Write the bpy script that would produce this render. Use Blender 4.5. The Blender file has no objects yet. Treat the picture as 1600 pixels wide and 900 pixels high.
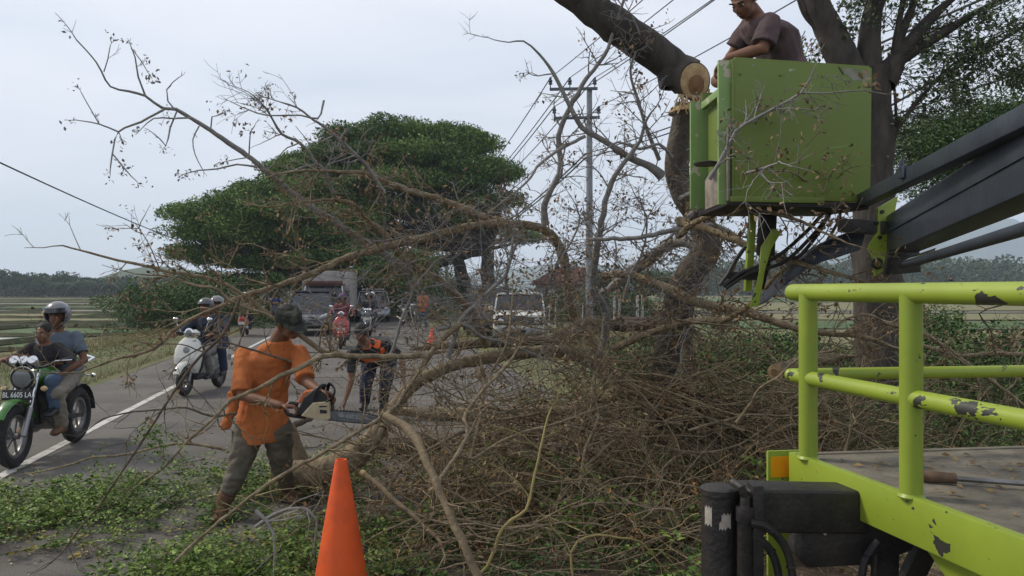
import bpy, bmesh, math, random
import numpy as np
from mathutils import Vector, Matrix, noise as mnoise
random.seed(7); RNG = np.random.default_rng(7)
SC = bpy.context.scene; COL = SC.collection
R = math.radians
# ---------------------------------------------------------------- camera
F = 1250.0; HX, HY = 800.0, 452.0; CAMZ = 1.70
cam = bpy.data.objects.new('camera', bpy.data.cameras.new('camera')); COL.objects.link(cam)
cam.data.sensor_width = 36.0; cam.data.lens = 36.0*F/1600.0
cam.location = (0, 0, CAMZ); cam.rotation_euler = (R(90.09), 0, 0)
cam.data.clip_end = 20000; cam.data.clip_start = 0.05
SC.camera = cam
# ---------------------------------------------------------------- sky, sun, exposure
SUN_EL, SUN_AZ = 42.0, -70.0       # azimuth from +Y towards +X; negative = from the left
W = bpy.data.worlds.new('World'); SC.world = W; W.use_nodes = True
nt = W.node_tree; nt.nodes.clear(); N = nt.nodes.new; L = nt.links.new
out = N('ShaderNodeOutputWorld'); bg = N('ShaderNodeBackground'); L(bg.outputs[0], out.inputs[0]); bg.inputs[1].default_value = 0.1
sky = N('ShaderNodeTexSky'); sky.sky_type = 'NISHITA'; sky.sun_disc = False
sky.sun_elevation = R(SUN_EL); sky.sun_rotation = R(SUN_AZ); sky.air_density = 1.4; sky.dust_density = 3.0
tc = N('ShaderNodeTexCoord'); mp = N('ShaderNodeMapping'); mp.inputs['Scale'].default_value = (1.0, 1.0, 5.0)
L(tc.outputs['Generated'], mp.inputs[0])
n1 = N('ShaderNodeTexNoise'); n1.inputs['Scale'].default_value = 1.7; n1.inputs['Detail'].default_value = 6; n1.inputs['Roughness'].default_value = .5; n1.inputs['Distortion'].default_value = .35
L(mp.outputs[0], n1.inputs['Vector'])
cr = N('ShaderNodeValToRGB'); L(n1.outputs['Fac'], cr.inputs[0])
e = cr.color_ramp.elements; e[0].position = .34; e[0].color = (.60, .645, .745, 1); e[1].position = .66; e[1].color = (.80, .81, .87, 1)
m_ = cr.color_ramp.elements.new(.5); m_.color = (.71, .735, .81, 1)
sep = N('ShaderNodeSeparateXYZ'); L(tc.outputs['Generated'], sep.inputs[0])
mr = N('ShaderNodeMapRange'); mr.inputs['From Min'].default_value = .3; mr.inputs['From Max'].default_value = 1.0
mr.inputs['To Min'].default_value = 12.2; mr.inputs['To Max'].default_value = 8.8; L(sep.outputs['Z'], mr.inputs['Value'])
vm = N('ShaderNodeVectorMath'); vm.operation = 'SCALE'; L(cr.outputs[0], vm.inputs[0]); L(mr.outputs[0], vm.inputs['Scale'])
mx = N('ShaderNodeMixRGB'); mx.inputs[0].default_value = .9; L(sky.outputs[0], mx.inputs[1]); L(vm.outputs[0], mx.inputs[2])
L(mx.outputs[0], bg.inputs[0])
sl = bpy.data.lights.new('sun', 'SUN'); sun = bpy.data.objects.new('sun', sl); COL.objects.link(sun)
sl.energy = 2.7; sl.angle = R(10); sl.color = (1, .90, .74)
sd = Vector((math.sin(R(SUN_AZ))*math.cos(R(SUN_EL)), math.cos(R(SUN_AZ))*math.cos(R(SUN_EL)), math.sin(R(SUN_EL))))
sun.rotation_euler = sd.to_track_quat('Z', 'Y').to_euler()
vs = SC.view_settings; vs.view_transform = 'Standard'; vs.look = 'None'; vs.gamma = 1; vs.use_curve_mapping = False; vs.exposure = 0.12
SC.cycles.max_bounces = 6; SC.cycles.volume_bounces = 2
# ---------------------------------------------------------------- helpers
def P(px, py, Y):                      # photo pixel at distance Y -> world point
    return Vector(((px-HX)/F*Y, Y, CAMZ-(py-HY)/F*Y))
def GY(py): return CAMZ*F/(py-HY)       # distance of a ground point
def GP(px, py): return P(px, py, GY(py))
ROAD = Vector((-.184, .983, 0)); ROADR = Vector((.983, .184, 0))
MATS = {}
def mat(name, c, c2=None, rough=.7, metal=0, scale=8, bump=0, bscale=None, spec=.4, lo=.35, hi=.65, detail=5, coords='Object', stretch=None, trans=0, alpha=1, emit=0, island=0, coat=0):
    if name in MATS: return MATS[name]
    m = bpy.data.materials.new(name); m.use_nodes = True; t = m.node_tree; b = t.nodes['Principled BSDF']
    b.inputs['Roughness'].default_value = rough; b.inputs['Metallic'].default_value = metal
    b.inputs['Specular IOR Level'].default_value = spec; b.inputs['Base Color'].default_value = (*c, 1)
    if coat: b.inputs['Coat Weight'].default_value = coat; b.inputs['Coat Roughness'].default_value = .1
    if trans: b.inputs['Transmission Weight'].default_value = trans
    src = None
    if c2 is not None or bump:
        co = t.nodes.new('ShaderNodeTexCoord'); ms = t.nodes.new('ShaderNodeMapping'); t.links.new(co.outputs[coords], ms.inputs[0])
        if stretch: ms.inputs['Scale'].default_value = stretch
    if c2 is not None:
        n = t.nodes.new('ShaderNodeTexNoise'); n.inputs['Scale'].default_value = scale; n.inputs['Detail'].default_value = detail; n.inputs['Roughness'].default_value = .6
        t.links.new(ms.outputs[0], n.inputs['Vector'])
        r = t.nodes.new('ShaderNodeValToRGB'); r.color_ramp.elements[0].position = lo; r.color_ramp.elements[1].position = hi
        r.color_ramp.elements[0].color = (*c, 1); r.color_ramp.elements[1].color = (*c2, 1)
        if island:
            g = t.nodes.new('ShaderNodeNewGeometry'); a = t.nodes.new('ShaderNodeMath'); a.operation = 'MULTIPLY_ADD'
            a.inputs[1].default_value = island; t.links.new(g.outputs['Random Per Island'], a.inputs[0])
            s = t.nodes.new('ShaderNodeMath'); s.operation = 'SUBTRACT'; s.inputs[1].default_value = island/2
            t.links.new(n.outputs['Fac'], a.inputs[2]); t.links.new(a.outputs[0], s.inputs[0]); t.links.new(s.outputs[0], r.inputs[0])
        else: t.links.new(n.outputs['Fac'], r.inputs[0])
        t.links.new(r.outputs[0], b.inputs['Base Color'])
    if bump:
        n = t.nodes.new('ShaderNodeTexNoise'); n.inputs['Scale'].default_value = bscale or scale*4; n.inputs['Detail'].default_value = 5
        t.links.new(ms.outputs[0], n.inputs['Vector'])
        bm_ = t.nodes.new('ShaderNodeBump'); bm_.inputs['Strength'].default_value = bump; bm_.inputs['Distance'].default_value = .02
        t.links.new(n.outputs['Fac'], bm_.inputs['Height']); t.links.new(bm_.outputs[0], b.inputs['Normal'])
    MATS[name] = m; return m
def chipped(name, c, chip, scale=14, thr=.66, rough=.42, stretch=(1, 1, 1), dirt=.75):
    """enamel paint with flaked patches and a little grime"""
    m = mat(name, c, tuple(x*dirt for x in c), rough=rough, scale=3, spec=.5, lo=.4, hi=.8)
    t = m.node_tree; b = t.nodes['Principled BSDF']
    co = t.nodes.new('ShaderNodeTexCoord'); ms = t.nodes.new('ShaderNodeMapping'); ms.inputs['Scale'].default_value = stretch
    t.links.new(co.outputs['Object'], ms.inputs[0])
    n = t.nodes.new('ShaderNodeTexNoise'); n.inputs['Scale'].default_value = scale; n.inputs['Detail'].default_value = 4; n.inputs['Roughness'].default_value = .6
    t.links.new(ms.outputs[0], n.inputs['Vector'])
    r = t.nodes.new('ShaderNodeValToRGB'); r.color_ramp.elements[0].position = thr; r.color_ramp.elements[1].position = thr+.012
    n2 = t.nodes.new('ShaderNodeTexNoise'); n2.inputs['Scale'].default_value = scale*5.5; n2.inputs['Detail'].default_value = 2; t.links.new(ms.outputs[0], n2.inputs['Vector'])
    k2 = t.nodes.new('ShaderNodeMath'); k2.operation = 'ADD'; k2.inputs[1].default_value = thr-.715; t.links.new(n2.outputs['Fac'], k2.inputs[0])
    k3 = t.nodes.new('ShaderNodeMath'); k3.operation = 'MAXIMUM'; t.links.new(n.outputs['Fac'], k3.inputs[0]); t.links.new(k2.outputs[0], k3.inputs[1]); t.links.new(k3.outputs[0], r.inputs[0])
    old = b.inputs['Base Color'].links[0].from_socket
    mi = t.nodes.new('ShaderNodeMixRGB'); t.links.new(r.outputs[0], mi.inputs[0]); t.links.new(old, mi.inputs[1]); mi.inputs[2].default_value = (*chip, 1)
    t.links.new(mi.outputs[0], b.inputs['Base Color'])
    bp = t.nodes.new('ShaderNodeBump'); bp.invert = True; bp.inputs['Strength'].default_value = .5; bp.inputs['Distance'].default_value = .004
    t.links.new(r.outputs[0], bp.inputs['Height']); t.links.new(bp.outputs[0], b.inputs['Normal'])
    return m
def tag(o, label=None, cat=None, group=None, kind=None):
    if label: o['label'] = label
    if cat: o['category'] = cat
    if group: o['group'] = group
    if kind: o['kind'] = kind
    return o
def thing(name, label, cat, loc=(0, 0, 0), rz=0, group=None):
    o = bpy.data.objects.new(name, None); COL.objects.link(o); o.location = loc; o.rotation_euler = (0, 0, rz); o.empty_display_size = .2
    return tag(o, label, cat, group)
def link(name, me, parent=None, m=None):
    if m: me.materials.append(m)
    o = bpy.data.objects.new(name, me); COL.objects.link(o)
    if parent: o.parent = parent
    return o
def copy_tree(o, parent=None):
    c = o.copy(); COL.objects.link(c); c.parent = parent
    for ch in [x for x in COL.objects if x.parent is o]: copy_tree(ch, c)
    return c
def frame(d):
    d = Vector(d).normalized(); u = Vector((0, 0, 1)) if abs(d.z) < .9 else Vector((1, 0, 0))
    a = d.cross(u).normalized(); return a, a.cross(d).normalized(), d
class G:
    """collects closed shapes, then builds ONE mesh"""
    def __init__(s): s.v = []; s.f = []; s.M = Matrix()
    def add(s, vs, fs):
        b = len(s.v); s.v += [tuple(s.M @ Vector(v)) for v in vs]; s.f += [tuple(i+b for i in f) for f in fs]; return s
    def box(s, c, size, rot=None, rz=0):
        x, y, z = [k/2 for k in size]; m = rot or Matrix.Rotation(rz, 3, 'Z'); c = Vector(c)
        vs = [c+m @ Vector((i*x, j*y, k*z)) for k in (-1, 1) for i, j in ((-1, -1), (1, -1), (1, 1), (-1, 1))]
        return s.add(vs, [(3, 2, 1, 0), (4, 5, 6, 7), (0, 1, 5, 4), (1, 2, 6, 5), (2, 3, 7, 6), (3, 0, 4, 7)])
    def beam(s, a, b, w, h, up=(0, 0, 1)):
        a = Vector(a); b = Vector(b); d = (b-a).normalized(); x = d.cross(Vector(up)).normalized(); z = x.cross(d)
        vs = [p+x*i*w/2+z*k*h/2 for p in (a, b) for i, k in ((-1, -1), (1, -1), (1, 1), (-1, 1))]
        return s.add(vs, [(0, 1, 2, 3), (7, 6, 5, 4), (0, 4, 5, 1), (1, 5, 6, 2), (2, 6, 7, 3), (3, 7, 4, 0)])
    def prism(s, pts, vec):
        vec = Vector(vec); n = len(pts); pts = [Vector(p) for p in pts]
        return s.add(pts+[p+vec for p in pts], [tuple(range(n-1, -1, -1)), tuple(range(n, 2*n))]+[(i, (i+1) % n, (i+1) % n+n, i+n) for i in range(n)])
    def tube(s, pts, r, n=10, caps=True, sq=1):
        pts = [Vector(p) for p in pts]; k = len(pts)
        if isinstance(r, (int, float)): r = [r]*k
        elif len(r) == 2 and k > 2: r = [r[0]+(r[1]-r[0])*i/(k-1) for i in range(k)]
        t0 = (pts[1]-pts[0]).normalized(); a, b, _ = frame(t0); vs = []
        for i, p in enumerate(pts):
            t = (pts[min(i+1, k-1)]-pts[max(i-1, 0)]).normalized()
            a = (a-t*a.dot(t)); a = a.normalized() if a.length > 1e-6 else frame(t)[0]; b = t.cross(a)
            vs += [p+a*r[i]*math.cos(2*math.pi*j/n)+b*r[i]*sq*math.sin(2*math.pi*j/n) for j in range(n)]
        fs = [(i*n+j, i*n+(j+1) % n, (i+1)*n+(j+1) % n, (i+1)*n+j) for i in range(k-1) for j in range(n)]
        if caps: fs += [tuple(range(n-1, -1, -1)), tuple((k-1)*n+j for j in range(n))]
        return s.add(vs, fs)
    def lathe(s, prof, c=(0, 0, 0), axis=(0, 0, 1), n=24):
        """prof: (radius, height) pairs, bottom to top"""
        a, b, d = frame(axis); c = Vector(c); vs = []; k = len(prof)
        for r, h in prof: vs += [c+d*h+(a*math.cos(2*math.pi*j/n)+b*math.sin(2*math.pi*j/n))*max(r, 1e-4) for j in range(n)]
        fs = [(i*n+j, (i+1)*n+j, (i+1)*n+(j+1) % n, i*n+(j+1) % n) for i in range(k-1) for j in range(n)]
        fs += [tuple(range(n)), tuple((k-1)*n+j for j in range(n-1, -1, -1))]
        return s.add(vs, fs)
    def torus(s, c, axis, R0, r, n=28, m=10, sq=1):
        a, b, d = frame(axis); c = Vector(c); vs = []
        for i in range(n):
            q = 2*math.pi*i/n; e = a*math.cos(q)+b*math.sin(q)
            for j in range(m):
                w = 2*math.pi*j/m; vs.append(c+e*(R0+r*math.cos(w))+d*r*sq*math.sin(w))
        return s.add(vs, [(i*m+j, ((i+1) % n)*m+j, ((i+1) % n)*m+(j+1) % m, i*m+(j+1) % m) for i in range(n) for j in range(m)])
    def ell(s, c, rad, rot=None, n=14, m=9):
        c = Vector(c); rot = rot or Matrix.Identity(3); vs = []; fs = []
        for i in range(1, m):
            th = math.pi*i/m
            for j in range(n):
                ph = 2*math.pi*j/n
                vs.append(c+rot @ Vector((rad[0]*math.sin(th)*math.cos(ph), rad[1]*math.sin(th)*math.sin(ph), -rad[2]*math.cos(th))))
        fs = [(i*n+j, i*n+(j+1) % n, (i+1)*n+(j+1) % n, (i+1)*n+j) for i in range(m-2) for j in range(n)]
        b = len(vs); vs += [c+rot @ Vector((0, 0, -rad[2])), c+rot @ Vector((0, 0, rad[2]))]
        fs += [(b, (j+1) % n, j) for j in range(n)]+[(b+1, (m-2)*n+j, (m-2)*n+(j+1) % n) for j in range(n)]
        return s.add(vs, fs)
    def loft(s, rings, n=16, caps=True, p=2.0):
        """rings: (centre, half-axis vector a, half-axis vector b); p>2 = squarer"""
        vs = []; k = len(rings)
        for c, a, b in rings:
            c = Vector(c); a = Vector(a); b = Vector(b)
            for j in range(n):
                q = 2*math.pi*j/n; cx, sx = math.cos(q), math.sin(q)
                vs.append(c+a*math.copysign(abs(cx)**(2/p), cx)+b*math.copysign(abs(sx)**(2/p), sx))
        fs = [(i*n+j, i*n+(j+1) % n, (i+1)*n+(j+1) % n, (i+1)*n+j) for i in range(k-1) for j in range(n)]
        if caps: fs += [tuple(range(n-1, -1, -1)), tuple((k-1)*n+j for j in range(n))]
        return s.add(vs, fs)
    def mesh(s, name, bevel=0, seg=2, smooth=True, fix=True):
        me = bpy.data.meshes.new(name); me.from_pydata(s.v, [], s.f)
        bm = bmesh.new(); bm.from_mesh(me)
        if fix: bmesh.ops.recalc_face_normals(bm, faces=bm.faces)
        if bevel:
            ed = [e for e in bm.edges if len(e.link_faces) == 2 and e.calc_face_angle(0) > .5]
            bmesh.ops.bevel(bm, geom=ed, offset=bevel, segments=seg, affect='EDGES', profile=.6, clamp_overlap=True)
        for f in bm.faces: f.smooth = smooth
        if smooth:
            for e_ in bm.edges:
                if len(e_.link_faces) == 2 and e_.calc_face_angle(0) > .6: e_.smooth = False
        bm.to_mesh(me); bm.free(); return me
    def build(s, name, m, parent=None, bevel=0, seg=2, smooth=True):
        return link(name, s.mesh(name, bevel, seg, smooth), parent, m)
def quick(name, V, Fq, m, parent=None, smooth=False, n=4):
    """numpy verts + equal-size faces -> object, fast"""
    me = bpy.data.meshes.new(name); V = np.asarray(V, np.float32).reshape(-1, 3); Fq = np.asarray(Fq, np.int32).reshape(-1, n)
    me.vertices.add(len(V)); me.vertices.foreach_set('co', V.ravel()); me.loops.add(Fq.size); me.loops.foreach_set('vertex_index', Fq.ravel())
    me.polygons.add(len(Fq)); me.polygons.foreach_set('loop_start', np.arange(0, Fq.size, n, dtype=np.int32))
    me.polygons.foreach_set('use_smooth', np.full(len(Fq), smooth)); me.update(calc_edges=True)
    return link(name, me, parent, m)
def leafcards(C, size, up=None, flat=.0, asp=.5, jit=.35):
    """folded diamond leaves (2 tris sharing a rib) at centres C; returns verts, tri faces"""
    C = np.asarray(C); n = len(C); s = size*(1+jit*(RNG.random(n)*2-1))[:, None]
    d = RNG.normal(size=(n, 3)); d /= np.linalg.norm(d, axis=1)[:, None]; d[:, 2] *= (1-flat); d /= np.linalg.norm(d, axis=1)[:, None]
    nn = RNG.normal(size=(n, 3)); nn[:, 2] += 1.5+flat*3; nn -= (nn*d).sum(1)[:, None]*d; nn /= np.linalg.norm(nn, axis=1)[:, None]
    e_ = np.cross(d, nn); h = nn*s*.12
    V = np.stack([C-d*s*.5, C+e_*s*asp*.5+h, C+d*s*.5, C-e_*s*asp*.5+h], 1).reshape(-1, 3)
    b = np.arange(n)[:, None]*4; Fq = np.concatenate([b+[0, 1, 2], b+[0, 2, 3]], 1).reshape(-1, 3)
    return V, Fq
class TB:
    """fast many-tube collector (wood): polylines -> one quad mesh"""
    def __init__(s): s.V = []; s.Q = []; s.n = 0
    def add(s, pts, r0, r1, n=5, wob=0):
        p = np.asarray([tuple(q) for q in pts], float); k = len(p)
        t = np.gradient(p, axis=0); t /= np.linalg.norm(t, axis=1)[:, None]+1e-9
        ref = np.array([.31, .17, .93]) if abs(t[:, 2]).mean() < .8 else np.array([.9, .3, .1])
        a = np.cross(t, ref); a /= np.linalg.norm(a, axis=1)[:, None]+1e-9; b = np.cross(t, a)
        r = (np.asarray(r0) if np.ndim(r0) else np.linspace(r0, r1, k))
        if wob: r = r*(1+wob*RNG.normal(size=k).clip(-1.5, 1.5))
        th = np.arange(n)*2*math.pi/n
        ring = p[:, None, :]+(a[:, None, :]*np.cos(th)[None, :, None]+b[:, None, :]*np.sin(th)[None, :, None])*r[:, None, None]
        s.V.append(ring.reshape(-1, 3)); i = np.arange(k-1)[:, None]*n; j = np.arange(n)[None, :]; jn = (j+1) % n
        s.Q.append((np.stack([i+j, i+jn, i+n+jn, i+n+j], -1)+s.n).reshape(-1, 4)); s.n += k*n
    def build(s, name, m, parent=None):
        return quick(name, np.concatenate(s.V), np.concatenate(s.Q), m, parent, smooth=True)
def spline(pts, step=.06, jit=0, vals=None):
    """Catmull-Rom through points; returns dense points (+ interpolated vals)"""
    p = [np.array(tuple(q), float) for q in pts]; p = [2*p[0]-p[1]]+p+[2*p[-1]-p[-2]]; o = []; w = []
    for i in range(1, len(p)-2):
        a, b, c, d = p[i-1:i+3]; k = max(1, int(np.linalg.norm(c-b)/step))
        for j in range(k):
            t = j/k; o.append(.5*((2*b)+(-a+c)*t+(2*a-5*b+4*c-d)*t*t+(-a+3*b-3*c+d)*t**3))
            if vals is not None: w.append(vals[i-1]+(vals[i]-vals[i-1])*t)
    o.append(p[-2]); o = np.array(o)
    if vals is not None: w.append(vals[-1])
    if jit: o[1:-1] += RNG.normal(size=(len(o)-2, 3))*jit
    return (o, np.array(w)) if vals is not None else o
def text(name, s, size, m, parent, loc, rot, depth=.002, align='CENTER', sx=1):
    c = bpy.data.curves.new(name, 'FONT'); c.body = s; c.size = size; c.align_x = align; c.align_y = 'CENTER'; c.extrude = depth
    o = bpy.data.objects.new(name, c); COL.objects.link(o); dg = bpy.context.evaluated_depsgraph_get()
    me = bpy.data.meshes.new_from_object(o.evaluated_get(dg)); bpy.data.objects.remove(o); bpy.data.curves.remove(c)
    me.materials.clear(); o = link(name, me, parent, m); o.location = loc; o.rotation_euler = rot; o.scale = (sx, 1, 1); return o
def remesh(name, g, m, parent=None, vox=.012, it=3, wr=0, wsc=9, stretch=(1, 1, 1)):
    """union of the closed shapes in g as one continuous smooth surface"""
    me = bpy.data.meshes.new(name); me.from_pydata(g.v, [], g.f)
    bm = bmesh.new(); bm.from_mesh(me); bmesh.ops.recalc_face_normals(bm, faces=bm.faces); bm.to_mesh(me); bm.free()
    o = bpy.data.objects.new(name, me); COL.objects.link(o)
    r = o.modifiers.new('r', 'REMESH'); r.mode = 'VOXEL'; r.voxel_size = vox; r.use_smooth_shade = True
    s_ = o.modifiers.new('s', 'SMOOTH'); s_.factor = .5; s_.iterations = it
    dg = bpy.context.evaluated_depsgraph_get(); m2 = bpy.data.meshes.new_from_object(o.evaluated_get(dg)); bpy.data.objects.remove(o); bpy.data.meshes.remove(me)
    if wr:
        n = len(m2.vertices); co = np.empty(n*3); m2.vertices.foreach_get('co', co); no = np.empty(n*3); m2.vertices.foreach_get('normal', no)
        co = co.reshape(-1, 3); no = no.reshape(-1, 3)
        d = np.array([abs(mnoise.noise(Vector((c[0]*wsc*stretch[0], c[1]*wsc*stretch[1], c[2]*wsc*stretch[2]))))+.4*mnoise.noise(Vector((c[0]*wsc*2.3, c[1]*wsc*2.3, c[2]*wsc*3))) for c in co])
        co = co+no*(wr*(d-.25))[:, None]; m2.vertices.foreach_set('co', co.ravel())
    m2.name = name; m2.materials.clear(); m2.polygons.foreach_set('use_smooth', [True]*len(m2.polygons)); return link(name, m2, parent, m)
# ---------------------------------------------------------------- shared materials
RUB = mat('rubber', (.012, .012, .013), (.03, .03, .03), rough=.8, scale=20)
BLK = mat('black_plastic', (.012, .013, .015), (.022, .023, .026), rough=.45, scale=12)
CHR = mat('chrome', (.75, .76, .78), rough=.18, metal=1)
STL = mat('grey_steel', (.28, .28, .29), (.18, .17, .16), rough=.45, metal=.8, scale=15)
GLS = mat('dark_glass', (.02, .023, .028), rough=.06, spec=.7)
WHT = mat('white_paint', (.72, .72, .70), (.6, .6, .58), rough=.35, scale=4, coat=.3)
# ================================================================ SETTING
def sheet(name, pts, z, m, kind='structure', parent=None):
    g = G(); g.add([(p[0], p[1], z) for p in pts], [tuple(range(len(pts)))]); o = g.build(name, m, parent, smooth=False)
    if kind: o['kind'] = kind
    return o
def rp(lat, along): return Vector((lat, 0, 0))*1.0+ROAD*along     # lat = X where the road line crosses Y=0
mg = mat('field_soil', (.085, .095, .035), (.16, .13, .065), rough=.95, scale=.09, bump=.5, bscale=6, lo=.38, hi=.62, detail=8)
# ground: one gently uneven grid out to the horizon
xs = np.concatenate([-np.geomspace(2500, 12, 26), np.linspace(-10, 14, 49), np.geomspace(16, 2500, 26)])
ys = np.concatenate([[-400, -60, -20], np.linspace(-8, 30, 77), np.geomspace(32, 3000, 40)])
X, Y = np.meshgrid(xs, ys); lat = X+.187*Y
Z = np.array([[mnoise.noise(Vector((x*.5, y*.5, 0)))*.05+mnoise.noise(Vector((x*1.7, y*1.7, 3)))*.025 for x in xs] for y in ys])
off = np.clip((np.maximum(lat-3.2, -4.9-lat))/1.5, 0, 1)
Z = -.03+(Z-.02)*off-np.clip((lat-6.0)/4, 0, 1)*.12-np.clip((-lat-7.5)/5, 0, 1)*.35
Z = np.where(np.hypot(X, Y) > 220, -.5, Z)
nx, ny = len(xs), len(ys); i, j = np.meshgrid(np.arange(nx-1), np.arange(ny-1)); b = j*nx+i
quick('ground', np.stack([X, Y, Z], -1), np.stack([b, b+1, b+nx+1, b+nx], -1), mg, smooth=True)['kind'] = 'structure'
ma = mat('asphalt', (.082, .075, .067), (.125, .115, .102), rough=.85, scale=1.1, bump=.6, bscale=70, detail=12, lo=.38, hi=.62)
def road_strip(name, l0, l1, a0, a1, z, m, n=40, wob=0):
    V = []; 
    for k in range(n+1):
        a = a0+(a1-a0)*(k/n)**1.6
        for l in (l0, l1): 
            q = rp(l+wob*mnoise.noise(Vector((a*.9, l, 5))), a); V.append((q.x, q.y, z))
    return quick(name, V, [(2*k, 2*k+1, 2*k+3, 2*k+2) for k in range(n)], m)
road_strip('road', -4.85, 3.3, -30, 900, .0, ma, 300, .18)['kind'] = 'structure'
ml = mat('worn_road_paint', (.50, .49, .46), (.19, .18, .17), rough=.8, scale=7, lo=.48, hi=.70, detail=8)
ln = road_strip('road_line', -3.34, -3.23, -6, 420, .005, ml, 60); tag(ln, kind='structure')
# verge of dry grass left, soil and litter right
mv = mat('dry_verge', (.14, .125, .06), (.085, .105, .035), rough=.95, scale=1.2, bump=.6, bscale=30, detail=8)
for nm, l0, l1 in (('verge', -7.4, -4.7), ('verge', 3.15, 6.2)):
    n = 90; V = []
    for k in range(n+1):
        a = -6+(200)*(k/n)**1.5
        for q_ in range(5):
            l = l0+(l1-l0)*q_/4; q = rp(l, a); V.append((q.x, q.y, .012+.03*mnoise.noise(Vector((q.x*1.3, q.y*1.3, 1)))+(.05 if 0 < q_ < 4 else -.012)))
    fs = [(k*5+c, k*5+c+1, k*5+c+6, k*5+c+5) for k in range(n) for c in range(4)]
    quick(nm, V, fs, mv, smooth=True)['kind'] = 'structure'
# ---- paddies left: flooded plots, green strips, mud bunds
mw = mat('paddy_water', (.11, .115, .10), (.19, .185, .155), rough=.12, spec=.8, scale=.25, detail=4, bump=.06, bscale=2)
mm_ = mat('paddy_mud', (.10, .09, .07), (.16, .15, .11), rough=.7, scale=.4, detail=7)
mgr = mat('rice_green', (.035, .075, .02), (.075, .12, .035), rough=.9, scale=.9, bump=.6, bscale=12, detail=7)
mgy = mat('rice_stubble', (.13, .14, .05), (.18, .155, .08), rough=.9, scale=.5, bump=.4, bscale=14, detail=7)
mplast = mat('plastic_sheet', (.34, .39, .38), (.48, .50, .48), rough=.35, scale=.9, detail=6, bump=.3, bscale=3)
random.seed(3)
def plot(x0, x1, y0, y1, z, m, nm='paddy'):
    j_ = lambda: random.uniform(-.6, .6)
    pts = [(x0+j_(), y0+j_()*.4), ((x0+x1)/2, y0+j_()*.5), (x1+j_(), y0+j_()*.4), (x1+j_(), y1+j_()*.4), ((x0+x1)/2, y1+j_()*.5), (x0+j_(), y1+j_()*.4)]
    return sheet(nm, pts, z, m)
rows = [(20, 25.4, mgy, mgr, .5), (26, 33.2, mplast, mgr, .80), (33.8, 41, mgr, mgr, .6), (41.6, 46.5, mgy, mw, .62), (47.2, 54, mm_, mgy, .4), (55, 64, mgy, mgr, .7), (65, 76, mw, mm_, .5), (77, 92, mgy, mgr, .35), (94, 112, mm_, mgy, .6), (114, 135, mgr, mgy, .4), (138, 168, mgy, mgr, .55)]
bz = G()
for k, (y0, y1, m1, m2, fr_) in enumerate(rows):
    lx = -.64*y1-14; rx = -7.6-.187*y1-.5; md = lx+(rx-lx)*fr_
    plot(lx, md, y0, y1, -.33+.05*k**.5*.6, m1); plot(md+.5, rx, y0, y1, -.33+.05*k**.5*.6+.004, m2)
    w_ = .13+.0022*y1; bz.tube([(lx+(rx-lx)*t, y1+.3+.5*mnoise.noise(Vector((t*9, y1, 0))), -.26) for t in np.linspace(0, 1, 24)], [w_*(1+.5*mnoise.noise(Vector((t*14, y1, 4)))) for t in np.linspace(0, 1, 24)], 6, sq=.8)
    bz.tube([(md+.25+.3*mnoise.noise(Vector((t*3, y1, 1))), y0+(y1-y0)*t, -.27) for t in np.linspace(0, 1, 8)], .2, 6)
o = bz.build('paddy_bund', mat('bund_grass', (.05, .065, .03), (.11, .10, .055), rough=.95, scale=1.1, bump=.5, bscale=10, detail=8)); o['kind'] = 'structure'
# bright strip of dry stubble fields on the right
for k, (y0, y1, m1) in enumerate([(24, 36, mgy), (37, 46, mgr), (48, 60, mgy), (61.6, 66, mm_), (68, 110, mgy), (115, 160, mgr)]):
    sheet('field', [(7.5+.05*y0, y0+.8), (14+y0*.2, y0-.5), (y1*.5+18, y0+.7), (y1*.9+22, y0-.4), (y1*.9+30, y1+.6), (y1*.4+16, y1-.8), (8+.05*y1, y1)], -.13+.008*k, m1)
# ---- hills and mountains (ridge solids with real depth)
def ridge(name, x0, x1, y, dep, hf, m, n=60, rows_=8, base=-2):
    V = []
    for r_ in range(rows_+1):
        t = r_/rows_
        for k in range(n+1):
            x = x0+(x1-x0)*k/n; h = hf(x)*math.sin(math.pi*min(t, .999)*.97)**.8
            V.append((x, y+dep*t+dep*.15*mnoise.noise(Vector((k*.2, r_*.7, y))), base+max(0, h)*(1+.12*mnoise.noise(Vector((k*.5, r_*.9, 7))))))
    fs = [(r_*(n+1)+k, r_*(n+1)+k+1, (r_+1)*(n+1)+k+1, (r_+1)*(n+1)+k) for r_ in range(rows_) for k in range(n)]
    o = quick(name, V, fs, m, smooth=True); o['kind'] = 'structure'; return o
mh = mat('forested_slope', (.045, .07, .035), (.075, .095, .045), rough=1, scale=.01, detail=9)
nz = lambda x, s, k: mnoise.noise(Vector((x*s, k, 0)))
ridge('mountain', -250, 2100, 1950, 500, lambda x: 35+200*max(0, 1-abs((x-1200)/700))**1.1+35*nz(x, .006, 1)+16*nz(x, .02, 2) if x > 0 else 20+22*nz(x, .008, 2), mh, 110)
ridge('mountain', -700, 1500, 1650, 280, lambda x: 24+42*max(0, 1-abs((x-980)/500))+40*max(0, 1-abs((x-140)/380))+14*nz(x, .011, 4), mh, 90)
ridge('hill', -360, -110, 420, 150, lambda x: 17*max(0, 1-abs((x+215)/110))+3*nz(x, .03, 8), mh, 40)
ridge('hill', 60, 900, 430, 200, lambda x: 12+10*min(1, max(0, (x-60)/160))+4*nz(x, .02, 9), mh, 60)
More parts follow.
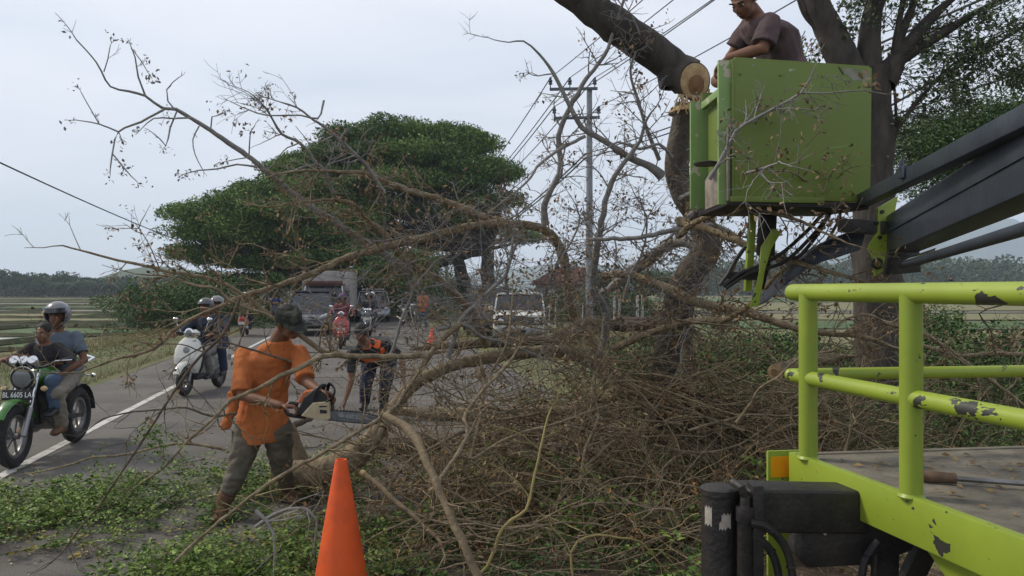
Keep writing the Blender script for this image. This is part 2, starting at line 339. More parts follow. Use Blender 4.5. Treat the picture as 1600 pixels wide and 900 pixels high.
# ================================================================ TREES
mbark = mat('dark_bark', (.036, .031, .028), (.075, .064, .053), rough=.95, scale=9, bump=.8, bscale=26, stretch=(1, 1, .35))
mbark2 = mat('grey_bark', (.058, .05, .043), (.13, .106, .084), rough=.95, scale=11, bump=.9, bscale=34, detail=8)
mleafA = mat('raintree_leaf', (.055, .115, .03), (.18, .27, .06), rough=.7, scale=.35, island=.5, detail=3)
mleafB = mat('bush_leaf', (.03, .07, .018), (.08, .14, .03), rough=.65, scale=.8, island=.55, detail=3)
mleafC = mat('far_leaf', (.035, .065, .03), (.07, .10, .04), rough=.9, scale=.12, island=.5, detail=3)
def clump_cloud(centres, per, rx, rz, size, flat=.3, asp=.5, shell=.55):
    C = np.asarray([tuple(c) for c in centres], float); n = len(C)*per
    d = RNG.normal(size=(n, 3)); d /= np.linalg.norm(d, axis=1)[:, None]; rr = (shell+(1-shell)*RNG.random(n))[:, None]**.7
    k = np.repeat(.6+.8*RNG.random(len(C)), per)[:, None]
    p = np.repeat(C, per, 0)+d*rr*np.array([rx, rx, rz])*k+RNG.normal(size=(n, 3))*.05*rx
    return leafcards(p, size, flat=flat, asp=asp)
def limb(tb, a, b, r0, r1, bend=.15, n=6, sides=7):
    a = np.array(tuple(a), float); b = np.array(tuple(b), float); Ld = np.linalg.norm(b-a)
    t = np.linspace(0, 1, n+1)[:, None]; off = RNG.normal(size=3)*bend*Ld*.6
    p = a+(b-a)*t+off*np.sin(math.pi*t)+RNG.normal(size=(n+1, 3))*Ld*.012*np.sin(math.pi*t)
    tb.add(p, r0, r1, sides); return p
def big_tree(label, base, trunk_top, r0, lobes, size, per, leafm, barkm, lobe_r=2.4, group=None, name='rain_tree', dens=1.0, sub=22, cw=1.2):
    """lobes: crown clump centres (world); limbs run from trunk top to every lobe"""
    t = thing(name, label, 'tree', base, 0, group); tb = TB(); o = Vector(base)
    limb(tb, (0, 0, -.3), Vector(trunk_top)-o, r0, r0*.72, .05, 7, 12); top = Vector(trunk_top)-o
    cs = []
    for lb in lobes:
        c = Vector(lb[:3])-o; rr = lb[3] if len(lb) > 3 else lobe_r
        p = limb(tb, top, c-Vector((0, 0, rr*.25)), r0*.36, r0*.1, .1, 7, 7)
        for k in range(5):
            q = p[random.choice((3, 4, 5, 6))]; e_ = c+Vector((random.uniform(-1, 1)*rr*.9, random.uniform(-1, 1)*rr*.9, random.uniform(-.1, .3)*rr))
            s_ = limb(tb, q, e_, r0*.10, r0*.03, .15, 4, 5)
        for k in range(int(sub*rr)):
            a = random.uniform(0, 6.28); q = math.sqrt(random.random())*rr
            cs.append(c+Vector((math.cos(a)*q, math.sin(a)*q, random.uniform(-.22, .42)*rr*(1.15-q/rr))))
    w = tb.build('trunk', barkm, t)
    V, Fq = clump_cloud(cs, int(per*dens), .62*cw, .34*cw, size, flat=.3, asp=.42)
    c = quick('crown', V, Fq, leafm, t, n=3); return t
random.seed(11)
def px_lobes(lst, Y, dy=2.5):
    o = []
    for x, y, r in lst:
        for k in range(2): 
            yy = Y+random.uniform(-dy, dy); p = P(x, y, yy); o.append((p.x, p.y, p.z, r/F*Y))
    return o
Y1 = 50
base = GP(770, 500); base = Vector(((765-800)/F*Y1, Y1, 0))
lob = px_lobes([(560, 215, 55), (620, 205, 60), (690, 215, 55), (735, 225, 42), (590, 240, 70), (660, 245, 75), (740, 262, 55), (780, 275, 40), (490, 255, 50), (545, 275, 65), (620, 285, 70), (700, 290, 60), (765, 315, 48), (500, 300, 60), (590, 325, 60), (670, 330, 50), (730, 345, 40), (450, 265, 34), (630, 365, 50), (560, 350, 55), (470, 290, 55), (520, 320, 60), (640, 250, 70), (540, 240, 55)], Y1)
big_tree('large spreading rain tree with tall umbrella crown behind the traffic', base, P(762, 395, Y1), .55, lob, .21, 90, mleafA, mbark)
Y2 = 46
lob = px_lobes([(290, 335, 34), (340, 330, 45), (390, 315, 50), (430, 330, 55), (310, 365, 45), (370, 370, 55), (440, 370, 60), (500, 370, 60), (300, 395, 34), (350, 405, 50), (420, 410, 50), (490, 410, 50), (555, 400, 50), (400, 345, 50), (330, 440, 34), (600, 420, 40), (450, 300, 40), (560, 372, 45), (640, 410, 40), (360, 350, 60), (420, 300, 50), (470, 335, 60), (540, 345, 60), (385, 440, 36), (445, 440, 30), (560, 435, 40), (620, 440, 36), (400, 380, 60), (520, 400, 50)], Y2)
big_tree('low wide rain tree leaning over the left side of the road', Vector(((424-800)/F*Y2, Y2, 0)), P(432, 425, Y2), .45, lob, .20, 90, mleafA, mbark)
Y3 = 58
lob = px_lobes([(700, 380, 30), (820, 370, 26), (760, 360, 34), (640, 420, 40), (590, 430, 40)], Y3)
big_tree('thinner rain tree forking low beside the utility pole', Vector(((735-800)/F*Y3, Y3, 0)), P(715, 405, Y3), .6, lob, .2, 60, mleafA, mbark)
# trees and coconut palms across the paddies
mpalm = mat('palm_frond', (.035, .06, .028), (.06, .085, .035), rough=.8, scale=2, island=.4)
def palm(x, y, h, label, group, n=13, L0=2.6):
    t = thing('coconut_palm', label, 'palm tree', (x, y, -.5), random.uniform(0, 6), group); tb = TB()
    limb(tb, (0, 0, 0), (random.uniform(-.8, .8), random.uniform(-.8, .8), h), .22, .14, .05, 6, 6); tb.build('trunk', mbark, t)
    V = []; Q = []
    for k in range(n):
        a = 6.283*k/n+random.uniform(-.2, .2); el = random.uniform(-.1, .9); b = Vector((0, 0, h)); d = Vector((math.cos(a), math.sin(a), 0)); s_ = Vector((-d.y, d.x, 0))
        L_ = L0*random.uniform(.85, 1.15); pts = [b+d*L_*u*(math.cos(el*(1-u)))+Vector((0, 0, L_*(math.sin(el)*u-.75*u*u))) for u in (0, .2, .4, .6, .8, 1)]
        for i_ in range(5):
            for sgn in (-1, 1):
                for q in range(3):
                    p = pts[i_].lerp(pts[i_+1], q/3); w = .42*math.sin(.35+2.6*(i_+q/3)/5.2)*L0/2.6
                    V += [p, p+d*.16, p+s_*sgn*w+d*.25+Vector((0, 0, -.28*w-.1))]; Q.append((len(V)-3, len(V)-2, len(V)-1))
    quick('crown', V, Q, mpalm, t, n=3)
def blob_tree(x, y, h, w, label, group, name='tree', lm=None, size=.5, npc=46, ncl=30, cz=.62, tr=.3):
    t = thing(name, label, 'tree', (x, y, -.5), 0, group); tb = TB()
    limb(tb, (0, 0, 0), (0, 0, h*.6), tr, tr*.6, .05, 5, 7); cs = []
    for k in range(ncl):
        a = random.uniform(0, 6.28); q = math.sqrt(random.random()); zz = h*(cz+random.uniform(-.28, .32)*(1.15-q*.8))
        c = Vector((math.cos(a)*q*w/2, math.sin(a)*q*w/2, zz)); cs.append(c)
        if k < 9: limb(tb, (0, 0, h*.45), c, tr*.4, tr*.1, .1, 4, 5)
    tb.build('trunk', mbark, t); V, Fq = clump_cloud(cs, npc, w*.17, h*.10, size, flat=.2, asp=.6); quick('crown', V, Fq, lm or mleafC, t, n=3); return t
random.seed(5)
gp = 'tall palms and trees along the far side of the paddies'
for k, (px, py) in enumerate([(172, 440), (213, 438), (239, 434), (262, 432), (128, 436), (100, 440), (60, 436), (14, 428), (-20, 430)]):
    y = 172+random.uniform(-6, 6); p = P(px, py, y)
    if px > 0 and k < 6: palm(p.x, y, p.z, 'coconut palm in the far treeline, %s of the six' % ('third from the right', 'second from the right', 'rightmost', 'fourth from the right', 'second from the left', 'leftmost')[k], gp, L0=3.1)
for k, (px, py, w) in enumerate([(8, 424, 34), (45, 430, 46), (88, 428, 42), (118, 436, 34), (152, 438, 34), (186, 441, 30), (226, 441, 30), (258, 443, 36), (290, 446, 30), (320, 440, 50), (365, 446, 40)]):
    y = 185+random.uniform(-6, 8); p = P(px, py, y)
    blob_tree(p.x, y, p.z+1.5, w/F*y*1.5, 'hazy broadleaf tree in the far treeline across the paddies, %s' % ('first from the left', 'second from the left', 'third from the left', 'fourth from the left', 'fifth from the left', 'sixth from the left', 'fifth from the right', 'fourth from the right', 'third from the right', 'second from the right', 'first from the right')[k], gp, size=.55, npc=60)
def treeline(name, x0, x1, y0, y1, h, n, kindlabel, seed, size=.7, per=40, lm=None):
    rs = np.random.default_rng(seed); cs = []
    for k in range(n):
        x = rs.uniform(x0, x1); y = rs.uniform(y0, y1); hh = h*(.6+.5*rs.random()); 
        for q in range(6): cs.append((x+rs.normal()*h*.28, y+rs.normal()*h*.28, -.5+hh*rs.uniform(.1, 1)))
    V, Fq = clump_cloud(cs, per, h*.24, h*.15, size, flat=.2, asp=.6); o = quick(name, V, Fq, lm or mleafC, n=3)
    tag(o, kindlabel[0], kindlabel[1], kind='stuff'); return o
treeline('distant_woodland', -150, -62, 195, 225, 5.5, 170, ('low hazy green woodland filling the far edge of the paddies', 'woodland'), 1)
treeline('distant_woodland', 55, 330, 260, 330, 13, 330, ('wide dark green wooded slope below the blue mountains on the right', 'woodland'), 2, size=1.3)
treeline('roadside_thicket', -11.5, -8.2, 42, 66, 3.0, 40, ('green thicket under the rain trees at the left road bend', 'thicket'), 3, size=.16, per=120, lm=mleafB)
treeline('roadside_thicket', -17.5, -12.6, 34, 41, 2.7, 42, ('dark green thicket between the paddies and the left road verge', 'thicket'), 8, size=.13, per=130, lm=mleafB)
treeline('roadside_thicket', -8.6, -5.2, 50, 85, 4.4, 40, ('bright green thicket behind the parked cars at the road bend', 'thicket'), 6, size=.17, per=130, lm=mleafB)
treeline('roadside_thicket', -.5, 9, 46, 58, 1.9, 50, ('green garden shrubs in front of the red roofed house', 'thicket'), 4, size=.15, per=90, lm=mleafB)
blob_tree(*P(985, 440, 60)[:2], 3.6, 8.5, 'small dark flat-topped tree in the field right of the pole', None, size=.3, npc=120, cz=.75)
for k, (px, Yd, h, w, lb) in enumerate(((1455, 10.5, 1.75, 1.5, 'round green bush behind the near railing post, right of the big trunk'), (1560, 9.6, 1.55, 1.7, 'wide green bush at the far right behind the top rail'), (1180, 11.5, 1.25, 1.5, 'low green bush right of the cut tree behind the brush'), (1235, 12.6, 1.3, 1.6, 'green bush seen left of the railing corner, under the basket'), (1000, 12.2, 1.25, 1.6, 'leafy bush left of the cut tree behind the fallen boughs'), (1415, 13.5, 2.0, 1.6, 'dark green bush at the foot of the boom behind the big trunk'), (1310, 11.0, 1.05, 1.5, 'low bush between the two railing posts, left of the big trunk'))):
    p = P(px, 452, Yd); b_ = blob_tree(p.x, Yd, h, w, lb, 'green bushes on the right verge', 'bush', mleafB, .055, 150, 34, .55, .04); b_['category'] = 'bush'; b_.location.z = -.05
# green tree seen above the boom on the right
random.seed(21)
lob = px_lobes([(1420, 235, 26), (1455, 215, 34), (1500, 200, 34), (1545, 185, 30), (1440, 260, 26), (1480, 240, 34), (1530, 220, 32), (1580, 200, 34), (1620, 190, 40), (1590, 165, 24), (1415, 205, 16), (1560, 250, 40), (1640, 240, 60), (1470, 290, 40)], 17, 1.2)
big_tree('bushy green tree rising behind the lift boom on the right', Vector((12.2, 17.4, -.2)), P(1640, 300, 17), .2, lob, .085, 60, mleafB, mbark, sub=42)
# ================================================================ LIFT TRUCK (deck, outrigger, boom, basket)
mgreen = chipped('lime_paint', (.255, .34, .032), (.035, .035, .03), scale=11, thr=.655, stretch=(1, .55, 1))
mgreen2 = chipped('basket_green_paint', (.135, .19, .025), (.20, .19, .12), scale=7, thr=.72, dirt=.85, rough=.5)
mgreen3 = chipped('pale_green_paint', (.20, .32, .10), (.42, .38, .28), scale=9, thr=.6, rough=.6)
mdeck = mat('worn_deck_steel', (.105, .095, .075), (.22, .195, .15), rough=.7, metal=.2, scale=7, bump=.4, bscale=50, detail=9)
mblk = mat('black_frame_paint', (.013, .012, .014), (.035, .030, .026), rough=.5, scale=10, bump=.25, bscale=60)
mboom = mat('boom_grey_blue_paint', (.024, .031, .048), (.042, .051, .068), rough=.4, scale=4, bump=.1, bscale=30, detail=8)
mora = mat('orange_reflector', (.85, .36, .01), (.8, .28, .01), rough=.3, scale=12)
TR = thing('lift_truck', 'lime green lift truck with steel deck, tube railing and long boom holding up a basket', 'lift truck', (0, 0, 0))
mgrail = chipped('lime_rail_paint', (.28, .365, .035), (.035, .035, .03), scale=13, thr=.607, stretch=(1, .5, 1))
dx, dy = ROADR, Vector((-.198, .980, 0))           # deck side runs along dy, front edge along dx2
C0 = Vector((.93, 2.70, 0)); dx2 = Vector((.99, .14, 0)).normalized()
ZD = 1.145
def dp(a, b, z): q = C0+dx2*a-dy*b; return Vector((q.x, q.y, z))
g = G(); g.prism([dp(.03, .03, ZD-.012), dp(2.25, .03, ZD-.012), dp(2.25, 4.9, ZD-.012), dp(.03, 4.9, ZD-.012)], (0, 0, .012)); g.build('deck_plate', mdeck, TR)
g = G(); g.beam(dp(.018, -.0, ZD-.055), dp(.018, 4.9, ZD-.055), .032, .125); g.build('side_rail_beam', mgreen, TR, bevel=.006)
g = G(); g.beam(dp(.04, .018, ZD-.05), dp(2.25, .018, ZD-.05), .03, .11); g.build('front_beam', mdeck, TR, bevel=.005)
g = G(); g.prism([dp(0.018+.02, .6, ZD-.12), dp(.05, 4.9, ZD-.12), dp(.05, 4.9, ZD-.19), dp(.05, .68, ZD-.19)], dx2*.03)
g.build('side_skirt', mgreen, TR)
# corner plate with orange reflector
g = G(); cpl = [dp(-.055, -.028, ZD+.005), dp(.075, -.028, ZD+.005), dp(.075, -.028, ZD-.12), dp(.03, -.028, ZD-.42), dp(-.055, -.028, ZD-.42)]
g.prism(cpl, dy*.012); g.build('corner_plate', mgreen, TR, bevel=.003)
g = G(); g.prism([dp(-.045, -.03, ZD-.014), dp(.068, -.03, ZD-.014), dp(.068, -.03, ZD-.085), dp(-.045, -.03, ZD-.085)], -dy*.004); g.build('reflector', mora, TR)
# railing
pr = .0295
for a, b in ((.02, .09), (.02, .58), (.02, 2.3), (.02, 3.9), (1.1, .02), (2.2, .02)):
    g = G(); p = dp(a, b, ZD); g.tube([p, (p.x, p.y, 1.685)], pr, 20); g.lathe([(pr+.004, 0), (pr+.006, .004), (pr+.0, .012)], p, n=20)
    g.build('railing_post', mgreen, TR)
def rail(nm, pts, r=.0265):
    g = G(); g.tube(pts, r, 20); g.ell(pts[0], (r, r, r)); g.ell(pts[-1], (r, r, r)); g.build(nm, mgrail, TR)
rail('top_rail', [dp(.02, .0, 1.69), dp(.02, 4.9, 1.69)], .0275)
rail('top_rail', [dp(.02, .02, 1.687), dp(2.3, .02, 1.687)])
rail('middle_rail', [dp(.02, .01, 1.41), dp(.02, 4.9, 1.41)], .024)
rail('middle_rail', [dp(.012, .0, 1.412), dp(2.3, .02, 1.412)], .021)
# pry bar lying on deck, leaf litter on deck
g = G(); a, b = P(1442, 752, 2.30), P(1494, 756, 2.27); a.z = b.z = ZD+.018; g.tube([a, b], [.017, .015], 12); o = g.build('handle', mat('worn_wood', (.09, .055, .035), (.16, .10, .06), rough=.6, scale=30))
tag(o, 'wooden handled steel bar lying on the truck deck behind the railing post', 'tool'); o.name = 'pry_bar'
g = G(); c = b+(b-a)*4.5; g.tube([b, c], .0075, 10); g.build('shaft', STL, o)
V, Fq = leafcards([dp(random.uniform(.1, 1.9), random.uniform(.1, 1.6), ZD+.006) for _ in range(700)], .024, flat=.95, asp=.6)
tag(quick('deck_litter', V, Fq, mat('dry_leaf', (.16, .095, .035), (.30, .20, .07), rough=.8, scale=3, island=.7), n=3), 'dry leaf crumbs scattered over the steel deck', 'leaf litter', kind='stuff')
# chassis and wheels below the deck
g = G(); g.beam(dp(.65, -.05, .88), dp(.65, 4.9, .88), .1, .24); g.beam(dp(1.55, -.05, .88), dp(1.55, 4.9, .88), .1, .24)
for b in (.3, 1.5, 2.9, 4.3): g.beam(dp(.1, b, 1.06), dp(2.15, b, 1.06), .07, .1)
g.build('chassis_frame', mblk, TR, bevel=.01)
for a in (.28, 2.0):
    w = G(); c = dp(a, 3.3, .48); w.torus(c, dx2, .36, .12, 36, 12, .95); w.build('tyre', RUB, TR)
    w = G(); w.lathe([(.27, -.09), (.27, .09), (.2, .06), (.08, .06), (.08, .1), (0, .1)], c, -dx2, 24); w.build('rim', mgreen, TR)
# outrigger: box beam sticking out to the left, round jack leg, jack cylinder, hoses
OY = 2.33
g = G(); a, b = P(1153, 790, OY), P(1345, 793, OY+.06); g.beam(a, b, .13, .125); ob = g.build('outrigger_beam', mblk, TR, bevel=.016, seg=3)
g = G(); q = [P(1262, 822, OY), P(1350, 822, OY), P(1360, 800, OY), P(1440, 835, OY), P(1425, 862, OY), P(1360, 884, OY), P(1262, 889, OY), P(1248, 872, OY)]
g.prism(q, (0, .12, 0)); g.build('outrigger_housing', mblk, TR, bevel=.012)
lx = P(1124, 760, OY)
g = G(); g.lathe([(.052, -1.02), (.052, -.022), (.056, -.02), (.056, -.004), (.05, 0)], (lx.x, OY, lx.z), n=28)
lg = g.build('outrigger_leg', mblk, TR)
g = G(); g.lathe([(.13, 0), (.13, .02), (.06, .05)], (lx.x, OY, .02), n=20); g.build('foot_pad', mblk, lg)
g = G()
for (x0, x1, y0, y1) in ((1097, 1101, 788, 812), (1116, 1138, 798, 816)):
    pass
mflake = mat('bare_flake_paint', (.42, .38, .33), (.30, .26, .22), rough=.7, scale=40)
for a0, a1, z0, z1 in ((205, 232, 787, 815), (262, 292, 796, 817), (255, 275, 808, 819)):
    V = []; n = 8
    for k in range(n+1):
        t = R(a0+(a1-a0)*k/n)
        for s_, zz in ((0, z0+2.5*math.sin(k*2.1)), (1, z1+2*math.cos(k*1.7))):
            V.append((lx.x+.0528*math.cos(t), OY+.0528*math.sin(t), P(0, zz, OY).z))
    quick('paint_flake', V, [(2*k, 2*k+2, 2*k+3, 2*k+1) for k in range(n)], mflake, lg)
g = G(); jx = P(1164, 0, OY-.07).x; zt = P(0, 775, OY-.07).z
g.lathe([(.022, -.30), (.022, -.07), (.026, -.07), (.026, -.03), (.014, -.03), (.014, 0)], (jx, OY-.07, zt), n=16); g.lathe([(.011, -.6), (.011, -.3)], (jx, OY-.07, zt), n=12)
g.beam((jx+.035, OY-.05, zt+.03), (jx+.035, OY-.05, zt-.27), .03, .06, (0, 1, 0)); g.tube([(lx.x+.03, OY-.03, zt+.03), (jx-.01, OY-.075, zt+.025), (jx, OY-.07, zt-.01)], .012, 10)
g.build('jack_cylinder', mblk, TR, bevel=.003)
for off_, pts in ((0, [(1172, 817), (1195, 822), (1215, 838), (1230, 862), (1238, 900), (1243, 960)]), (.02, [(1172, 838), (1190, 845), (1205, 862), (1215, 890), (1222, 950)]), (.03, [(1345, 910), (1350, 880), (1362, 858), (1372, 845)]), (.05, [(1362, 960), (1366, 900), (1368, 850)])):
    g = G(); s_ = spline([P(x, y, OY-.09+off_) for x, y in pts], .02); g.tube(s_, .0115, 8)
    for k in range(3, len(s_)-1, 5): g.torus(s_[k], s_[k+1]-s_[k-1], .0125, .0025, 10, 5)
    g.build('hydraulic_hose', mblk, TR)
g = G(); g.beam(P(1385, 815, OY+.05), P(1382, 1000, OY+.05), .055, .055, (0, 1, 0)); g.beam(P(1452, 842, OY+.1), P(1395, 960, OY+.1), .06, .045, (0, 1, 0)); g.build('support_strut', mblk, TR, bevel=.006)
g = G(); g.beam(P(1286, 825, OY-.002), P(1289, 835, OY-.002), .008, .008); g.build('zip_tie', WHT, ob)
# ---- boom (runs from the turret on the deck, over the railing, out to the basket)
bA, bB = Vector((2.33, 4.78, 2.03)), Vector((1.84, 2.87, 2.12)); bd = (bB-bA); bEnd = bA+bd*2.05
g = G(); g.beam(bA, bEnd, .17, .225); g.build('boom', mboom, TR, bevel=.012)
g = G(); g.beam(bA+Vector((-.092, 0, .012)), bEnd+Vector((-.092, 0, .012)), .006, .012); g.build('boom_seam', mboom, TR)
uA, uB = Vector((2.16, 4.93, 2.245)), Vector((1.68, 2.62, 2.255)); ud = uB-uA
g = G(); g.beam(uA, uA+ud*1.75, .075, .075); g.build('upper_boom_arm', mboom, TR, bevel=.006)
for t in (.45, .46): 
    g = G(); p = uA+ud*t; g.box(p+Vector((-.045, 0, .02)), (.02, .07, .06)); g.lathe([(.012, 0), (.012, .05)], p+Vector((-.05, 0, .03)), n=10); g.build('boom_lug', mboom, TR, bevel=.004); break
rA, rB = P(1412, 409, 4.75), P(1600, 345, 2.65); rd = rB-rA
g = G(); g.tube([rA, rA+rd*.42], .014, 14); g.build('ram_rod', CHR, TR)
g = G(); g.tube([rA+Vector((0, 0, -.022)), rA+rd*1.5+Vector((0, 0, -.03))], .024, 14); g.build('ram_cylinder', mboom, TR)
# bracket plate (green) between boom end and basket arm
g = G(); g.prism([P(1404, 306, 4.8), P(1372, 325, 4.8), P(1372, 362, 4.8), P(1358, 384, 4.8), P(1357, 392, 4.8), P(1366, 405, 4.8), P(1367, 432, 4.8), P(1380, 424, 4.8), P(1384, 400, 4.8), P(1390, 372, 4.8)], (0, .025, 0))
g.build('boom_bracket', mgreen, TR, bevel=.004)
for x, y in ((1378, 331), (1374, 371), (1369, 348)):
    g = G(); g.lathe([(.012, 0), (.012, .012), (.004, .014)], P(x, y, 4.8), (0, -1, 0), 12); g.build('bolt', mblk, TR)
g = G(); g.torus(P(1371, 412, 4.79), (0, 1, 0), .028, .008, 16, 8, 1); g.build('shackle_ring', mblk, TR)
g = G(); g.beam(P(1310, 352, 4.95), P(1385, 357, 4.82), .08, .085); g.build('basket_arm', mblk, TR, bevel=.01)
g = G(); pts = [(1388, 430), (1440, 425), (1436, 372), (1400, 360)]; g.prism([P(x, y, 4.83) for x, y in pts], (0, .06, 0)); g.build('boom_foot', mblk, TR, bevel=.01)
# lower arm below the basket, curving down left (dark grey)
ar = spline([P(1345, 372, 5.05), P(1310, 385, 5.15), P(1270, 400, 5.3), P(1230, 432, 5.5), P(1198, 462, 5.7), P(1185, 468, 5.75)], .08)
g = G(); g.loft([(p, Vector((0, .05, 0)), Vector((.3, .0, 1)).normalized()*(.085-.004*i)) for i, p in enumerate(ar)], 12, p=5); g.build('lower_arm', mboom, TR)
# pair of green uprights below basket left
for x0, x1, y0, y1, YY in ((1176, 1168, 335, 455, 5.35), ):
    g = G(); g.beam(P(x0, y0, YY), P(x1, y1, YY), .045, .05, (0, 1, 0)); g.build('basket_leg', mgreen, TR, bevel=.004)
g = G(); g.prism([P(x, y, 5.2) for x, y in ((1208, 357), (1222, 362), (1206, 388), (1196, 420), (1186, 478), (1172, 480), (1186, 430), (1190, 385))], (0, .02, 0)); g.build('basket_strut', mgreen, TR, bevel=.003)
g = G(); g.beam(P(1200, 330, 5.3), P(1196, 400, 5.3), .11, .06, (0, 1, 0)); g.beam(P(1198, 400, 5.32), P(1186, 450, 5.45), .06, .05, (0, 1, 0)); g.build('basket_pivot', mblk, TR, bevel=.01)
g = G(); g.beam(P(1135, 430, 5.3), P(1188, 432, 5.3), .05, .05); g.build('pivot_bar', mblk, TR, bevel=.008)
for pts in ([(1292, 325), (1270, 352), (1235, 385), (1215, 400), (1188, 415), (1160, 425), (1130, 447)], [(1300, 330), (1275, 362), (1240, 398), (1220, 412), (1195, 420), (1165, 430), (1134, 450)], [(1296, 328), (1282, 360), (1250, 400), (1238, 405)], [(1165, 385), (1150, 405), (1138, 428), (1124, 446)]):
    g = G(); g.tube(spline([P(x, y, 5.25) for x, y in pts], .05), .0125, 8); g.build('hydraulic_hose', mblk, TR)
# turret on the deck beside the camera
tb_ = dp(.95, 2.75, ZD); g = G(); g.lathe([(.34, 0), (.34, .1), (.26, .12), (.24, .5), (.2, .52)], tb_, n=28); g.build('turret', mgreen, TR)
g = G(); g.beam(tb_+Vector((-.1, 0, .45)), bEnd+Vector((0, -.1, -.05)), .22, .2, (0, 1, 0)); g.build('turret_arm', mblk, TR, bevel=.02)
# ---- basket: open-topped sheet steel box
BX = thing('x', 'x', 'x'); bpy.data.objects.remove(BX)
x0, x1, y0, y1, z0, z1 = 1.345, 2.205, 4.9, 5.66, 2.262, 3.113; th = .012
g = G(); g.prism([(x0, y0, z0), (x1-.01, y0, z0-.03), (x1-.0, y0, z1-.055), (x0, y0, z1)], (0, th, 0)); fr = g.build('basket_panel', mgreen2, TR, bevel=.003)
g = G(); g.prism([(x1-.01, y0+th+.001, z0), (x1-.01, y1, z0), (x1-.01, y1, z1-.05), (x1-.01, y0+th+.001, z1-.055)], (-th, 0, 0)); g.build('basket_panel', mgreen2, TR, bevel=.003)
g = G(); g.prism([(x0, y1, z0), (x1, y1, z0), (x1, y1, z1-.02), (x0, y1, z1-.02)], (0, th, 0)); g.build('basket_panel', mgreen2, TR, bevel=.003)
g = G(); g.prism([(x0-.02, y0-.01, z0-.045), (x1-.02, y0-.01, z0-.075), (x1-.02, y1+.02, z0-.045), (x0-.02, y1+.02, z0-.045)], (0, 0, .04)); g.build('basket_floor', mblk, TR, bevel=.006)
g = G(); g.beam((x0-.01, y0-.015, z0-.01), (x1-.3, y0-.015, z0-.02), .02, .035); g.build('basket_trim', mgreen2, TR, bevel=.003)
g = G(); g.beam((x0-.008, y0+.04, z0-.04), (x0-.008, y0+.04, z1), .035, .13, (1, 0, 0)); g.build('basket_post', mgreen3, TR, bevel=.004)
g = G(); g.beam((x0-.02, y1-.05, z0), (x0-.02, y1-.05, z1-.1), .035, .15, (1, 0, 0)); g.build('basket_post', mgreen3, TR, bevel=.004)
g = G(); g.beam((x0-.012, y0+.1, z1-.16), (x0-.012, y1-.1, z1-.14), .04, .05); g.build('gate_bar', mgreen3, TR, bevel=.004)
g = G(); g.beam((x0+.02, y0+.11, z1-.5), (x0+.02, y1-.12, z1-.5), .01, .66); g.build('gate_panel', mgreen2, TR, bevel=.003)
g = G(); g.prism([(x0-.028, y0-.01, z0-.02), (x0-.028, y0+.25, z0-.02), (x0-.028, y1-.2, z0-.02), (x0-.028, y1-.2, z0+.18), (x0-.028, y0+.25, z0+.26), (x0-.028, y0-.01, z0+.44)], (.014, 0, 0)); g.build('kick_plate', mat('raw_scuffed_wood', (.30, .26, .22), (.17, .145, .12), rough=.8, scale=14, detail=9), TR, bevel=.003)
mscuff = mat('grey_rub_mark', (.26, .25, .21), (.16, .18, .09), rough=.8, scale=16, detail=8, lo=.4, hi=.62)
def patch(nm, pts, m_, yy=y0-.0015):
    g = G(); n = len(pts); g.prism([P(x, y, yy) for x, y in pts], (0, .001, 0)); return g.build(nm, m_, TR, smooth=False)
patch('scuff_patch', [(1318, 106), (1333, 107), (1347, 109), (1358, 110), (1359, 124), (1351, 129), (1343, 124), (1334, 127), (1327, 119), (1320, 116)], mscuff)
patch('scratch', [(1309, 104), (1312, 104), (1319, 116), (1317, 117)], mblk); patch('scratch', [(1175, 140), (1177, 139), (1183, 172), (1181, 172)], mgreen3); patch('scratch', [(1288, 232), (1330, 226), (1330, 227), (1289, 234)], mgreen3); patch('scratch', [(1232, 108), (1244, 107), (1242, 111), (1234, 112)], mgreen3)
g = G(); g.tube([(x0+.008, y0-.004, z0+.01), (x0+.008, y0-.004, z1-.01)], .006, 6); g.build('weld_seam', mgreen2, TR)
for zz in (z0+.05, z1-.09):
    for xx in (x0+.05, x0+.3, x0+.56, x1-.06): g = G(); g.lathe([(.011, 0), (.011, .004), (.006, .007)], (xx, y0-.0005, zz-.03*(xx-x0)), (0, -1, 0), 10); g.build('rivet', mgreen2, TR)
g = G(); g.lathe([(.0, 0), (.085, .0), (.09, .012), (.02, .03)], P(1106, 258, 5.2), n=20); g.build('step_cup', mblk, TR)
g = G(); g.beam((x0+.02, y0+.02, z1+.004), (x1-.01, y0+.02, z1-.052), .03, .018); g.build('basket_rim', mgreen2, TR, bevel=.004)
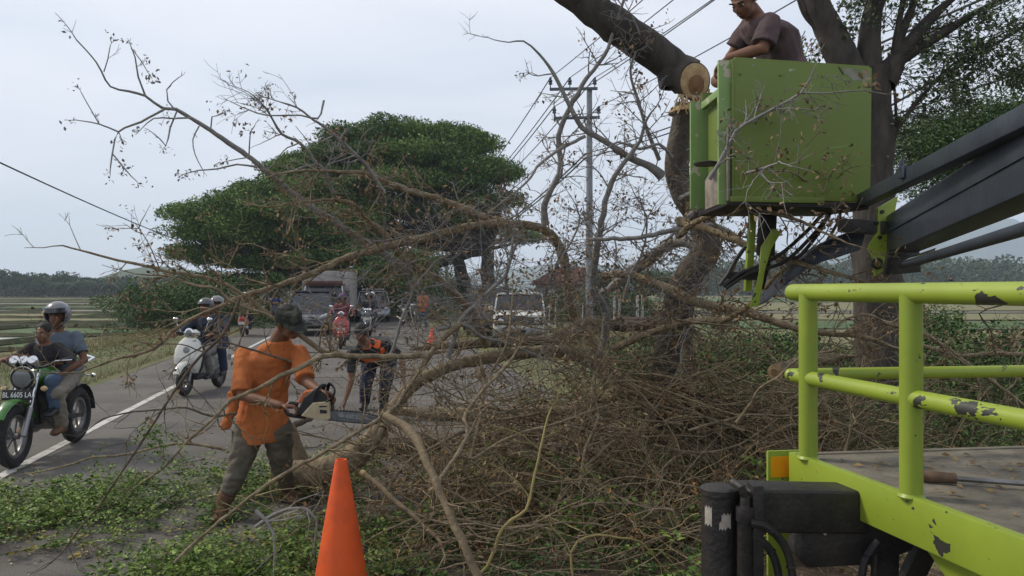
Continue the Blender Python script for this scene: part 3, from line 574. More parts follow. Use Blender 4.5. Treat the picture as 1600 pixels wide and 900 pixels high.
# ================================================================ PEOPLE
mskin = mat('brown_skin', (.16, .075, .045), (.20, .095, .058), rough=.6, scale=9, spec=.35)
mhair = mat('black_hair', (.010, .009, .009), (.02, .018, .016), rough=.7, scale=60, bump=.4, bscale=120)
meye = mat('eye_white', (.5, .47, .44), rough=.3); mpup = mat('eye_dark', (.01, .008, .007), rough=.2)
mlip = mat('lips', (.16, .06, .045), rough=.5)
def V3(*a): return Vector(a)
def hand(g, wrist, d, nrm, side, curl=.6, s=1.0, spread=.13):
    """d forearm->knuckles, nrm = palm facing, side = thumb direction; five separate bent fingers"""
    d = Vector(d).normalized(); nrm = Vector(nrm); nrm = (nrm-d*nrm.dot(d)).normalized(); s_ = Vector(side); s_ = (s_-d*s_.dot(d)-nrm*s_.dot(nrm)).normalized()
    w = Vector(wrist); rot = Matrix((s_, d, nrm)).transposed(); g.ell(w+d*.048*s, (.041*s, .056*s, .017*s), rot)
    for k, (o_, Ln) in enumerate(((.030, .072), (.010, .080), (-.010, .075), (-.029, .058))):
        p = w+d*.09*s+s_*o_*s; a = .25+curl*.5; dd = (d+s_*o_*spread*20*.1); pts = [p-dd.normalized()*.02*s, p]
        for q, f in enumerate((.42, .32, .26)):
            dirq = dd*math.cos(a)+nrm*math.sin(a); pts.append(pts[-1]+dirq.normalized()*Ln*f*s); a += curl*1.15
        g.tube(pts, [.0105*s, .010*s, .009*s, .0085*s, .0065*s], 8); g.ell(pts[-1], (.007*s,)*3, n=8, m=6)
    p = w+d*.028*s+s_*.030*s; pts = [p, p+(s_*.8+d*.6+nrm*.25).normalized()*.034*s, p+(s_*.8+d*.6+nrm*.25).normalized()*.034*s+(s_*.2+d*.8+nrm*(.3+curl*.5)).normalized()*.030*s]
    pts.append(pts[-1]+(d*.6-s_*.2*curl+nrm*(.5+curl*.5)).normalized()*.024*s); g.tube(pts, [.015*s, .0125*s, .0105*s, .008*s], 8); g.ell(pts[-1], (.0085*s,)*3, n=8, m=6)
def person(label, J, build=1.0, loc=(0, 0, 0), rz=0, vox=.011, shirt=None, vest=None, pants=None, pants_end='ankle', shoes=None, hair=None, helmet=None, hands=True, sleeve=1.0, wr=.012, cat='person', group=None, skirt=0, curl=.8, face=True, loose=1.0, sm=None, pw=None):
    """J: joint name -> local point. Body is ONE continuous skin; clothes are children"""
    t = thing('person', label, cat, loc, rz, group); J = {k: Vector(v) for k, v in J.items()}; b = build
    pel, che, neck, hd = J['pelvis'], J['chest'], J['neck'], J['head']; fw = Vector(J['face']).normalized()
    lat_s = (J['shoR']-J['shoL']).normalized(); lat_h = (J['hipR']-J['hipL']).normalized(); up = (che-pel).normalized()
    f_s = up.cross(lat_s).normalized()*-1; f_h = up.cross(lat_h).normalized()*-1
    shw = (J['shoR']-J['shoL']).length/2; hpw = (J['hipR']-J['hipL']).length/2
    def torso(g, e=0, low=True):
        r = []
        mid = pel.lerp(che, .45); sh = (J['shoR']+J['shoL'])/2
        latm = (lat_s+lat_h).normalized(); fm = (f_s+f_h).normalized()
        if low: r.append((pel-up*.08*b, lat_h*(hpw+.055*b+e), f_h*(.10*b+e)))
        r += [(pel, lat_h*(hpw+.07*b+e), f_h*(.115*b+e)), (mid, latm*(.135*b+e), fm*(.10*b+e)), (che, lat_s*(.165*b+e), f_s*(.118*b+e)),
              (che.lerp(sh, .6), lat_s*(shw*.95+e), f_s*(.10*b+e)), (sh+(sh-che).normalized()*.03*b, lat_s*(shw*.72+e), f_s*(.07*b+e*.7)), (sh+(neck-sh)*.75, lat_s*(.07*b+e*.4), f_s*(.06*b+e*.4))]
        g.loft(r, 18); return r
    g = G(); torso(g); g.tube([(J['shoR']+J['shoL'])/2, neck, neck.lerp(hd, .5)], [.068*b, .060*b, .055*b], 12)
    # head
    s = Vector(fw).cross((hd-neck).normalized()).normalized(); u = s.cross(fw).normalized(); u = -u if u.dot(hd-neck) < 0 else u; s = fw.cross(u)
    rot = Matrix((s, fw, u)).transposed(); q = lambda x, y, z: hd+s*x*b+fw*y*b+u*z*b
    g.ell(q(0, -.015, .025), (.074*b, .092*b, .088*b), rot); g.ell(q(0, .028, -.03), (.058*b, .062*b, .075*b), rot); g.ell(q(0, .05, -.075), (.034*b, .034*b, .026*b), rot)
    g.ell(q(0, .094, -.012), (.013*b, .020*b, .024*b), rot, 10, 7); g.ell(q(0, .098, -.026), (.019*b, .016*b, .010*b), rot, 10, 7); g.ell(q(0, .083, -.052), (.026*b, .013*b, .011*b), rot, 10, 7)
    g.ell(q(0, .078, .022), (.05*b, .016*b, .012*b), rot, 10, 7)
    for k in (-1, 1): g.ell(q(k*.076, -.008, -.008), (.010*b, .02*b, .032*b), rot, 10, 7); g.ell(q(k*.036, .060, -.022), (.022*b, .022*b, .02*b), rot, 10, 7)
    for S in 'LR':
        a, e_, w = J['sho'+S], J['elb'+S], J['wri'+S]
        g.tube([a, a.lerp(e_, .35), e_, e_.lerp(w, .3), w], [.052*b, .047*b, .038*b, .040*b, .026*b], 12); g.ell(a, (.058*b,)*3); g.ell(e_, (.038*b,)*3)
        if hands:
            hd_ = J.get('hdir'+S, w-e_); hand(g, w, hd_, J.get('palm'+S, (0, 0, -1)), J.get('thumb'+S, (0, 0, 1)), curl, b)
        else: g.ell(w+(w-e_).normalized()*.06*b, (.035*b,)*3)
        h, k_, an = J['hip'+S], J['knee'+S], J['ank'+S]; toe = J['toe'+S]
        g.tube([h, h.lerp(k_, .4), k_, k_.lerp(an, .3), an], [.092*b, .078*b, .056*b, .057*b, .038*b], 14); g.ell(k_, (.056*b,)*3); g.ell(h, (.095*b,)*3)
        g.loft([(an+(an-toe).normalized()*.04*b-V3(0, 0, .02), (toe-an).cross(V3(0, 0, 1)).normalized()*.03*b, V3(0, 0, .035*b)), (an.lerp(toe, .35), (toe-an).cross(V3(0, 0, 1)).normalized()*.038*b, V3(0, 0, .04*b)), (toe, (toe-an).cross(V3(0, 0, 1)).normalized()*.042*b, V3(0, 0, .018*b))], 12)
    body = remesh('body', g, mskin, t, vox, 3)
    if face and helmet != 'full':
        for k in (-1, 1):
            e_ = G(); e_.ell(q(k*.030, .077, .004), (.012*b, .006*b, .007*b), rot, 10, 7); eo = e_.build('eye', meye, t)
            e_ = G(); e_.ell(q(k*.030, .0825, .004), (.0055*b, .003*b, .0055*b), rot, 8, 6); e_.build('iris', mpup, eo)
            e_ = G(); e_.tube([q(k*.012, .089, .026), q(k*.03, .091, .031), q(k*.05, .078, .027)], .0045*b, 6); e_.build('eyebrow', mhair, t)
        e_ = G(); e_.tube([q(-.023, .088, -.052), q(0, .0975, -.0495), q(.023, .088, -.052)], [.0035*b, .0055*b, .0035*b], 6); e_.build('mouth', mlip, t)
    if hair:
        g = G(); g.ell(q(0, -.024, .036), (.082*b, .094*b, .090*b), rot)
        if hair == 'long': g.ell(q(0, -.06, -.05), (.07*b, .05*b, .09*b), rot)
        g2 = remesh('hair', g, mhair, t, vox, 1, .006, 40)
        # cut the front so the face shows
        me = g2.data; bm = bmesh.new(); bm.from_mesh(me); bmesh.ops.delete(bm, geom=[v for v in bm.verts if (v.co-hd).dot(fw) > .045*b-.9*max(0, ((v.co-hd).dot(u)-.0)) *-.35 and (v.co-hd).dot(u) < .075*b or (v.co-hd).dot(u) < -.07*b and hair != 'long'], context='VERTS'); bm.to_mesh(me); bm.free()
    if shirt:
        g = G(); r = torso(g, .020*b*loose, True)
        if skirt: g.loft([(pel-up*(.08+skirt)*b, lat_h*(hpw+.10*b), f_h*.15*b), (pel, lat_h*(hpw+.095*b), f_h*.145*b), (pel+up*.12, lat_h*(hpw+.08*b), f_h*.135*b)], 18)
        for S in 'LR':
            a, e_ = J['sho'+S], J['elb'+S]; w = J['wri'+S]
            pts = [a, a.lerp(e_, min(1, sleeve))] if sleeve <= 1 else [a, e_, e_.lerp(w, sleeve-1)]
            rr = [.060*b*loose**.25, .060*b*loose**.6] if sleeve <= 1 else [.070*b, .056*b, .044*b]
            g.tube(pts, rr, 12); g.ell(a, (.064*b,)*3)
        remesh('shirt', g, shirt, t, vox, 2, wr, 8, (1, 1, .8))
    if vest:
        g = G(); torso(g, .032*b, False); vo = remesh('vest', g, vest, t, vox, 2, wr*.6, 8)
    if pants:
        g = G(); g.loft([(pel+up*.05*b, lat_h*(hpw+.07*b), f_h*.125*b), (pel-up*.02*b, lat_h*(hpw+.09*b), f_h*.135*b), (pel-up*.10*b, lat_h*(hpw+.06*b), f_h*.12*b)], 16)
        for S in 'LR':
            h, k_, an = J['hip'+S], J['knee'+S], J['ank'+S]; en = an if pants_end == 'ankle' else k_.lerp(an, .55); lw = pw or 1
            g.tube([h, h.lerp(k_, .5), k_, k_.lerp(en, .5), en], [.108*b*lw, .095*b*lw, .076*b*lw, .072*b*lw, .064*b*lw], 14); g.ell(h, (.108*b*lw,)*3); g.ell(k_, (.076*b*lw,)*3)
        remesh('trousers', g, pants, t, vox, 2, wr, 9, (1, 1, 1.6))
    if shoes:
        for S in 'LR':
            an, toe = J['ank'+S], J['toe'+S]; f = (toe-an); f.z = 0; f = f.normalized(); sd_ = f.cross(V3(0, 0, 1)); g = G(); zb = min(an.z, toe.z)
            g.loft([(an-f*.065*b+V3(0, 0, -.035*b), sd_*.034*b, V3(0, 0, .045*b)), (an-f*.02*b+V3(0, 0, -.02*b), sd_*.045*b, V3(0, 0, .06*b)), (an.lerp(toe, .5)+V3(0, 0, -.005), sd_*.05*b, V3(0, 0, .045*b)), (toe+V3(0, 0, .0), sd_*.048*b, V3(0, 0, .032*b)), (toe+f*.04*b, sd_*.03*b, V3(0, 0, .02*b))], 14)
            if shoes[1]: g.tube([an, an.lerp(J['knee'+S], shoes[1])], [.05*b, .062*b], 14)
            remesh('boot' if shoes[1] else 'shoe', g, shoes[0], t, vox*.9, 2)
    if helmet:
        hm, kind = helmet if isinstance(helmet, tuple) else (helmet, 'open')
        g = G(); g.ell(q(0, -.012, .028), (.128*b, .146*b, .134*b), rot, 28, 18); h_ = g.build('helmet', hm, t); me = h_.data
        bm = bmesh.new(); bm.from_mesh(me)
        def cut(c): c = c-hd; y, z = c.dot(fw)/b, c.dot(u)/b; return (y > .045 and z < .056) or z < -.095
        bmesh.ops.delete(bm, geom=[f for f in bm.faces if cut(f.calc_center_median())], context='FACES')
        bmesh.ops.solidify(bm, geom=bm.faces[:], thickness=.012*b); bm.to_mesh(me); bm.free()
        g = G(); pts = [q(.126*math.sin(x), -.012+.144*math.cos(x), .058) for x in np.linspace(-1.2, 1.2, 13)]; g.tube(pts, .007*b, 6); g.build('helmet_trim', BLK, h_)
        g = G(); n = 12
        vs_ = [q(.130*math.sin(x)*(1-.05*z_), -.008+.150*math.cos(x)*(1-.05*z_), .062+.045*z_) for z_ in (0, 1) for x in np.linspace(-1.15, 1.15, n)]
        if kind == 'visor': g.add(vs_, [(i, i+1, n+i+1, n+i) for i in range(n-1)]); g.build('visor', GLS, h_)
        g = G(); g.tube([q(-.085, .02, -.05), q(-.055, .05, -.105), q(0, .062, -.115), q(.055, .05, -.105), q(.085, .02, -.05)], .006*b, 6); g.build('chin_strap', BLK, h_)
    return t, q, rot
def facing(lx, ly): return lx, ly
# ---------- 1. chainsaw man in torn orange shirt (Y about 6)
mor = mat('orange_cotton', (.60, .19, .055), (.36, .105, .035), rough=.95, scale=3, bump=.6, bscale=11, stretch=(1.6, 1.6, .7), lo=.3, hi=.7)
mcargo = mat('grey_olive_cargo', (.105, .092, .07), (.165, .145, .115), rough=.95, scale=6, bump=.25, bscale=120, detail=8)
mboot = mat('muddy_boot', (.10, .05, .028), (.16, .09, .05), rough=.85, scale=12, bump=.3, bscale=60)
mcamo = mat('camouflage_cap', (.022, .026, .022), (.065, .068, .05), rough=.95, scale=16, lo=.46, hi=.54, detail=2)
c0 = Vector((-1.98, 5.95, 0)); q_ = lambda x, y, Yy: P(x, y, Yy)-c0
J = dict(pelvis=q_(410, 662, 6.02), chest=q_(416, 560, 5.92), neck=q_(440, 523, 5.80), head=q_(452, 504, 5.68), face=(.72, -.55, -.42),
         shoL=q_(380, 556, 5.86), shoR=q_(468, 552, 5.90), elbL=q_(378, 618, 5.72), wriL=q_(441, 634, 5.55), elbR=q_(478, 596, 5.72), wriR=q_(500, 611, 5.56),
         hipL=q_(390, 672, 6.02), hipR=q_(434, 670, 6.02), kneeL=q_(370, 740, 5.92), ankL=q_(347, 797, 5.93), toeL=q_(340, 812, 5.78), kneeR=q_(440, 735, 6.18), ankR=q_(452, 782, 6.42), toeR=q_(462, 792, 6.30),
         palmL=(.3, -.2, -1), thumbL=(-.2, -1, .3), hdirL=(1, -.15, -.05), palmR=(-.1, -.3, -1), thumbR=(.3, -1, .1), hdirR=(.95, .1, -.35))
# shift feet on to the ground
for S in 'LR':
    J['ank'+S].z = .09; J['toe'+S].z = .035
man, hq, hrot = person('man in a torn orange shirt and camouflage cap cutting the bough with a chainsaw', J, 1.04, c0, vox=.0095, shirt=mor, pants=mcargo, shoes=(mboot, .42), hair='short', pants_end='mid', sleeve=.92, wr=.016, skirt=.03, loose=1.35, pw=1.0)
g = G(); up_ = hrot @ V3(0, 0, 1); fw_ = hrot @ V3(0, 1, 0); sd_ = hrot @ V3(1, 0, 0); hc = hq(0, -.01, .045)
g.loft([(hc-up_*.02, sd_*.090, fw_*.108), (hc+up_*.025, sd_*.089, fw_*.106), (hc+up_*.052, sd_*.076, fw_*.09), (hc+up_*.068, sd_*.042, fw_*.05)], 22); cap = g.build('cap', mcamo, man)
g = G(); n = 11; top = [hc-up_*.012+sd_*.088*math.sin(a)+fw_*(.10*math.cos(a)+.01) for a in np.linspace(-1.2, 1.2, n)]; fr_ = [hc-up_*.032+sd_*.08*math.sin(a)+fw_*(.165*math.cos(a)+.03) for a in np.linspace(-1.1, 1.1, n)]
g.add(top+fr_+[p-up_*.005 for p in top+fr_], [(i, i+1, n+i+1, n+i) for i in range(n-1)]+[(2*n+n+i, 2*n+n+i+1, 2*n+i+1, 2*n+i) for i in range(n-1)]+[(n+i, n+i+1, 3*n+i+1, 3*n+i) for i in range(n-1)]); g.build('cap_brim', mcamo, cap)
# shirt tail rag hanging at the left hip, cargo pocket
g = G(); a = q_(366, 612, 5.80); r_ = [a+V3(0, 0, -k*.055) for k in range(6)]; g.loft([(p+V3(-.006*k*k*.5, .0, 0), V3(.05-.003*k, 0, 0), V3(0, .028+.004*k, 0)) for k, p in enumerate(r_)], 12); remesh('torn_shirt_tail', g, mor, man, .01, 2, .02, 12)
g = G(); a = J['hipL'].lerp(J['kneeL'], .25)+V3(-.085, .01, 0); g.box(a, (.03, .13, .17), rz=.1); g.build('cargo_pocket', mcargo, man, bevel=.01)
# chainsaw
mcream = mat('cream_plastic', (.50, .43, .28), (.38, .31, .20), rough=.5, scale=9, detail=8); mors = mat('orange_plastic', (.52, .13, .03), (.40, .10, .03), rough=.5, scale=9)
SY = 5.50; s0 = P(497, 641, SY); cs = thing('chainsaw', 'cream and orange chainsaw held by the man in orange, its bar on the bough', 'chainsaw', s0)
q_ = lambda x, y, dyy=0: P(x, y, SY+dyy)-s0
g = G(); g.prism([q_(470, 650, -.05), q_(488, 630, -.05), q_(514, 628, -.05), q_(516, 655, -.05), q_(500, 657, -.05)], (0, .045, 0)); cv = g.build('clutch_cover', mcream, cs, bevel=.007, seg=3)
g = G(); g.prism([q_(499, 634, -.0505), q_(511, 634, -.0505), q_(511, 636, -.0505), q_(499, 636.5, -.0505)], (0, -.002, 0)); g.prism([q_(500, 640, -.0505), q_(511, 641, -.0505), q_(511, 646, -.0505), q_(500, 646, -.0505)], (0, -.002, 0)); g.build('cover_label', BLK, cv)
g = G(); g.prism([q_(462, 647), q_(474, 622), q_(492, 606), q_(515, 622), q_(516, 652), q_(480, 652)], (0, .14, 0)); g.build('engine_body', BLK, cs, bevel=.015, seg=3)
g = G(); g.prism([q_(464, 630, .02), q_(474, 612, .02), q_(490, 609, .02), q_(478, 632, .02)], (0, .1, 0)); g.build('top_cover', mors, cs, bevel=.012, seg=3)
g = G(); g.tube(spline([q_(478, 652, .06), q_(462, 650, .06), q_(450, 647, .06), q_(446, 638, .06), (q_(452, 630, .06)), q_(466, 632, .06)], .02), .014, 10); g.build('rear_handle', BLK, cs)
g = G(); g.tube(spline([q_(492, 628, -.05), q_(494, 611, -.06), q_(502, 603, -.04), q_(508, 602, .03), q_(506, 606, .12), q_(500, 628, .15)], .015), .012, 10); g.build('front_handle', BLK, cs)
g = G(); g.tube(spline([q_(510, 628, -.04), q_(520, 620, -.05), q_(523, 610, -.03), q_(520, 603, .03), q_(514, 601, .10), q_(510, 620, .13)], .015), .014, 8, sq=.5); g.build('hand_guard', BLK, cs)
mbar = mat('guide_bar_steel', (.10, .115, .13), (.17, .18, .19), rough=.4, metal=.5, scale=20)
g = G(); bar = [q_(514, 641, -.02), q_(514, 655, -.02), q_(570, 661, -.02), q_(588, 661, -.02), q_(593, 657, -.02), q_(589, 652, -.02), q_(560, 645, -.02)]; g.prism(bar, (0, .006, 0)); bo = g.build('guide_bar', mbar, cs)
g = G(); lp = spline([q_(512, 641, -.017), q_(560, 644, -.017), q_(590, 651, -.017), q_(595, 657, -.017), q_(588, 662, -.017), q_(550, 660, -.017), q_(512, 656, -.017)], .02); g.tube(lp, .004, 6)
for k in range(1, len(lp)-1, 1): g.box(Vector(lp[k])+V3(0, 0, .002), (.009, .008, .011))
g.build('chain', BLK, bo)
mpr = mat('bar_print', (.27, .29, .29), (.13, .14, .15), rough=.5, scale=70, lo=.4, hi=.6, detail=7); g = G()
for (a_, b_, c_, d_) in ((517, 519, 646, 650.5), (520, 521.5, 648, 651), (528, 533, 645, 651.5), (533.5, 538, 644.5, 652.5), (539, 543, 646, 652.5), (543.5, 548, 647, 654), (549, 553, 646.5, 654.5), (554, 558.5, 648, 655), (561, 567, 652, 656), (567, 575, 652, 653.5)):
    g.prism([q_(a_, c_, -.0205), q_(b_, c_+.4, -.0205), q_(b_+.6, d_, -.0205), q_(a_+.3, d_-.3, -.0205)], (0, -.0008, 0))
tag(g.build('worn_bar_print', mpr, bo, smooth=False), kind='stuff')
# ---------- 2. man bending down in black shirt and orange vest (Y about 11)
mnavy = mat('navy_denim', (.018, .026, .055), (.035, .045, .08), rough=.95, scale=8, bump=.2, bscale=120)
mblkcot = mat('black_cotton', (.016, .015, .018), (.035, .033, .036), rough=.95, scale=6, bump=.2, bscale=100)
mhv = mat('hi_vis_orange', (.85, .13, .025), (.6, .09, .02), rough=.7, scale=9)
mbv = mat('black_mesh_vest_with_orange_panels', (.016, .015, .018), (.85, .14, .03), rough=.8, scale=4.5, lo=.54, hi=.56, detail=1)
c0 = Vector((-1.95, 11.1, 0)); q_ = lambda x, y, Yy: P(x, y, Yy)-c0
J = dict(pelvis=q_(594, 556, 11.3), chest=q_(575, 548, 10.95), neck=q_(567, 532, 10.72), head=q_(564, 521, 10.58), face=(-.15, -.6, -.75),
         shoL=q_(549, 553, 10.8), shoR=q_(605, 538, 10.85), elbL=q_(549, 592, 10.75), wriL=q_(540, 624, 10.65), elbR=q_(628, 560, 10.9), wriR=q_(631, 590, 10.75),
         hipL=q_(578, 565, 11.3), hipR=q_(608, 563, 11.3), kneeL=q_(571, 606, 11.15), ankL=q_(570, 634, 11.35), toeL=q_(566, 640, 11.15), kneeR=q_(602, 604, 11.2), ankR=q_(598, 634, 11.4), toeR=q_(596, 640, 11.2),
         palmL=(1, 0, 0), thumbL=(0, -1, 0), palmR=(-1, 0, 0), thumbR=(0, -1, 0))
for S in 'LR': J['ank'+S].z = .09; J['toe'+S].z = .04
person('man bending down in a black and orange vest and dark jeans on the road', J, 1.12, c0, vox=.013, shirt=mblkcot, vest=mbv, pants=mnavy, shoes=(BLK, 0), hair='short', sleeve=.75, curl=.4)
# ---------- 3. man in the basket (Y about 5.3), leaning out over its left edge
mmar = mat('dusty_maroon_shirt', (.115, .075, .075), (.07, .05, .058), rough=.95, scale=7, bump=.2, bscale=120)
c0 = Vector((1.75, 5.3, 2.27)); q_ = lambda x, y, Yy: P(x, y, Yy)-c0
J = dict(pelvis=q_(1235, 130, 5.32), chest=q_(1210, 60, 5.28), neck=q_(1178, 24, 5.22), head=q_(1162, -1, 5.13), face=(-.55, -.45, -.72),
         shoL=q_(1170, 42, 5.46), shoR=q_(1204, 36, 5.03), elbL=q_(1147, 82, 5.5), wriL=q_(1130, 108, 5.42), elbR=q_(1192, 76, 5.0), wriR=q_(1134, 92, 5.1),
         hipL=q_(1222, 140, 5.42), hipR=q_(1240, 140, 5.22), kneeL=q_(1200, 235, 5.45), ankL=q_(1230, 305, 5.5), toeL=q_(1205, 318, 5.46), kneeR=q_(1235, 235, 5.15), ankR=q_(1255, 305, 5.2), toeR=q_(1230, 318, 5.15),
         palmL=(-.3, 0, -1), thumbL=(0, -1, 0), hdirL=(-.5, -.2, -.6), palmR=(0, 0, -1), thumbR=(0, -1, 0), hdirR=(-.7, .2, -.8))
for S in 'LR': J['ank'+S].z = .09; J['toe'+S].z = .035
person('man in a dusty maroon shirt leaning out of the green basket towards the cut limb', J, 1.05, c0, vox=.0105, shirt=mmar, pants=mnavy, shoes=(BLK, 0), hair='short', sleeve=.85, wr=.014, loose=1.5, curl=.7)
# ================================================================ MOTORCYCLES, RIDERS, CARS
def hz(hx, hy): return math.atan2(-hx, hy)
def wheel(name, parent, c, r, w, spokes=10, rimm=None, steer=None):
    ax = Vector((1, 0, 0)) if steer is None else Matrix.Rotation(steer, 3, 'Z') @ Vector((1, 0, 0))
    c = Vector(c); g = G(); g.torus(c, ax, r-w*.55, w*.55, 32, 10, .95); wo = g.build(name, RUB, parent)
    g = G(); g.torus(c, ax, r-w*1.1, w*.22, 28, 6, 1.6); g.lathe([(.03, -w*.5), (.03, w*.5)], c, ax, 12)
    a, b, d = frame(ax)
    for k in range(spokes):
        t = 6.283*k/spokes; u = a*math.cos(t)+b*math.sin(t); g.beam(c+u*.02, c+u*(r-w*1.1), .012 if spokes > 7 else .03, .012, ax)
    g.build('rim', rimm or STL, wo)
    g = G(); g.lathe([(.09, w*.55), (.09, w*.55+.004)], c, ax, 20); g.build('brake_disc', CHR, wo); return wo
def rider_J(hip=(0, -.18, .80), lean=.05, hb=(.31, .36, .97), kn=(.19, .22, .66), an=(.17, .06, .30), face=(0, 1, -.05), s=1.0, hL=None, hR=None):
    x, y, z = hip; J = dict(pelvis=(0, y, z), chest=(0, y+lean, z+.32*s), neck=(0, y+lean*1.6, z+.50*s), head=(0, y+lean*1.8+.02, z+.64*s), face=face,
        shoL=(-.175*s, y+lean*1.3, z+.43*s), shoR=(.175*s, y+lean*1.3, z+.43*s), hipL=(-.09*s, y, z-.02), hipR=(.09*s, y, z-.02))
    for S, k, h in (('L', -1, hL), ('R', 1, hR)):
        w = Vector(h) if h else Vector((k*hb[0], hb[1]-.05, hb[2])); sh = Vector(J['sho'+S]); el = sh.lerp(w, .5)+Vector((k*.09*s, -.04, -.09*s))
        J['wri'+S] = w; J['elb'+S] = el; J['palm'+S] = (0, 0, -1); J['thumb'+S] = (-k, 0, -.2); J['knee'+S] = (k*kn[0], kn[1], kn[2]); J['ank'+S] = (k*an[0], an[1], an[2]); J['toe'+S] = (k*an[0], an[1]+.16, an[2]-.05)
    return J
def naked_bike(label, loc, rz, col, plate=None, detail=True, group=None, steer=.0):
    t = thing('motorbike', label, 'motorcycle', loc, rz, group); fy = .66; ry = -.64; r = .30
    wheel('front_wheel', t, (0, fy, r), r, .095, 5, STL, steer); wheel('rear_wheel', t, (0, ry, r+.01), r+.01, .12, 5, STL)
    hdt = Vector((0, .36, .86)); dn = Vector((0, fy, r))
    for k in (-1, 1):
        g = G(); g.tube([dn+V3(k*.085, 0, 0), dn.lerp(hdt, .45)+V3(k*.085, 0, 0)], .027, 12); g.build('fork_leg', mat('fork_gold', (.30, .30, .31), rough=.35, metal=.7), t)
        g = G(); g.tube([dn.lerp(hdt, .4)+V3(k*.085, 0, 0), hdt+V3(k*.085, 0, .04)], .018, 10); g.build('fork_tube', CHR, t)
    pts = [Vector((0, fy+(r+.035)*math.sin(a), r+(r+.035)*math.cos(a))) for a in np.linspace(-1.15, .95, 9)]
    g = G(); g.loft([(p, Vector((.068-.02*abs(i-4)/4, 0, 0)), (p-dn).normalized()*.02) for i, p in enumerate(pts)], 12); g.build('front_fender', col, t)
    g = G(); g.lathe([(.05, -.09), (.098, -.045), (.112, .0), (.108, .012)], (0, .50, .835), (0, 1, -.08), 28); hl = g.build('headlight', BLK, t)
    g = G(); g.lathe([(.085, 0), (.088, .012), (.04, .024)], (0, .508, .835), (0, 1, -.08), 24); g.build('headlight_glass', mat('lamp_glass', (.16, .17, .18), rough=.08, spec=.8), hl)
    g = G(); g.torus((0, .520, .835), (0, 1, -.08), .048, .006, 4, 6); g.build('headlight_emblem', CHR, hl)
    g = G(); g.torus((0, .50, .835), (0, 1, -.08), .112, .008, 28, 6); g.build('headlight_ring', CHR, hl)
    for k in (-.085, 0, .085):
        g = G(); g.lathe([(.040, -.05), (.045, .05), (.043, .054)], (k, .45, .985), (0, .75, .6), 18); o = g.build('gauge', CHR, t)
        g = G(); g.lathe([(.036, .053), (.03, .057)], (k, .45, .985), (0, -.75, -.6), 16); g.build('gauge_face', BLK, o)
    g = G(); g.tube(spline([(-.37, .28, 1.0), (-.26, .33, .99), (-.12, .38, .93), (.12, .38, .93), (.26, .33, .99), (.37, .28, 1.0)], .03), .012, 10); g.build('handlebar', BLK, t)
    for k in (-1, 1):
        g = G(); g.tube([(k*.26, .33, .99), (k*.38, .275, 1.0)], .018, 12); g.build('grip', RUB, t)
        g = G(); g.tube([(k*.24, .37, .99), (k*.40, .36, 1.0)], .006, 6); g.build('brake_lever', CHR, t)
        g = G(); g.lathe([(.018, 0), (.03, .03), (.012, .055)], (k*.16, .47, .73), (k, 0, 0), 14); g.build('turn_signal', mat('amber_lens', (.55, .40, .22), rough=.2), t)
        g = G(); g.tube([(k*.06, -.72, .74), (k*.15, -.74, .73)], .008, 6); g.lathe([(.02, 0), (.028, .03), (.01, .05)], (k*.13, -.74, .73), (k, 0, 0), 12); g.build('rear_turn_signal', CHR, t)
    if plate:
        g = G(); g.box((0, .60, .685), (.28, .006, .10), Matrix.Rotation(.15, 3, 'X')); po = g.build('number_plate', mat('plate_black', (.012, .012, .014), rough=.4), t, bevel=.002)
        text('plate_text', plate, .072, mat('plate_white', (.75, .75, .73), rough=.4), po, (0, .6045, .685), (R(81), 0, R(180)), .0008, sx=.78)
    g = G(); g.loft([(V3(0, .30, .80), V3(.06, 0, 0), V3(0, 0, .06)), (V3(0, .20, .83), V3(.13, 0, 0), V3(0, 0, .10)), (V3(0, .02, .82), V3(.15, 0, 0), V3(0, 0, .11)), (V3(0, -.12, .78), V3(.10, 0, 0), V3(0, 0, .07))], 18); g.build('fuel_tank', col, t)
    g = G(); g.loft([(V3(0, -.08, .77), V3(.09, 0, 0), V3(0, 0, .035)), (V3(0, -.3, .77), V3(.13, 0, 0), V3(0, 0, .045)), (V3(0, -.6, .83), V3(.11, 0, 0), V3(0, 0, .04)), (V3(0, -.72, .85), V3(.06, 0, 0), V3(0, 0, .03))], 16); g.build('seat', BLK, t)
    g = G(); g.loft([(V3(0, -.35, .70), V3(.12, 0, 0), V3(0, 0, .05)), (V3(0, -.62, .76), V3(.10, 0, 0), V3(0, 0, .05)), (V3(0, -.82, .84), V3(.04, 0, 0), V3(0, 0, .03))], 14, p=3); g.build('tail_panel', col, t)
    g = G(); g.tube([(-.13, -.4, .86), (-.15, -.75, .93), (0, -.86, .95), (.15, -.75, .93), (.13, -.4, .86)], .013, 8); g.build('grab_rail', CHR, t)
    g = G(); g.lathe([(.10, -.14), (.12, -.10), (.12, .10), (.10, .14)], (0, .02, .38), (1, 0, 0), 18); g.beam((0, .08, .45), (0, .17, .66), .13, .16, (0, 1, 0))
    for k in range(7): g.box((0, .085+.013*k, .47+.027*k), (.19, .17, .007), Matrix.Rotation(-.4, 3, 'X'))
    g.build('engine', mat('engine_cast', (.07, .07, .072), (.15, .15, .15), rough=.5, metal=.6, scale=20), t, bevel=.006)
    g = G(); g.lathe([(.05, 0), (.10, .02), (.10, .035), (.03, .05)], (.13, .02, .36), (1, 0, 0), 20); g.lathe([(.05, 0), (.10, .02), (.10, .035), (.03, .05)], (-.13, .02, .36), (-1, 0, 0), 20); g.build('engine_cover', STL, t)
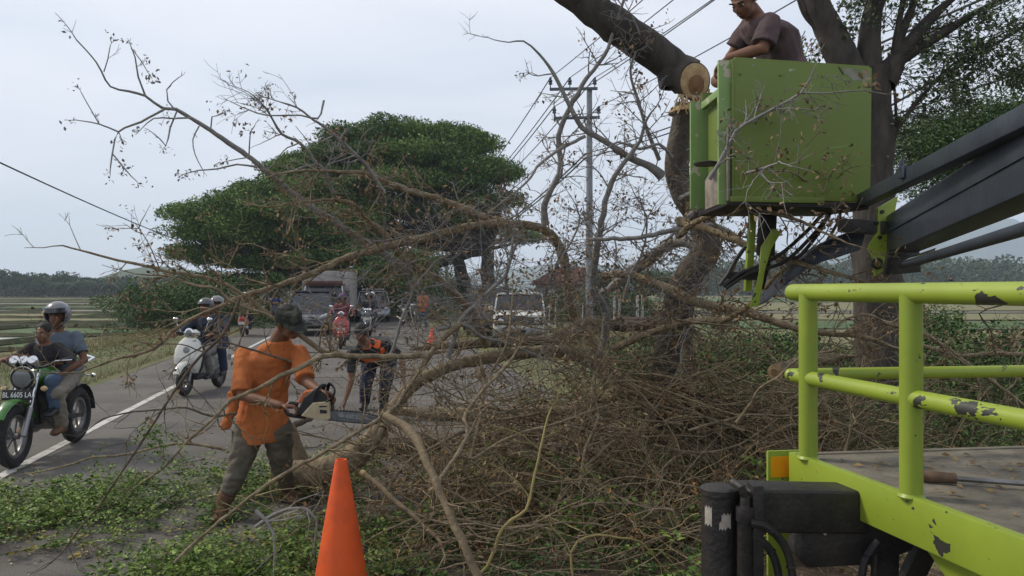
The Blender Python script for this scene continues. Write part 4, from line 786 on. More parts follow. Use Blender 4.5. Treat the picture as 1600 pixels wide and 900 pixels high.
    g = G(); g.beam((-.0, .30, .80), (0, .20, .34), .05, .05, (0, 1, 0)); g.beam((0, .30, .78), (0, -.3, .66), .05, .05); g.beam((.09, -.1, .36), (.075, ry, .31), .03, .05); g.beam((-.09, -.1, .36), (-.075, ry, .31), .03, .05); g.beam((0, -.3, .66), (0, -.15, .3), .06, .05, (0, 1, 0)); g.build('frame', BLK, t, bevel=.005)
    g = G(); g.tube(spline([(.10, .18, .55), (.13, .25, .35), (.13, .0, .24), (.15, -.35, .30)], .04), .022, 10); g.tube([(.16, -.3, .30), (.17, -.72, .42)], [.04, .055], 14); g.build('exhaust', STL, t)
    g = G(); pts = [Vector((0, ry+(r+.05)*math.sin(a), r+(r+.05)*math.cos(a))) for a in np.linspace(-1.5, .3, 7)]; g.loft([(p, V3(.07, 0, 0), (p-V3(0, ry, r)).normalized()*.015) for p in pts], 10); g.build('rear_fender', BLK, t)
    return t
def scooter(label, loc, rz, col, dark=None, group=None, retro=True, plate=None):
    dark = dark or BLK; t = thing('scooter', label, 'scooter', loc, rz, group); fy, ry, r = .58, -.60, .235
    wheel('front_wheel', t, (0, fy, r), r, .095, 8); wheel('rear_wheel', t, (0, ry, r), r, .10, 8)
    for k in (-1, 1):
        g = G(); g.tube([(k*.075, fy, r), (k*.075, .47, .52)], .02, 10); g.build('fork_leg', STL, t)
    pts = [Vector((0, fy+(r+.04)*math.sin(a)*1.05, r+(r+.05)*math.cos(a))) for a in np.linspace(-1.1, 1.1, 9)]
    g = G(); g.loft([(p, V3(.088-.035*abs(i-4)/4, 0, 0), (p-V3(0, fy, r)).normalized()*.035) for i, p in enumerate(pts)], 14); g.build('front_fender', col, t)
    g = G(); S = [(.36, .17, .04, .47), (.45, .215, .065, .49), (.60, .235, .085, .47), (.74, .225, .08, .44), (.85, .175, .065, .41), (.92, .10, .045, .39)]
    g.loft([(V3(0, y, z), V3(w, 0, 0), V3(0, d, 0)) for z, w, d, y in S], 22, p=2.4); fs = g.build('front_shield', col, t)
    g = G(); g.loft([(V3(0, y-.075, z), V3(w*1.03, 0, 0), V3(0, .018, 0)) for z, w, d, y in S], 18, p=3); g.build('leg_shield', dark, t)
    g = G(); g.lathe([(.05, 0), (.052, .012), (.02, .02)], (0, .525, .73), (0, 1, .1), 20); g.build('shield_emblem', STL if retro else dark, fs)
    if plate is not False:
        g = G(); g.box((0, .555, .56), (.25, .008, .085)); g.build('number_plate', mat('plate_pale', (.55, .54, .50), (.4, .39, .36), rough=.5, scale=20), t, bevel=.002)
    g = G(); g.loft([(V3(0, .33, .955), V3(.13, 0, 0), V3(0, .05, 0)), (V3(0, .34, 1.0), V3(.14, 0, 0), V3(0, .085, 0)), (V3(0, .33, 1.045), V3(.07, 0, 0), V3(0, .05, 0))], 18); g.build('headset', col if retro else dark, t)
    g = G(); g.lathe([(.03, -.04), (.072, 0), (.075, .02), (.045, .035)], (0, .42, 1.0), (0, 1, 0), 22); hl = g.build('headlight', CHR, t)
    g = G(); g.lathe([(.062, .022), (.05, .034), (.02, .04)], (0, .42, 1.0), (0, 1, 0), 18); g.build('headlight_glass', mat('lamp_glass', (.16, .17, .18), rough=.08, spec=.8), hl)
    g = G(); g.tube(spline([(-.34, .24, 1.0), (-.2, .31, 1.0), (0, .34, .99), (.2, .31, 1.0), (.34, .24, 1.0)], .04), .013, 8); g.build('handlebar', dark, t)
    for k in (-1, 1):
        g = G(); g.tube([(k*.24, .29, 1.0), (k*.35, .235, 1.0)], .019, 10); g.build('grip', RUB, t)
        g = G(); g.tube([(k*.2, .31, 1.0), (k*.26, .33, 1.14), (k*.28, .33, 1.18)], .006, 6); g.ell((k*.29, .33, 1.21), (.05, .016, .036)); mi = g.build('mirror', CHR, t)
        g = G(); g.ell((k*.29, .316, 1.21), (.043, .008, .030)); g.build('mirror_glass', GLS, mi)
        g = G(); g.ell((k*.17, .49, .60), (.034, .03, .022)); g.build('turn_signal', mat('amber_lens', (.55, .40, .22), rough=.2), t)
    g = G(); g.prism([(-.14, .42, .24), (.14, .42, .24), (.17, -.1, .24), (-.17, -.1, .24)], (0, 0, .075)); g.build('footboard', dark, t, bevel=.015)
    g = G(); g.loft([(V3(0, -.05, .42), V3(.12, 0, 0), V3(0, 0, .16)), (V3(0, -.25, .50), V3(.17, 0, 0), V3(0, 0, .19)), (V3(0, -.55, .56), V3(.17, 0, 0), V3(0, 0, .16)), (V3(0, -.82, .66), V3(.09, 0, 0), V3(0, 0, .09)), (V3(0, -.9, .70), V3(.05, 0, 0), V3(0, 0, .04))], 20, p=2.6); g.build('rear_body', col, t)
    g = G(); g.loft([(V3(0, -.05, .70), V3(.09, 0, 0), V3(0, 0, .03)), (V3(0, -.3, .74), V3(.14, 0, 0), V3(0, 0, .045)), (V3(0, -.7, .77), V3(.13, 0, 0), V3(0, 0, .045)), (V3(0, -.82, .77), V3(.08, 0, 0), V3(0, 0, .03))], 16); g.build('seat', BLK, t)
    g = G(); g.ell((0, -.90, .66), (.075, .025, .04)); g.build('tail_light', mat('red_lens', (.45, .02, .02), rough=.2), t)
    g = G(); g.box((0, -.88, .50), (.2, .008, .1)); g.build('rear_plate', mat('plate_pale', (.55, .54, .50), rough=.5), t)
    g = G(); g.tube([(.16, -.3, .28), (.18, -.78, .36)], [.035, .055], 14); g.build('exhaust', STL, t)
    g = G(); g.box((0, -.45, .28), (.18, .42, .2)); g.build('engine', mat('engine_cast', (.07, .07, .072), rough=.5, metal=.6), t, bevel=.03); return t
mkgreen = mat('bike_green', (.045, .17, .02), (.035, .13, .018), rough=.3, scale=6, coat=.5)
fp, rp_ = Vector((-4.74, 7.62, 0)), Vector((-4.86, 8.92, 0)); bl = (fp+rp_)/2; brz = hz(fp.x-rp_.x, fp.y-rp_.y)
naked_bike('green and black motorbike coming along the left edge line carrying a man and a child', bl, brz, mkgreen, 'BL 6605 LA')
mgreyblue = mat('grey_blue_tshirt', (.085, .115, .15), (.13, .165, .20), rough=.95, scale=5, bump=.2, bscale=120)
mkhaki = mat('grey_khaki_trousers', (.20, .18, .145), (.27, .245, .20), rough=.95, scale=5, bump=.2, bscale=120)
mhelm = mat('silver_grey_helmet', (.20, .20, .22), (.15, .15, .165), rough=.3, scale=8, coat=.3); mhelmd = mat('charcoal_helmet', (.09, .09, .1), (.06, .06, .065), rough=.35, scale=8, coat=.3); mblkh = mat('black_helmet', (.014, .014, .016), rough=.2, coat=.6)
J = rider_J((0, -.30, .77), .04, s=1.0, hR=(-.33, .26, 1.02), face=(.05, 1, -.12)); 
J['wriR'] = (.30, .26, 1.0); J['wriL'] = (-.17, .02, .84); J['elbL'] = (-.29, -.18, .95); J['hdirL'] = (.1, .9, -.2)
person('man in a grey helmet and grey-blue t-shirt riding the green motorbike', J, 1.0, bl, brz, vox=.012, shirt=mgreyblue, pants=mkhaki, shoes=(mboot, 0), helmet=(mhelm, 'visor'), sleeve=.7, wr=.015, loose=1.3)
J = rider_J((0, .0, .80), .04, s=.70, hR=(.27, .30, 1.0), kn=(.15, .25, .78), an=(.17, .2, .5), face=(.1, 1, -.1)); J['wriL'] = (-.10, .1, .95)
person('small boy in black sitting in front of the man on the green motorbike', J, .90, bl, brz, vox=.011, shirt=mblkcot, pants=mat('blue_jeans', (.05, .085, .15), (.09, .13, .2), rough=.9, scale=8), shoes=(BLK, 0), hair='short', sleeve=1.3, wr=.01)
mcreamw = mat('ivory_enamel', (.60, .60, .55), (.52, .52, .47), rough=.25, scale=5, coat=.5)
fp, rp_ = Vector((-5.21, 12.72, 0)), Vector((-5.10, 13.90, 0)); bl = (fp+rp_)/2; brz = hz(fp.x-rp_.x, fp.y-rp_.y)
scooter('white retro scooter carrying two people in dark jackets on the left lane', bl, brz, mcreamw)
mnj = mat('navy_jacket', (.015, .02, .035), (.03, .038, .06), rough=.9, scale=6)
person('scooter rider in a grey half helmet and navy jacket driving the white scooter', rider_J((0, -.22, .76), .05, face=(.2, 1, 0)), .98, bl, brz, vox=.015, shirt=mnj, pants=mat('grey_trousers', (.16, .155, .15), (.22, .21, .2), rough=.9, scale=6), shoes=(BLK, 0), helmet=(mhelmd, 'open'), sleeve=1.8, wr=.015)
J = rider_J((0, -.56, .79), .03, face=(.1, 1, 0)); J['wriL'] = (-.15, -.25, .92); J['wriR'] = (.16, -.25, .92); J['kneeL'] = (-.24, -.15, .72); J['kneeR'] = (.24, -.15, .72); J['ankL'] = (-.24, -.25, .33); J['ankR'] = (.24, -.25, .33); J['toeL'] = (-.26, -.1, .28); J['toeR'] = (.26, -.1, .28)
person('pillion passenger in a grey helmet and navy clothes behind the white scooter driver', J, 1.0, bl+Vector((.02, 0, 0)), brz, vox=.015, shirt=mnj, pants=mnavy, shoes=(BLK, 0), helmet=(mhelm, 'open'), sleeve=1.8, wr=.015)
mred = mat('red_enamel', (.38, .045, .04), (.30, .035, .03), rough=.3, scale=5, coat=.5)
toC = lambda p: hz(-p.x*.6, -p.y)
b3 = Vector((-4.94, 23.3, 0)); scooter('red scooter with a round emblem waiting in the middle of the road', b3, toC(b3), mred)
person('rider in a purple headscarf and dark mask on the red scooter', rider_J(face=(0, 1, -.1)), .97, b3, toC(b3), vox=.02, shirt=mat('maroon_robe', (.13, .035, .045), (.2, .06, .07), rough=.9, scale=6), pants=mnavy, shoes=(BLK, 0), helmet=(mat('purple_scarf', (.10, .05, .12), rough=.8), 'open'), sleeve=1.8, wr=.01)
b4 = Vector((-5.02, 28.0, 0)); naked_bike('black motorbike with a white front plate behind the red scooter', b4, toC(b4), mat('black_enamel', (.012, .012, .014), (.02, .02, .022), rough=.25, scale=5, coat=.5), None)
g = G(); g.box((0, .62, .66), (.30, .01, .13)); pl = g.build('front_plate', mat('plate_pale', (.55, .54, .50), rough=.5), [o for o in COL.objects if o.name.startswith('motorbike')][-1], bevel=.004)
person('rider in a black helmet on the black motorbike', rider_J(face=(0, 1, -.05)), 1.0, b4, toC(b4), vox=.022, shirt=mblkcot, pants=mnavy, shoes=(BLK, 0), helmet=(mblkh, 'open'), sleeve=1.8, wr=.01)
b5 = Vector((-9.75, 29.2, 0)); scooter('small pink and black scooter riding away at the left road edge', b5, hz(ROAD.x, ROAD.y), mat('dusty_pink', (.42, .14, .12), rough=.4), retro=False)
person('rider in an olive jacket and pale helmet riding away at the left road edge', rider_J(), 1.0, b5, hz(ROAD.x, ROAD.y), vox=.022, shirt=mat('olive_jacket', (.07, .075, .04), rough=.9), pants=mnavy, shoes=(BLK, 0), helmet=(mcreamw, 'open'), sleeve=1.8)
b6 = Vector((-11.9, 40.2, 0)); scooter('dark blue scooter standing under the tree beyond the black minivan', b6, hz(.5, -1), mat('deep_blue', (.02, .04, .12), rough=.35), retro=False)
person('rider in a bright blue jacket under the tree beyond the black minivan', rider_J(), 1.0, b6, hz(.5, -1), vox=.025, shirt=mat('royal_blue', (.02, .05, .20), rough=.8), pants=mnavy, shoes=(BLK, 0), hair='short', sleeve=1.8, face=False)
b7 = Vector((-4.75, 36.5, 0)); naked_bike('dark motorbike stopped at the right road edge beside the man in orange trousers', b7, toC(b7)+.5, mat('gunmetal', (.05, .055, .06), rough=.3, coat=.4), None)
person('rider in pale grey leaning on the dark motorbike at the right road edge', rider_J(), 1.0, b7, toC(b7)+.5, vox=.025, shirt=mat('charcoal_shirt', (.05, .05, .055), rough=.9), pants=mat('pale_grey_cloth', (.30, .30, .29), rough=.9), shoes=(BLK, 0), helmet=(mblkh, 'open'), sleeve=1.8)
b7 = Vector((-6.05, 34.5, 0)); naked_bike('black motorbike partly hidden behind the bending man, near the silver car', b7, toC(b7)-.15, MATS['black_enamel'], None)
person('rider in a dark grey jacket and white helmet near the silver car', rider_J(), 1.0, b7, toC(b7)-.15, vox=.025, shirt=MATS['charcoal_shirt'], pants=mnavy, shoes=(BLK, 0), helmet=(mcreamw, 'open'), sleeve=1.8)
def standing(s=1.0): 
    J = dict(pelvis=(0, 0, .92), chest=(0, .02, 1.22), neck=(0, .02, 1.42), head=(0, .04, 1.55), face=(0, 1, -.1), shoL=(-.18, 0, 1.37), shoR=(.18, 0, 1.37), elbL=(-.24, -.02, 1.08), elbR=(.24, -.02, 1.08), wriL=(-.24, .08, .84), wriR=(.24, .08, .84),
             hipL=(-.1, 0, .9), hipR=(.1, 0, .9), kneeL=(-.12, .03, .48), kneeR=(.12, .0, .48), ankL=(-.13, 0, .09), ankR=(.14, -.03, .09), toeL=(-.15, .15, .035), toeR=(.17, .12, .035)); return J
person('distant man standing in a long orange vest and blue jeans at the right road edge', standing(), 1.0, (-4.0, 36, 0), toC(Vector((-4, 36, 0))), vox=.025, shirt=mat('dull_orange_vest', (.50, .15, .05), (.34, .10, .04), rough=.9, scale=6), pants=mat('blue_jeans', (.05, .085, .15), rough=.9), shoes=(BLK, 0), hair='short', sleeve=.6, skirt=.15, face=False)
# ---------- cars
def car(name, label, cat, loc, rz, L_=4.2, W_=1.7, H=1.55, hood=1.0, col=None, wind=.75, rake=.55, kind='mpv', plate=True, bar=False):
    t = thing(name, label, cat, loc, rz); y1 = L_/2; w = W_/2; belt = .92 if kind != 'jeep' else 1.02; gc = .22
    p = 4 if kind != 'jeep' else 8
    g = G(); zc = (gc+.72)/2
    def ring(y, ww, zl, zh): return (V3(0, y, (zl+zh)/2), V3(ww, 0, 0), V3(0, 0, (zh-zl)/2))
    hd_z = belt-.10 if kind != 'jeep' else belt-.02
    g.loft([ring(-y1, w*.86, .35, belt-.05), ring(-y1+.12, w*.96, .26, belt), ring(0, w, gc, belt+.02), ring(y1-hood-.05, w, gc, belt+.01), ring(y1-.35, w*.97, .25, hd_z-.02), ring(y1-.08, w*.93, .28, hd_z-.12 if kind != 'jeep' else hd_z-.04), ring(y1, w*.86, .34, hd_z-.25 if kind != 'jeep' else hd_z-.08)], 28, p=p); g.build('body', col, t)
    yb = y1-hood; g = G(); tw = w*.80 if kind != 'jeep' else w*.86
    g.loft([(V3(0, 0-.12*1, 0)+V3(0, 0, z), V3(ww, 0, 0), V3(0, l, 0)) for z, ww, l in ()], 8) if False else None
    V = []
    zs = [(belt-.04, w*.95, yb+.02, -y1+.08), (H-.09, tw, yb-rake, -y1+.30), (H-.03, tw*.95, yb-rake-.1, -y1+.36)]
    for z, ww, ya, yz in zs: V += [(-ww, ya-.06, z), (-ww*.6, ya, z), (ww*.6, ya, z), (ww, ya-.06, z), (ww, yz, z), (-ww, yz, z)]
    n = 6; g.add(V, [(k*n+i, k*n+(i+1) % n, (k+1)*n+(i+1) % n, (k+1)*n+i) for k in range(2) for i in range(n)]+[tuple(range(n-1, -1, -1)), tuple(range(2*n, 3*n))]); g.build('windows', GLS, t)
    g = G(); g.prism([(-tw*1.0, yb-rake-.02, H-.075), (0, yb-rake+.03, H-.07), (tw*1.0, yb-rake-.02, H-.075), (tw*1.0, -y1+.28, H-.075), (-tw, -y1+.28, H-.075)], (0, 0, .065)); ro = g.build('roof', col, t, bevel=.025, seg=3)
    for k in (-1, 1):
        g = G()
        g.beam((k*w*.955, yb-.03, belt-.03), (k*tw*1.005, yb-rake-.06, H-.06), .06, .05, (1, 0, 0)); g.build('windscreen_pillar', col, t, bevel=.01)
        g = G(); g.beam((k*w*.96, -y1+.12, belt-.03), (k*tw*1.0, -y1+.32, H-.06), .14, .03, (1, 0, 0)); g.beam((k*w*.975, -.15, belt-.03), (k*tw*1.01, -.2, H-.06), .09, .03, (1, 0, 0)); g.build('side_pillar', col, t, bevel=.008)
        g = G(); g.ell((k*(w+.10), yb-.25, belt+.08), (.09, .05, .065)); g.beam((k*(w-.02), yb-.25, belt+.02), (k*(w+.08), yb-.25, belt+.05), .03, .03); g.build('side_mirror', col, t)
        g = G()
        if kind == 'jeep': g.lathe([(.06, -.02), (.105, 0), (.10, .02), (.05, .04)], (k*w*.66, y1-.005, .74), (0, 1, 0), 22)
        elif kind == 'suv': g.box((k*w*.68, y1-.055, .72), (.30, .08, .12))
        else: g.loft([(V3(k*w*.50, y1-.02, .66), V3(0, .04, 0), V3(0, 0, .05)), (V3(k*w*.68, y1-.06, .70), V3(0, .05, 0), V3(0, 0, .085)), (V3(k*w*.86, y1-.20, .76), V3(0, .06, 0), V3(0, 0, .07))], 12)
        hl = g.build('headlight', mat('clear_lamp', (.42, .43, .44), (.6, .6, .6), rough=.12, scale=14, metal=.3), t, bevel=.01)
        for yy in (y1-.78, -y1+.72): wheel('wheel', t, (k*(w-.10), yy, .32), .32, .17, 9, STL)
    gm = BLK; g = G()
    if kind == 'jeep': g.box((0, y1+.004, .74), (W_*.86, .03, .24)); g.build('grille_surround', BLK, t, bevel=.01); g = G(); [g.box((0, y1+.022, .66+.04*k), (W_*.48, .012, .012)) for k in range(5)]; g.build('grille_bars', STL, t)
    else: g.box((0, y1-.01, .62), (W_*.45, .04, .12)); g.build('grille', gm, t, bevel=.01); g = G(); g.box((0, y1+.012, .65), (W_*.42, .012, .016)); g.box((0, y1+.012, .60), (W_*.42, .012, .012)); g.torus((0, y1+.02, .625), (0, 1, 0), .045, .009, 16, 6); g.build('grille_badge', CHR, t)
    g = G(); g.loft([(V3(-w*.93, y1-.12, .44), V3(0, .05, 0), V3(0, 0, .09)), (V3(-w*.7, y1+.04, .43), V3(0, .06, 0), V3(0, 0, .10)), (V3(w*.7, y1+.04, .43), V3(0, .06, 0), V3(0, 0, .10)), (V3(w*.93, y1-.12, .44), V3(0, .05, 0), V3(0, 0, .09))], 12, p=4); g.build('front_bumper', STL if kind == 'jeep' else col, t)
    if plate:
        g = G(); g.box((0, y1+.108, .43), (.40, .01, .12)); g.build('number_plate', mat('plate_black', (.012, .012, .014), rough=.4), t, bevel=.004)
    if bar:
        for k in (-1, 1): g = G(); g.beam((k*tw*.8, yb-rake-.2, H+.05), (k*tw*.8, -y1+.4, H+.05), .04, .04); g.build('roof_rail', CHR, t, bevel=.01)
        g = G(); g.beam((-tw*.85, yb-rake-.35, H+.09), (tw*.85, yb-rake-.35, H+.09), .08, .03); g.build('roof_rack_bar', WHT, t, bevel=.008)
    g = G(); [g.tube([(k*.5-.1, yb-.02, belt+.03), (k*.5+.25, yb-.14, belt+.14)], .008, 6) for k in (-1, 0)]; g.build('wiper', BLK, t)
    return t
mbm = mat('black_car_paint', (.016, .018, .024), (.022, .025, .032), rough=.22, scale=3, coat=.7); msil = mat('silver_car_paint', (.24, .25, .28), rough=.3, metal=.4, coat=.5)
def at(px, Yd): return Vector(((px-800)/F*Yd, Yd, 0))
p = at(490, 31); car('minivan', 'black minivan facing the camera behind the man with the chainsaw', 'car', p, hz(.12, -1), col=mbm, L_=4.2, W_=1.68, H=1.66, hood=.95)
p = at(583, 43); car('silver_car', 'silver car with a pale roof rack behind the motorbikes', 'car', p, hz(.18, -1), col=msil, L_=4.4, W_=1.75, H=1.62, kind='suv', bar=True)
p = at(556, 49); car('dark_car', 'dark car half hidden between the box truck and the silver car', 'car', p, hz(.18, -1), col=mbm, L_=4.3, W_=1.75, H=1.7, kind='suv')
mpw = mat('aged_white_paint', (.66, .65, .61), (.48, .47, .43), rough=.4, scale=6, coat=.3, detail=9)
p = at(812, 26.0); car('jeep', 'white square-bonnet jeep parked on the right verge behind the branches', 'car', p, hz(-.02, -1), col=mpw, L_=3.9, W_=1.66, H=1.60, hood=1.45, kind='jeep', rake=.30)
p = at(762, 30); tv = car('dark_van', 'dark van with yellow letters on its windscreen beside the white jeep', 'van', p, hz(.1, -1), col=mat('dark_brown_paint', (.05, .042, .038), rough=.35, coat=.4), L_=4.4, W_=1.75, H=1.76, hood=.7, kind='suv', rake=.35)
text('windscreen_lettering', 'TRC', .15, mat('yellow_vinyl', (.62, .38, .04), rough=.5), tv, (.52, 1.37, 1.60), (R(68), 0, R(180)), .002, sx=1.3)
# box truck
BT = at(511, 38); t = thing('box_truck', 'grey box truck with a red-brown cab behind the black minivan', 'truck', BT, hz(.12, -1)); mbx = mat('grey_box_sheet', (.33, .31, .29), (.26, .245, .23), rough=.6, scale=2, detail=8); mrc = mat('red_brown_cab', (.12, .045, .035), (.09, .035, .03), rough=.5, scale=4)
g = G(); g.box((0, -1.9, 1.62), (2.25, 4.2, 1.9)); bo = g.build('cargo_box', mbx, t, bevel=.03)
g = G(); [g.beam((x, .215, .7), (x, .215, 2.5), .03, .05, (0, 1, 0)) for x in (-1.08, -.36, .36, 1.08)]; g.build('box_rib', mbx, bo)
g = G(); g.box((0, .95, 1.0), (1.85, 1.25, .75)); g.build('cab', mrc, t, bevel=.06, seg=3)
g = G(); g.prism([(-.88, 1.57, 1.36), (-.88, .4, 1.36), (-.82, .4, 1.86), (-.82, 1.3, 1.86)], (1.70, 0, 0)); g.build('cab_windows', GLS, t, bevel=.02)
g = G(); g.box((0, .85, 1.91), (1.75, 1.05, .10)); g.build('cab_roof', mrc, t, bevel=.03)
g = G(); g.box((0, 1.42, 2.02), (1.7, .12, .14)); g.build('visor_board', mrc, t, bevel=.02)
for k in (-1, 1):
    g = G(); g.box((k*.7, 1.585, .85), (.25, .04, .16)); g.build('headlight', MATS['clear_lamp'], t, bevel=.01)
    g = G(); g.beam((k*.86, 1.5, 1.36), (k*.82, 1.28, 1.88), .06, .06, (1, 0, 0)); g.build('cab_pillar', WHT, t)
    g = G(); g.box((k*1.06, 1.45, 1.5), (.16, .05, .28)); g.beam((k*.88, 1.45, 1.4), (k*1.02, 1.45, 1.5), .02, .02); g.build('mirror', BLK, t)
    for yy in (.9, -2.9): wheel('wheel', t, (k*.82, yy, .38), .38, .2, 8)
g = G(); g.box((0, 1.62, .55), (1.9, .14, .2)); g.build('front_bumper', STL, t, bevel=.02)
g = G(); g.box((0, 1.59, 1.08), (1.3, .03, .14)); g.build('grille', BLK, t, bevel=.01)
# traffic cones
mcone = mat('orange_cone', (.72, .095, .012), (.42, .06, .015), rough=.55, scale=7, lo=.45, hi=.85, detail=8, bump=.1, bscale=30); mcred = mat('faded_red_cone', (.72, .12, .07), rough=.5)
def cone(label, loc, h, m, stripe=False, tilt=(0, 0), group=None):
    t = thing('traffic_cone', label, 'traffic cone', loc, 0, group); t.rotation_euler = (tilt[0], tilt[1], .2); k = h/.75
    g = G(); g.lathe([(.155*k, .028), (.15*k, .05), (.032*k, h-.012), (.029*k, h), (.022*k, h), (.022*k, h-.05)], n=40); cb = g.build('cone_body', m, t)
    g = G(); g.box((0, 0, .016), (.36*k, .36*k, .032)); g.build('cone_base', m, t, bevel=.012)
    if stripe: g = G(); g.lathe([(.112*k, h*.34), (.086*k, h*.52)], n=30); g.build('cone_band', mat('grey_band', (.28, .17, .15), rough=.6), t)
    return t
cone('large plain orange traffic cone in front of the cut bough', (-.925, 4.33, .0), .78, mcone)
cone('faint red traffic cone with a grey band further up the road', (-2.35, 23, 0), .62, mcred, True, (0, .1))
# house with red roof, kitchen garden fence
Hs = thing('red_roof_house', 'small pale house with a red-brown hipped roof beyond the right verge', 'house', (4.6, 62, -.3)); mroof = mat('red_brown_roof', (.17, .07, .06), (.12, .055, .05), rough=.85, scale=8); mwal = mat('pale_plaster', (.45, .43, .38), (.36, .34, .3), rough=.9, scale=2)
g = G(); g.box((0, 0, 1.2), (5.4, 5, 2.4)); wl = g.build('wall', mwal, Hs)
g = G(); g.add([(-3.3, -3, 2.35), (3.3, -3, 2.35), (3.3, 3, 2.35), (-3.3, 3, 2.35), (-1.2, 0, 3.7), (1.2, 0, 3.7)], [(0, 1, 5, 4), (1, 2, 5), (2, 3, 4, 5), (3, 0, 4), (3, 2, 1, 0)]); rf = g.build('roof', mroof, Hs, smooth=False)
for k in range(13):
    y = -2.95+k*.23; tt = (y+3)/3; g = G(); g.beam((-3.3+2.1*tt, y, 2.36+1.35*tt+.01), (3.3-2.1*tt, y, 2.36+1.35*tt+.01), .04, .03); g.build('roof_tile_course', mroof, rf)
for x in (-1.7, 1.7):
    g = G(); g.box((x, -2.51, 1.35), (1.1, .06, 1.0)); w_ = g.build('window', WHT, wl); 
g = G(); g.box((0, -2.51, 1.0), (.9, .06, 2.0)); g.build('door', mat('brown_door', (.12, .06, .03), rough=.6), wl)
for (px, y0, y1, Yd) in ((861, 472, 518, 30), (869, 470, 522, 29)):
    pass
fr = thing('white_fence', 'thin white pole frame standing right of the jeep', 'fence', at(868, 29)); g = G()
for x, h in ((-.20, 1.30), (.02, 1.36), (1.0, 1.2)):
    g = G(); g.tube([(x-.06, 0, 0), (x, 0, h)], .022, 8); g.build('post', WHT, fr)
for z in (.35, .78): g = G(); g.tube([(-.15, .03, z), (1.0, .03, z-.02)], .014, 6); g.build('rail', mat('bamboo', (.32, .22, .11), rough=.7), fr)
for k, x in enumerate((960, 968, 996, 1004)):
    g = G(); p = at(x, 34); g.box((p.x, 34, .6), (.10, .10, 1.7)); tag(g.build('garden_post', mat('weathered_white_wood', (.45, .43, .39), (.3, .28, .25), rough=.8, scale=9), bevel=.01), 'short weathered white garden post beyond the brush, %s' % ('leftmost of four', 'second from the left', 'third from the left', 'rightmost of four')[k], 'post', 'white garden posts beyond the brush')
# ---------- utility pole, crossarms, insulators, wires
PY = 29.0; pb = Vector(((921-800)/F*PY, PY, 0)); PT = thing('utility_pole', 'concrete utility pole with two crossarms rising behind the bare branches', 'utility pole', pb); mcon = mat('pale_concrete', (.25, .26, .28), (.18, .19, .21), rough=.85, scale=5, detail=8)
g = G(); g.lathe([(.145, -.1), (.10, 8.9), (.095, 8.95)], n=16); g.build('pole', mcon, PT)
z1_, z2_ = P(0, 141, PY).z, P(0, 186, PY).z; ends = []
for z, xa, xb, ins in ((z1_, -1.45, .28, (-1.42, -.72, .18)), (z2_, -1.30, .36, (-1.28, .32))):
    g = G(); g.beam((xa, -.14, z), (xb, -.14, z+.03), .09, .1); ca = g.build('crossarm', mat('galvanised_arm', (.10, .11, .13), rough=.6, metal=.5), PT, bevel=.01)
    for x in ins:
        g = G(); g.lathe([(.02, 0), (.02, .12), (.075, .14), (.07, .19), (.045, .2), (.08, .24), (.07, .29), (.04, .31), (.05, .36), (.02, .4)], (x, -.14, z+.04), n=14); g.build('insulator', mat('brown_porcelain', (.05, .06, .08), rough=.3), ca)
        ends.append(pb+Vector((x, -.14, z+.42)))
mwire = mat('black_cable', (.05, .055, .065), rough=.6)
def wire(a, b, sag, r, label, group='power lines on the roadside poles'):
    g = G(); a = Vector(a); b = Vector(b); g.tube([a.lerp(b, t)+Vector((0, 0, -sag*4*t*(1-t))) for t in np.linspace(0, 1, 26)], r, 6); tag(g.build('power_line', mwire), label, 'cable', group)
stp = ROAD*50; nm_ = ['leftmost insulator of the top crossarm', 'middle insulator of the top crossarm', 'rightmost insulator of the top crossarm', 'left insulator of the lower crossarm', 'right insulator of the lower crossarm']
for k, e_ in enumerate(ends):
    wire(e_, e_+stp+Vector((-.3*k+.6, 0, -.25)), 1.1, .022, 'bare wire running away up the road from the '+nm_[k]); wire(e_, e_-stp+Vector((.2*k, 0, .3)), 1.1, .014, 'bare wire running towards the camera from the '+nm_[k])
for k, dz in enumerate((-2.3, -2.45)):
    a = pb+Vector((-.15, -.1, 8.9+dz)); wire(a, a+stp, 1.3, .03, ('upper', 'lower')[k]+' insulated cable below the crossarms leading away up the road'); wire(a, a-stp, 1.2, .018, ('upper', 'lower')[k]+' insulated cable below the crossarms leading towards the camera')
wire(P(1240, 245, 26), P(1640, 17, 13), .1, .028, 'thick cable crossing behind the leafy tree, upper of the two', None)
wire(P(1240, 222, 26), P(1640, 97, 13), .1, .022, 'thick cable crossing behind the leafy tree, lower of the two', None)
wa_, wb_ = P(-60, 215, 12), P(300, 383, 35)
wire(wa_+(wa_-wb_)*.3, wb_, .15, .014, 'single thin cable crossing the sky on the far left', None)
pf = pb+stp; PT2 = thing('utility_pole', 'far utility pole hidden in the rain trees up the road', 'utility pole', pf); g = G(); g.lathe([(.19, -.1), (.13, 8.9)], n=12); g.build('pole', mcon, PT2)
g = G(); g.beam((-1.4, 0, 8.7), (.4, 0, 8.7), .09, .1); g.build('crossarm', MATS['galvanised_arm'], PT2)
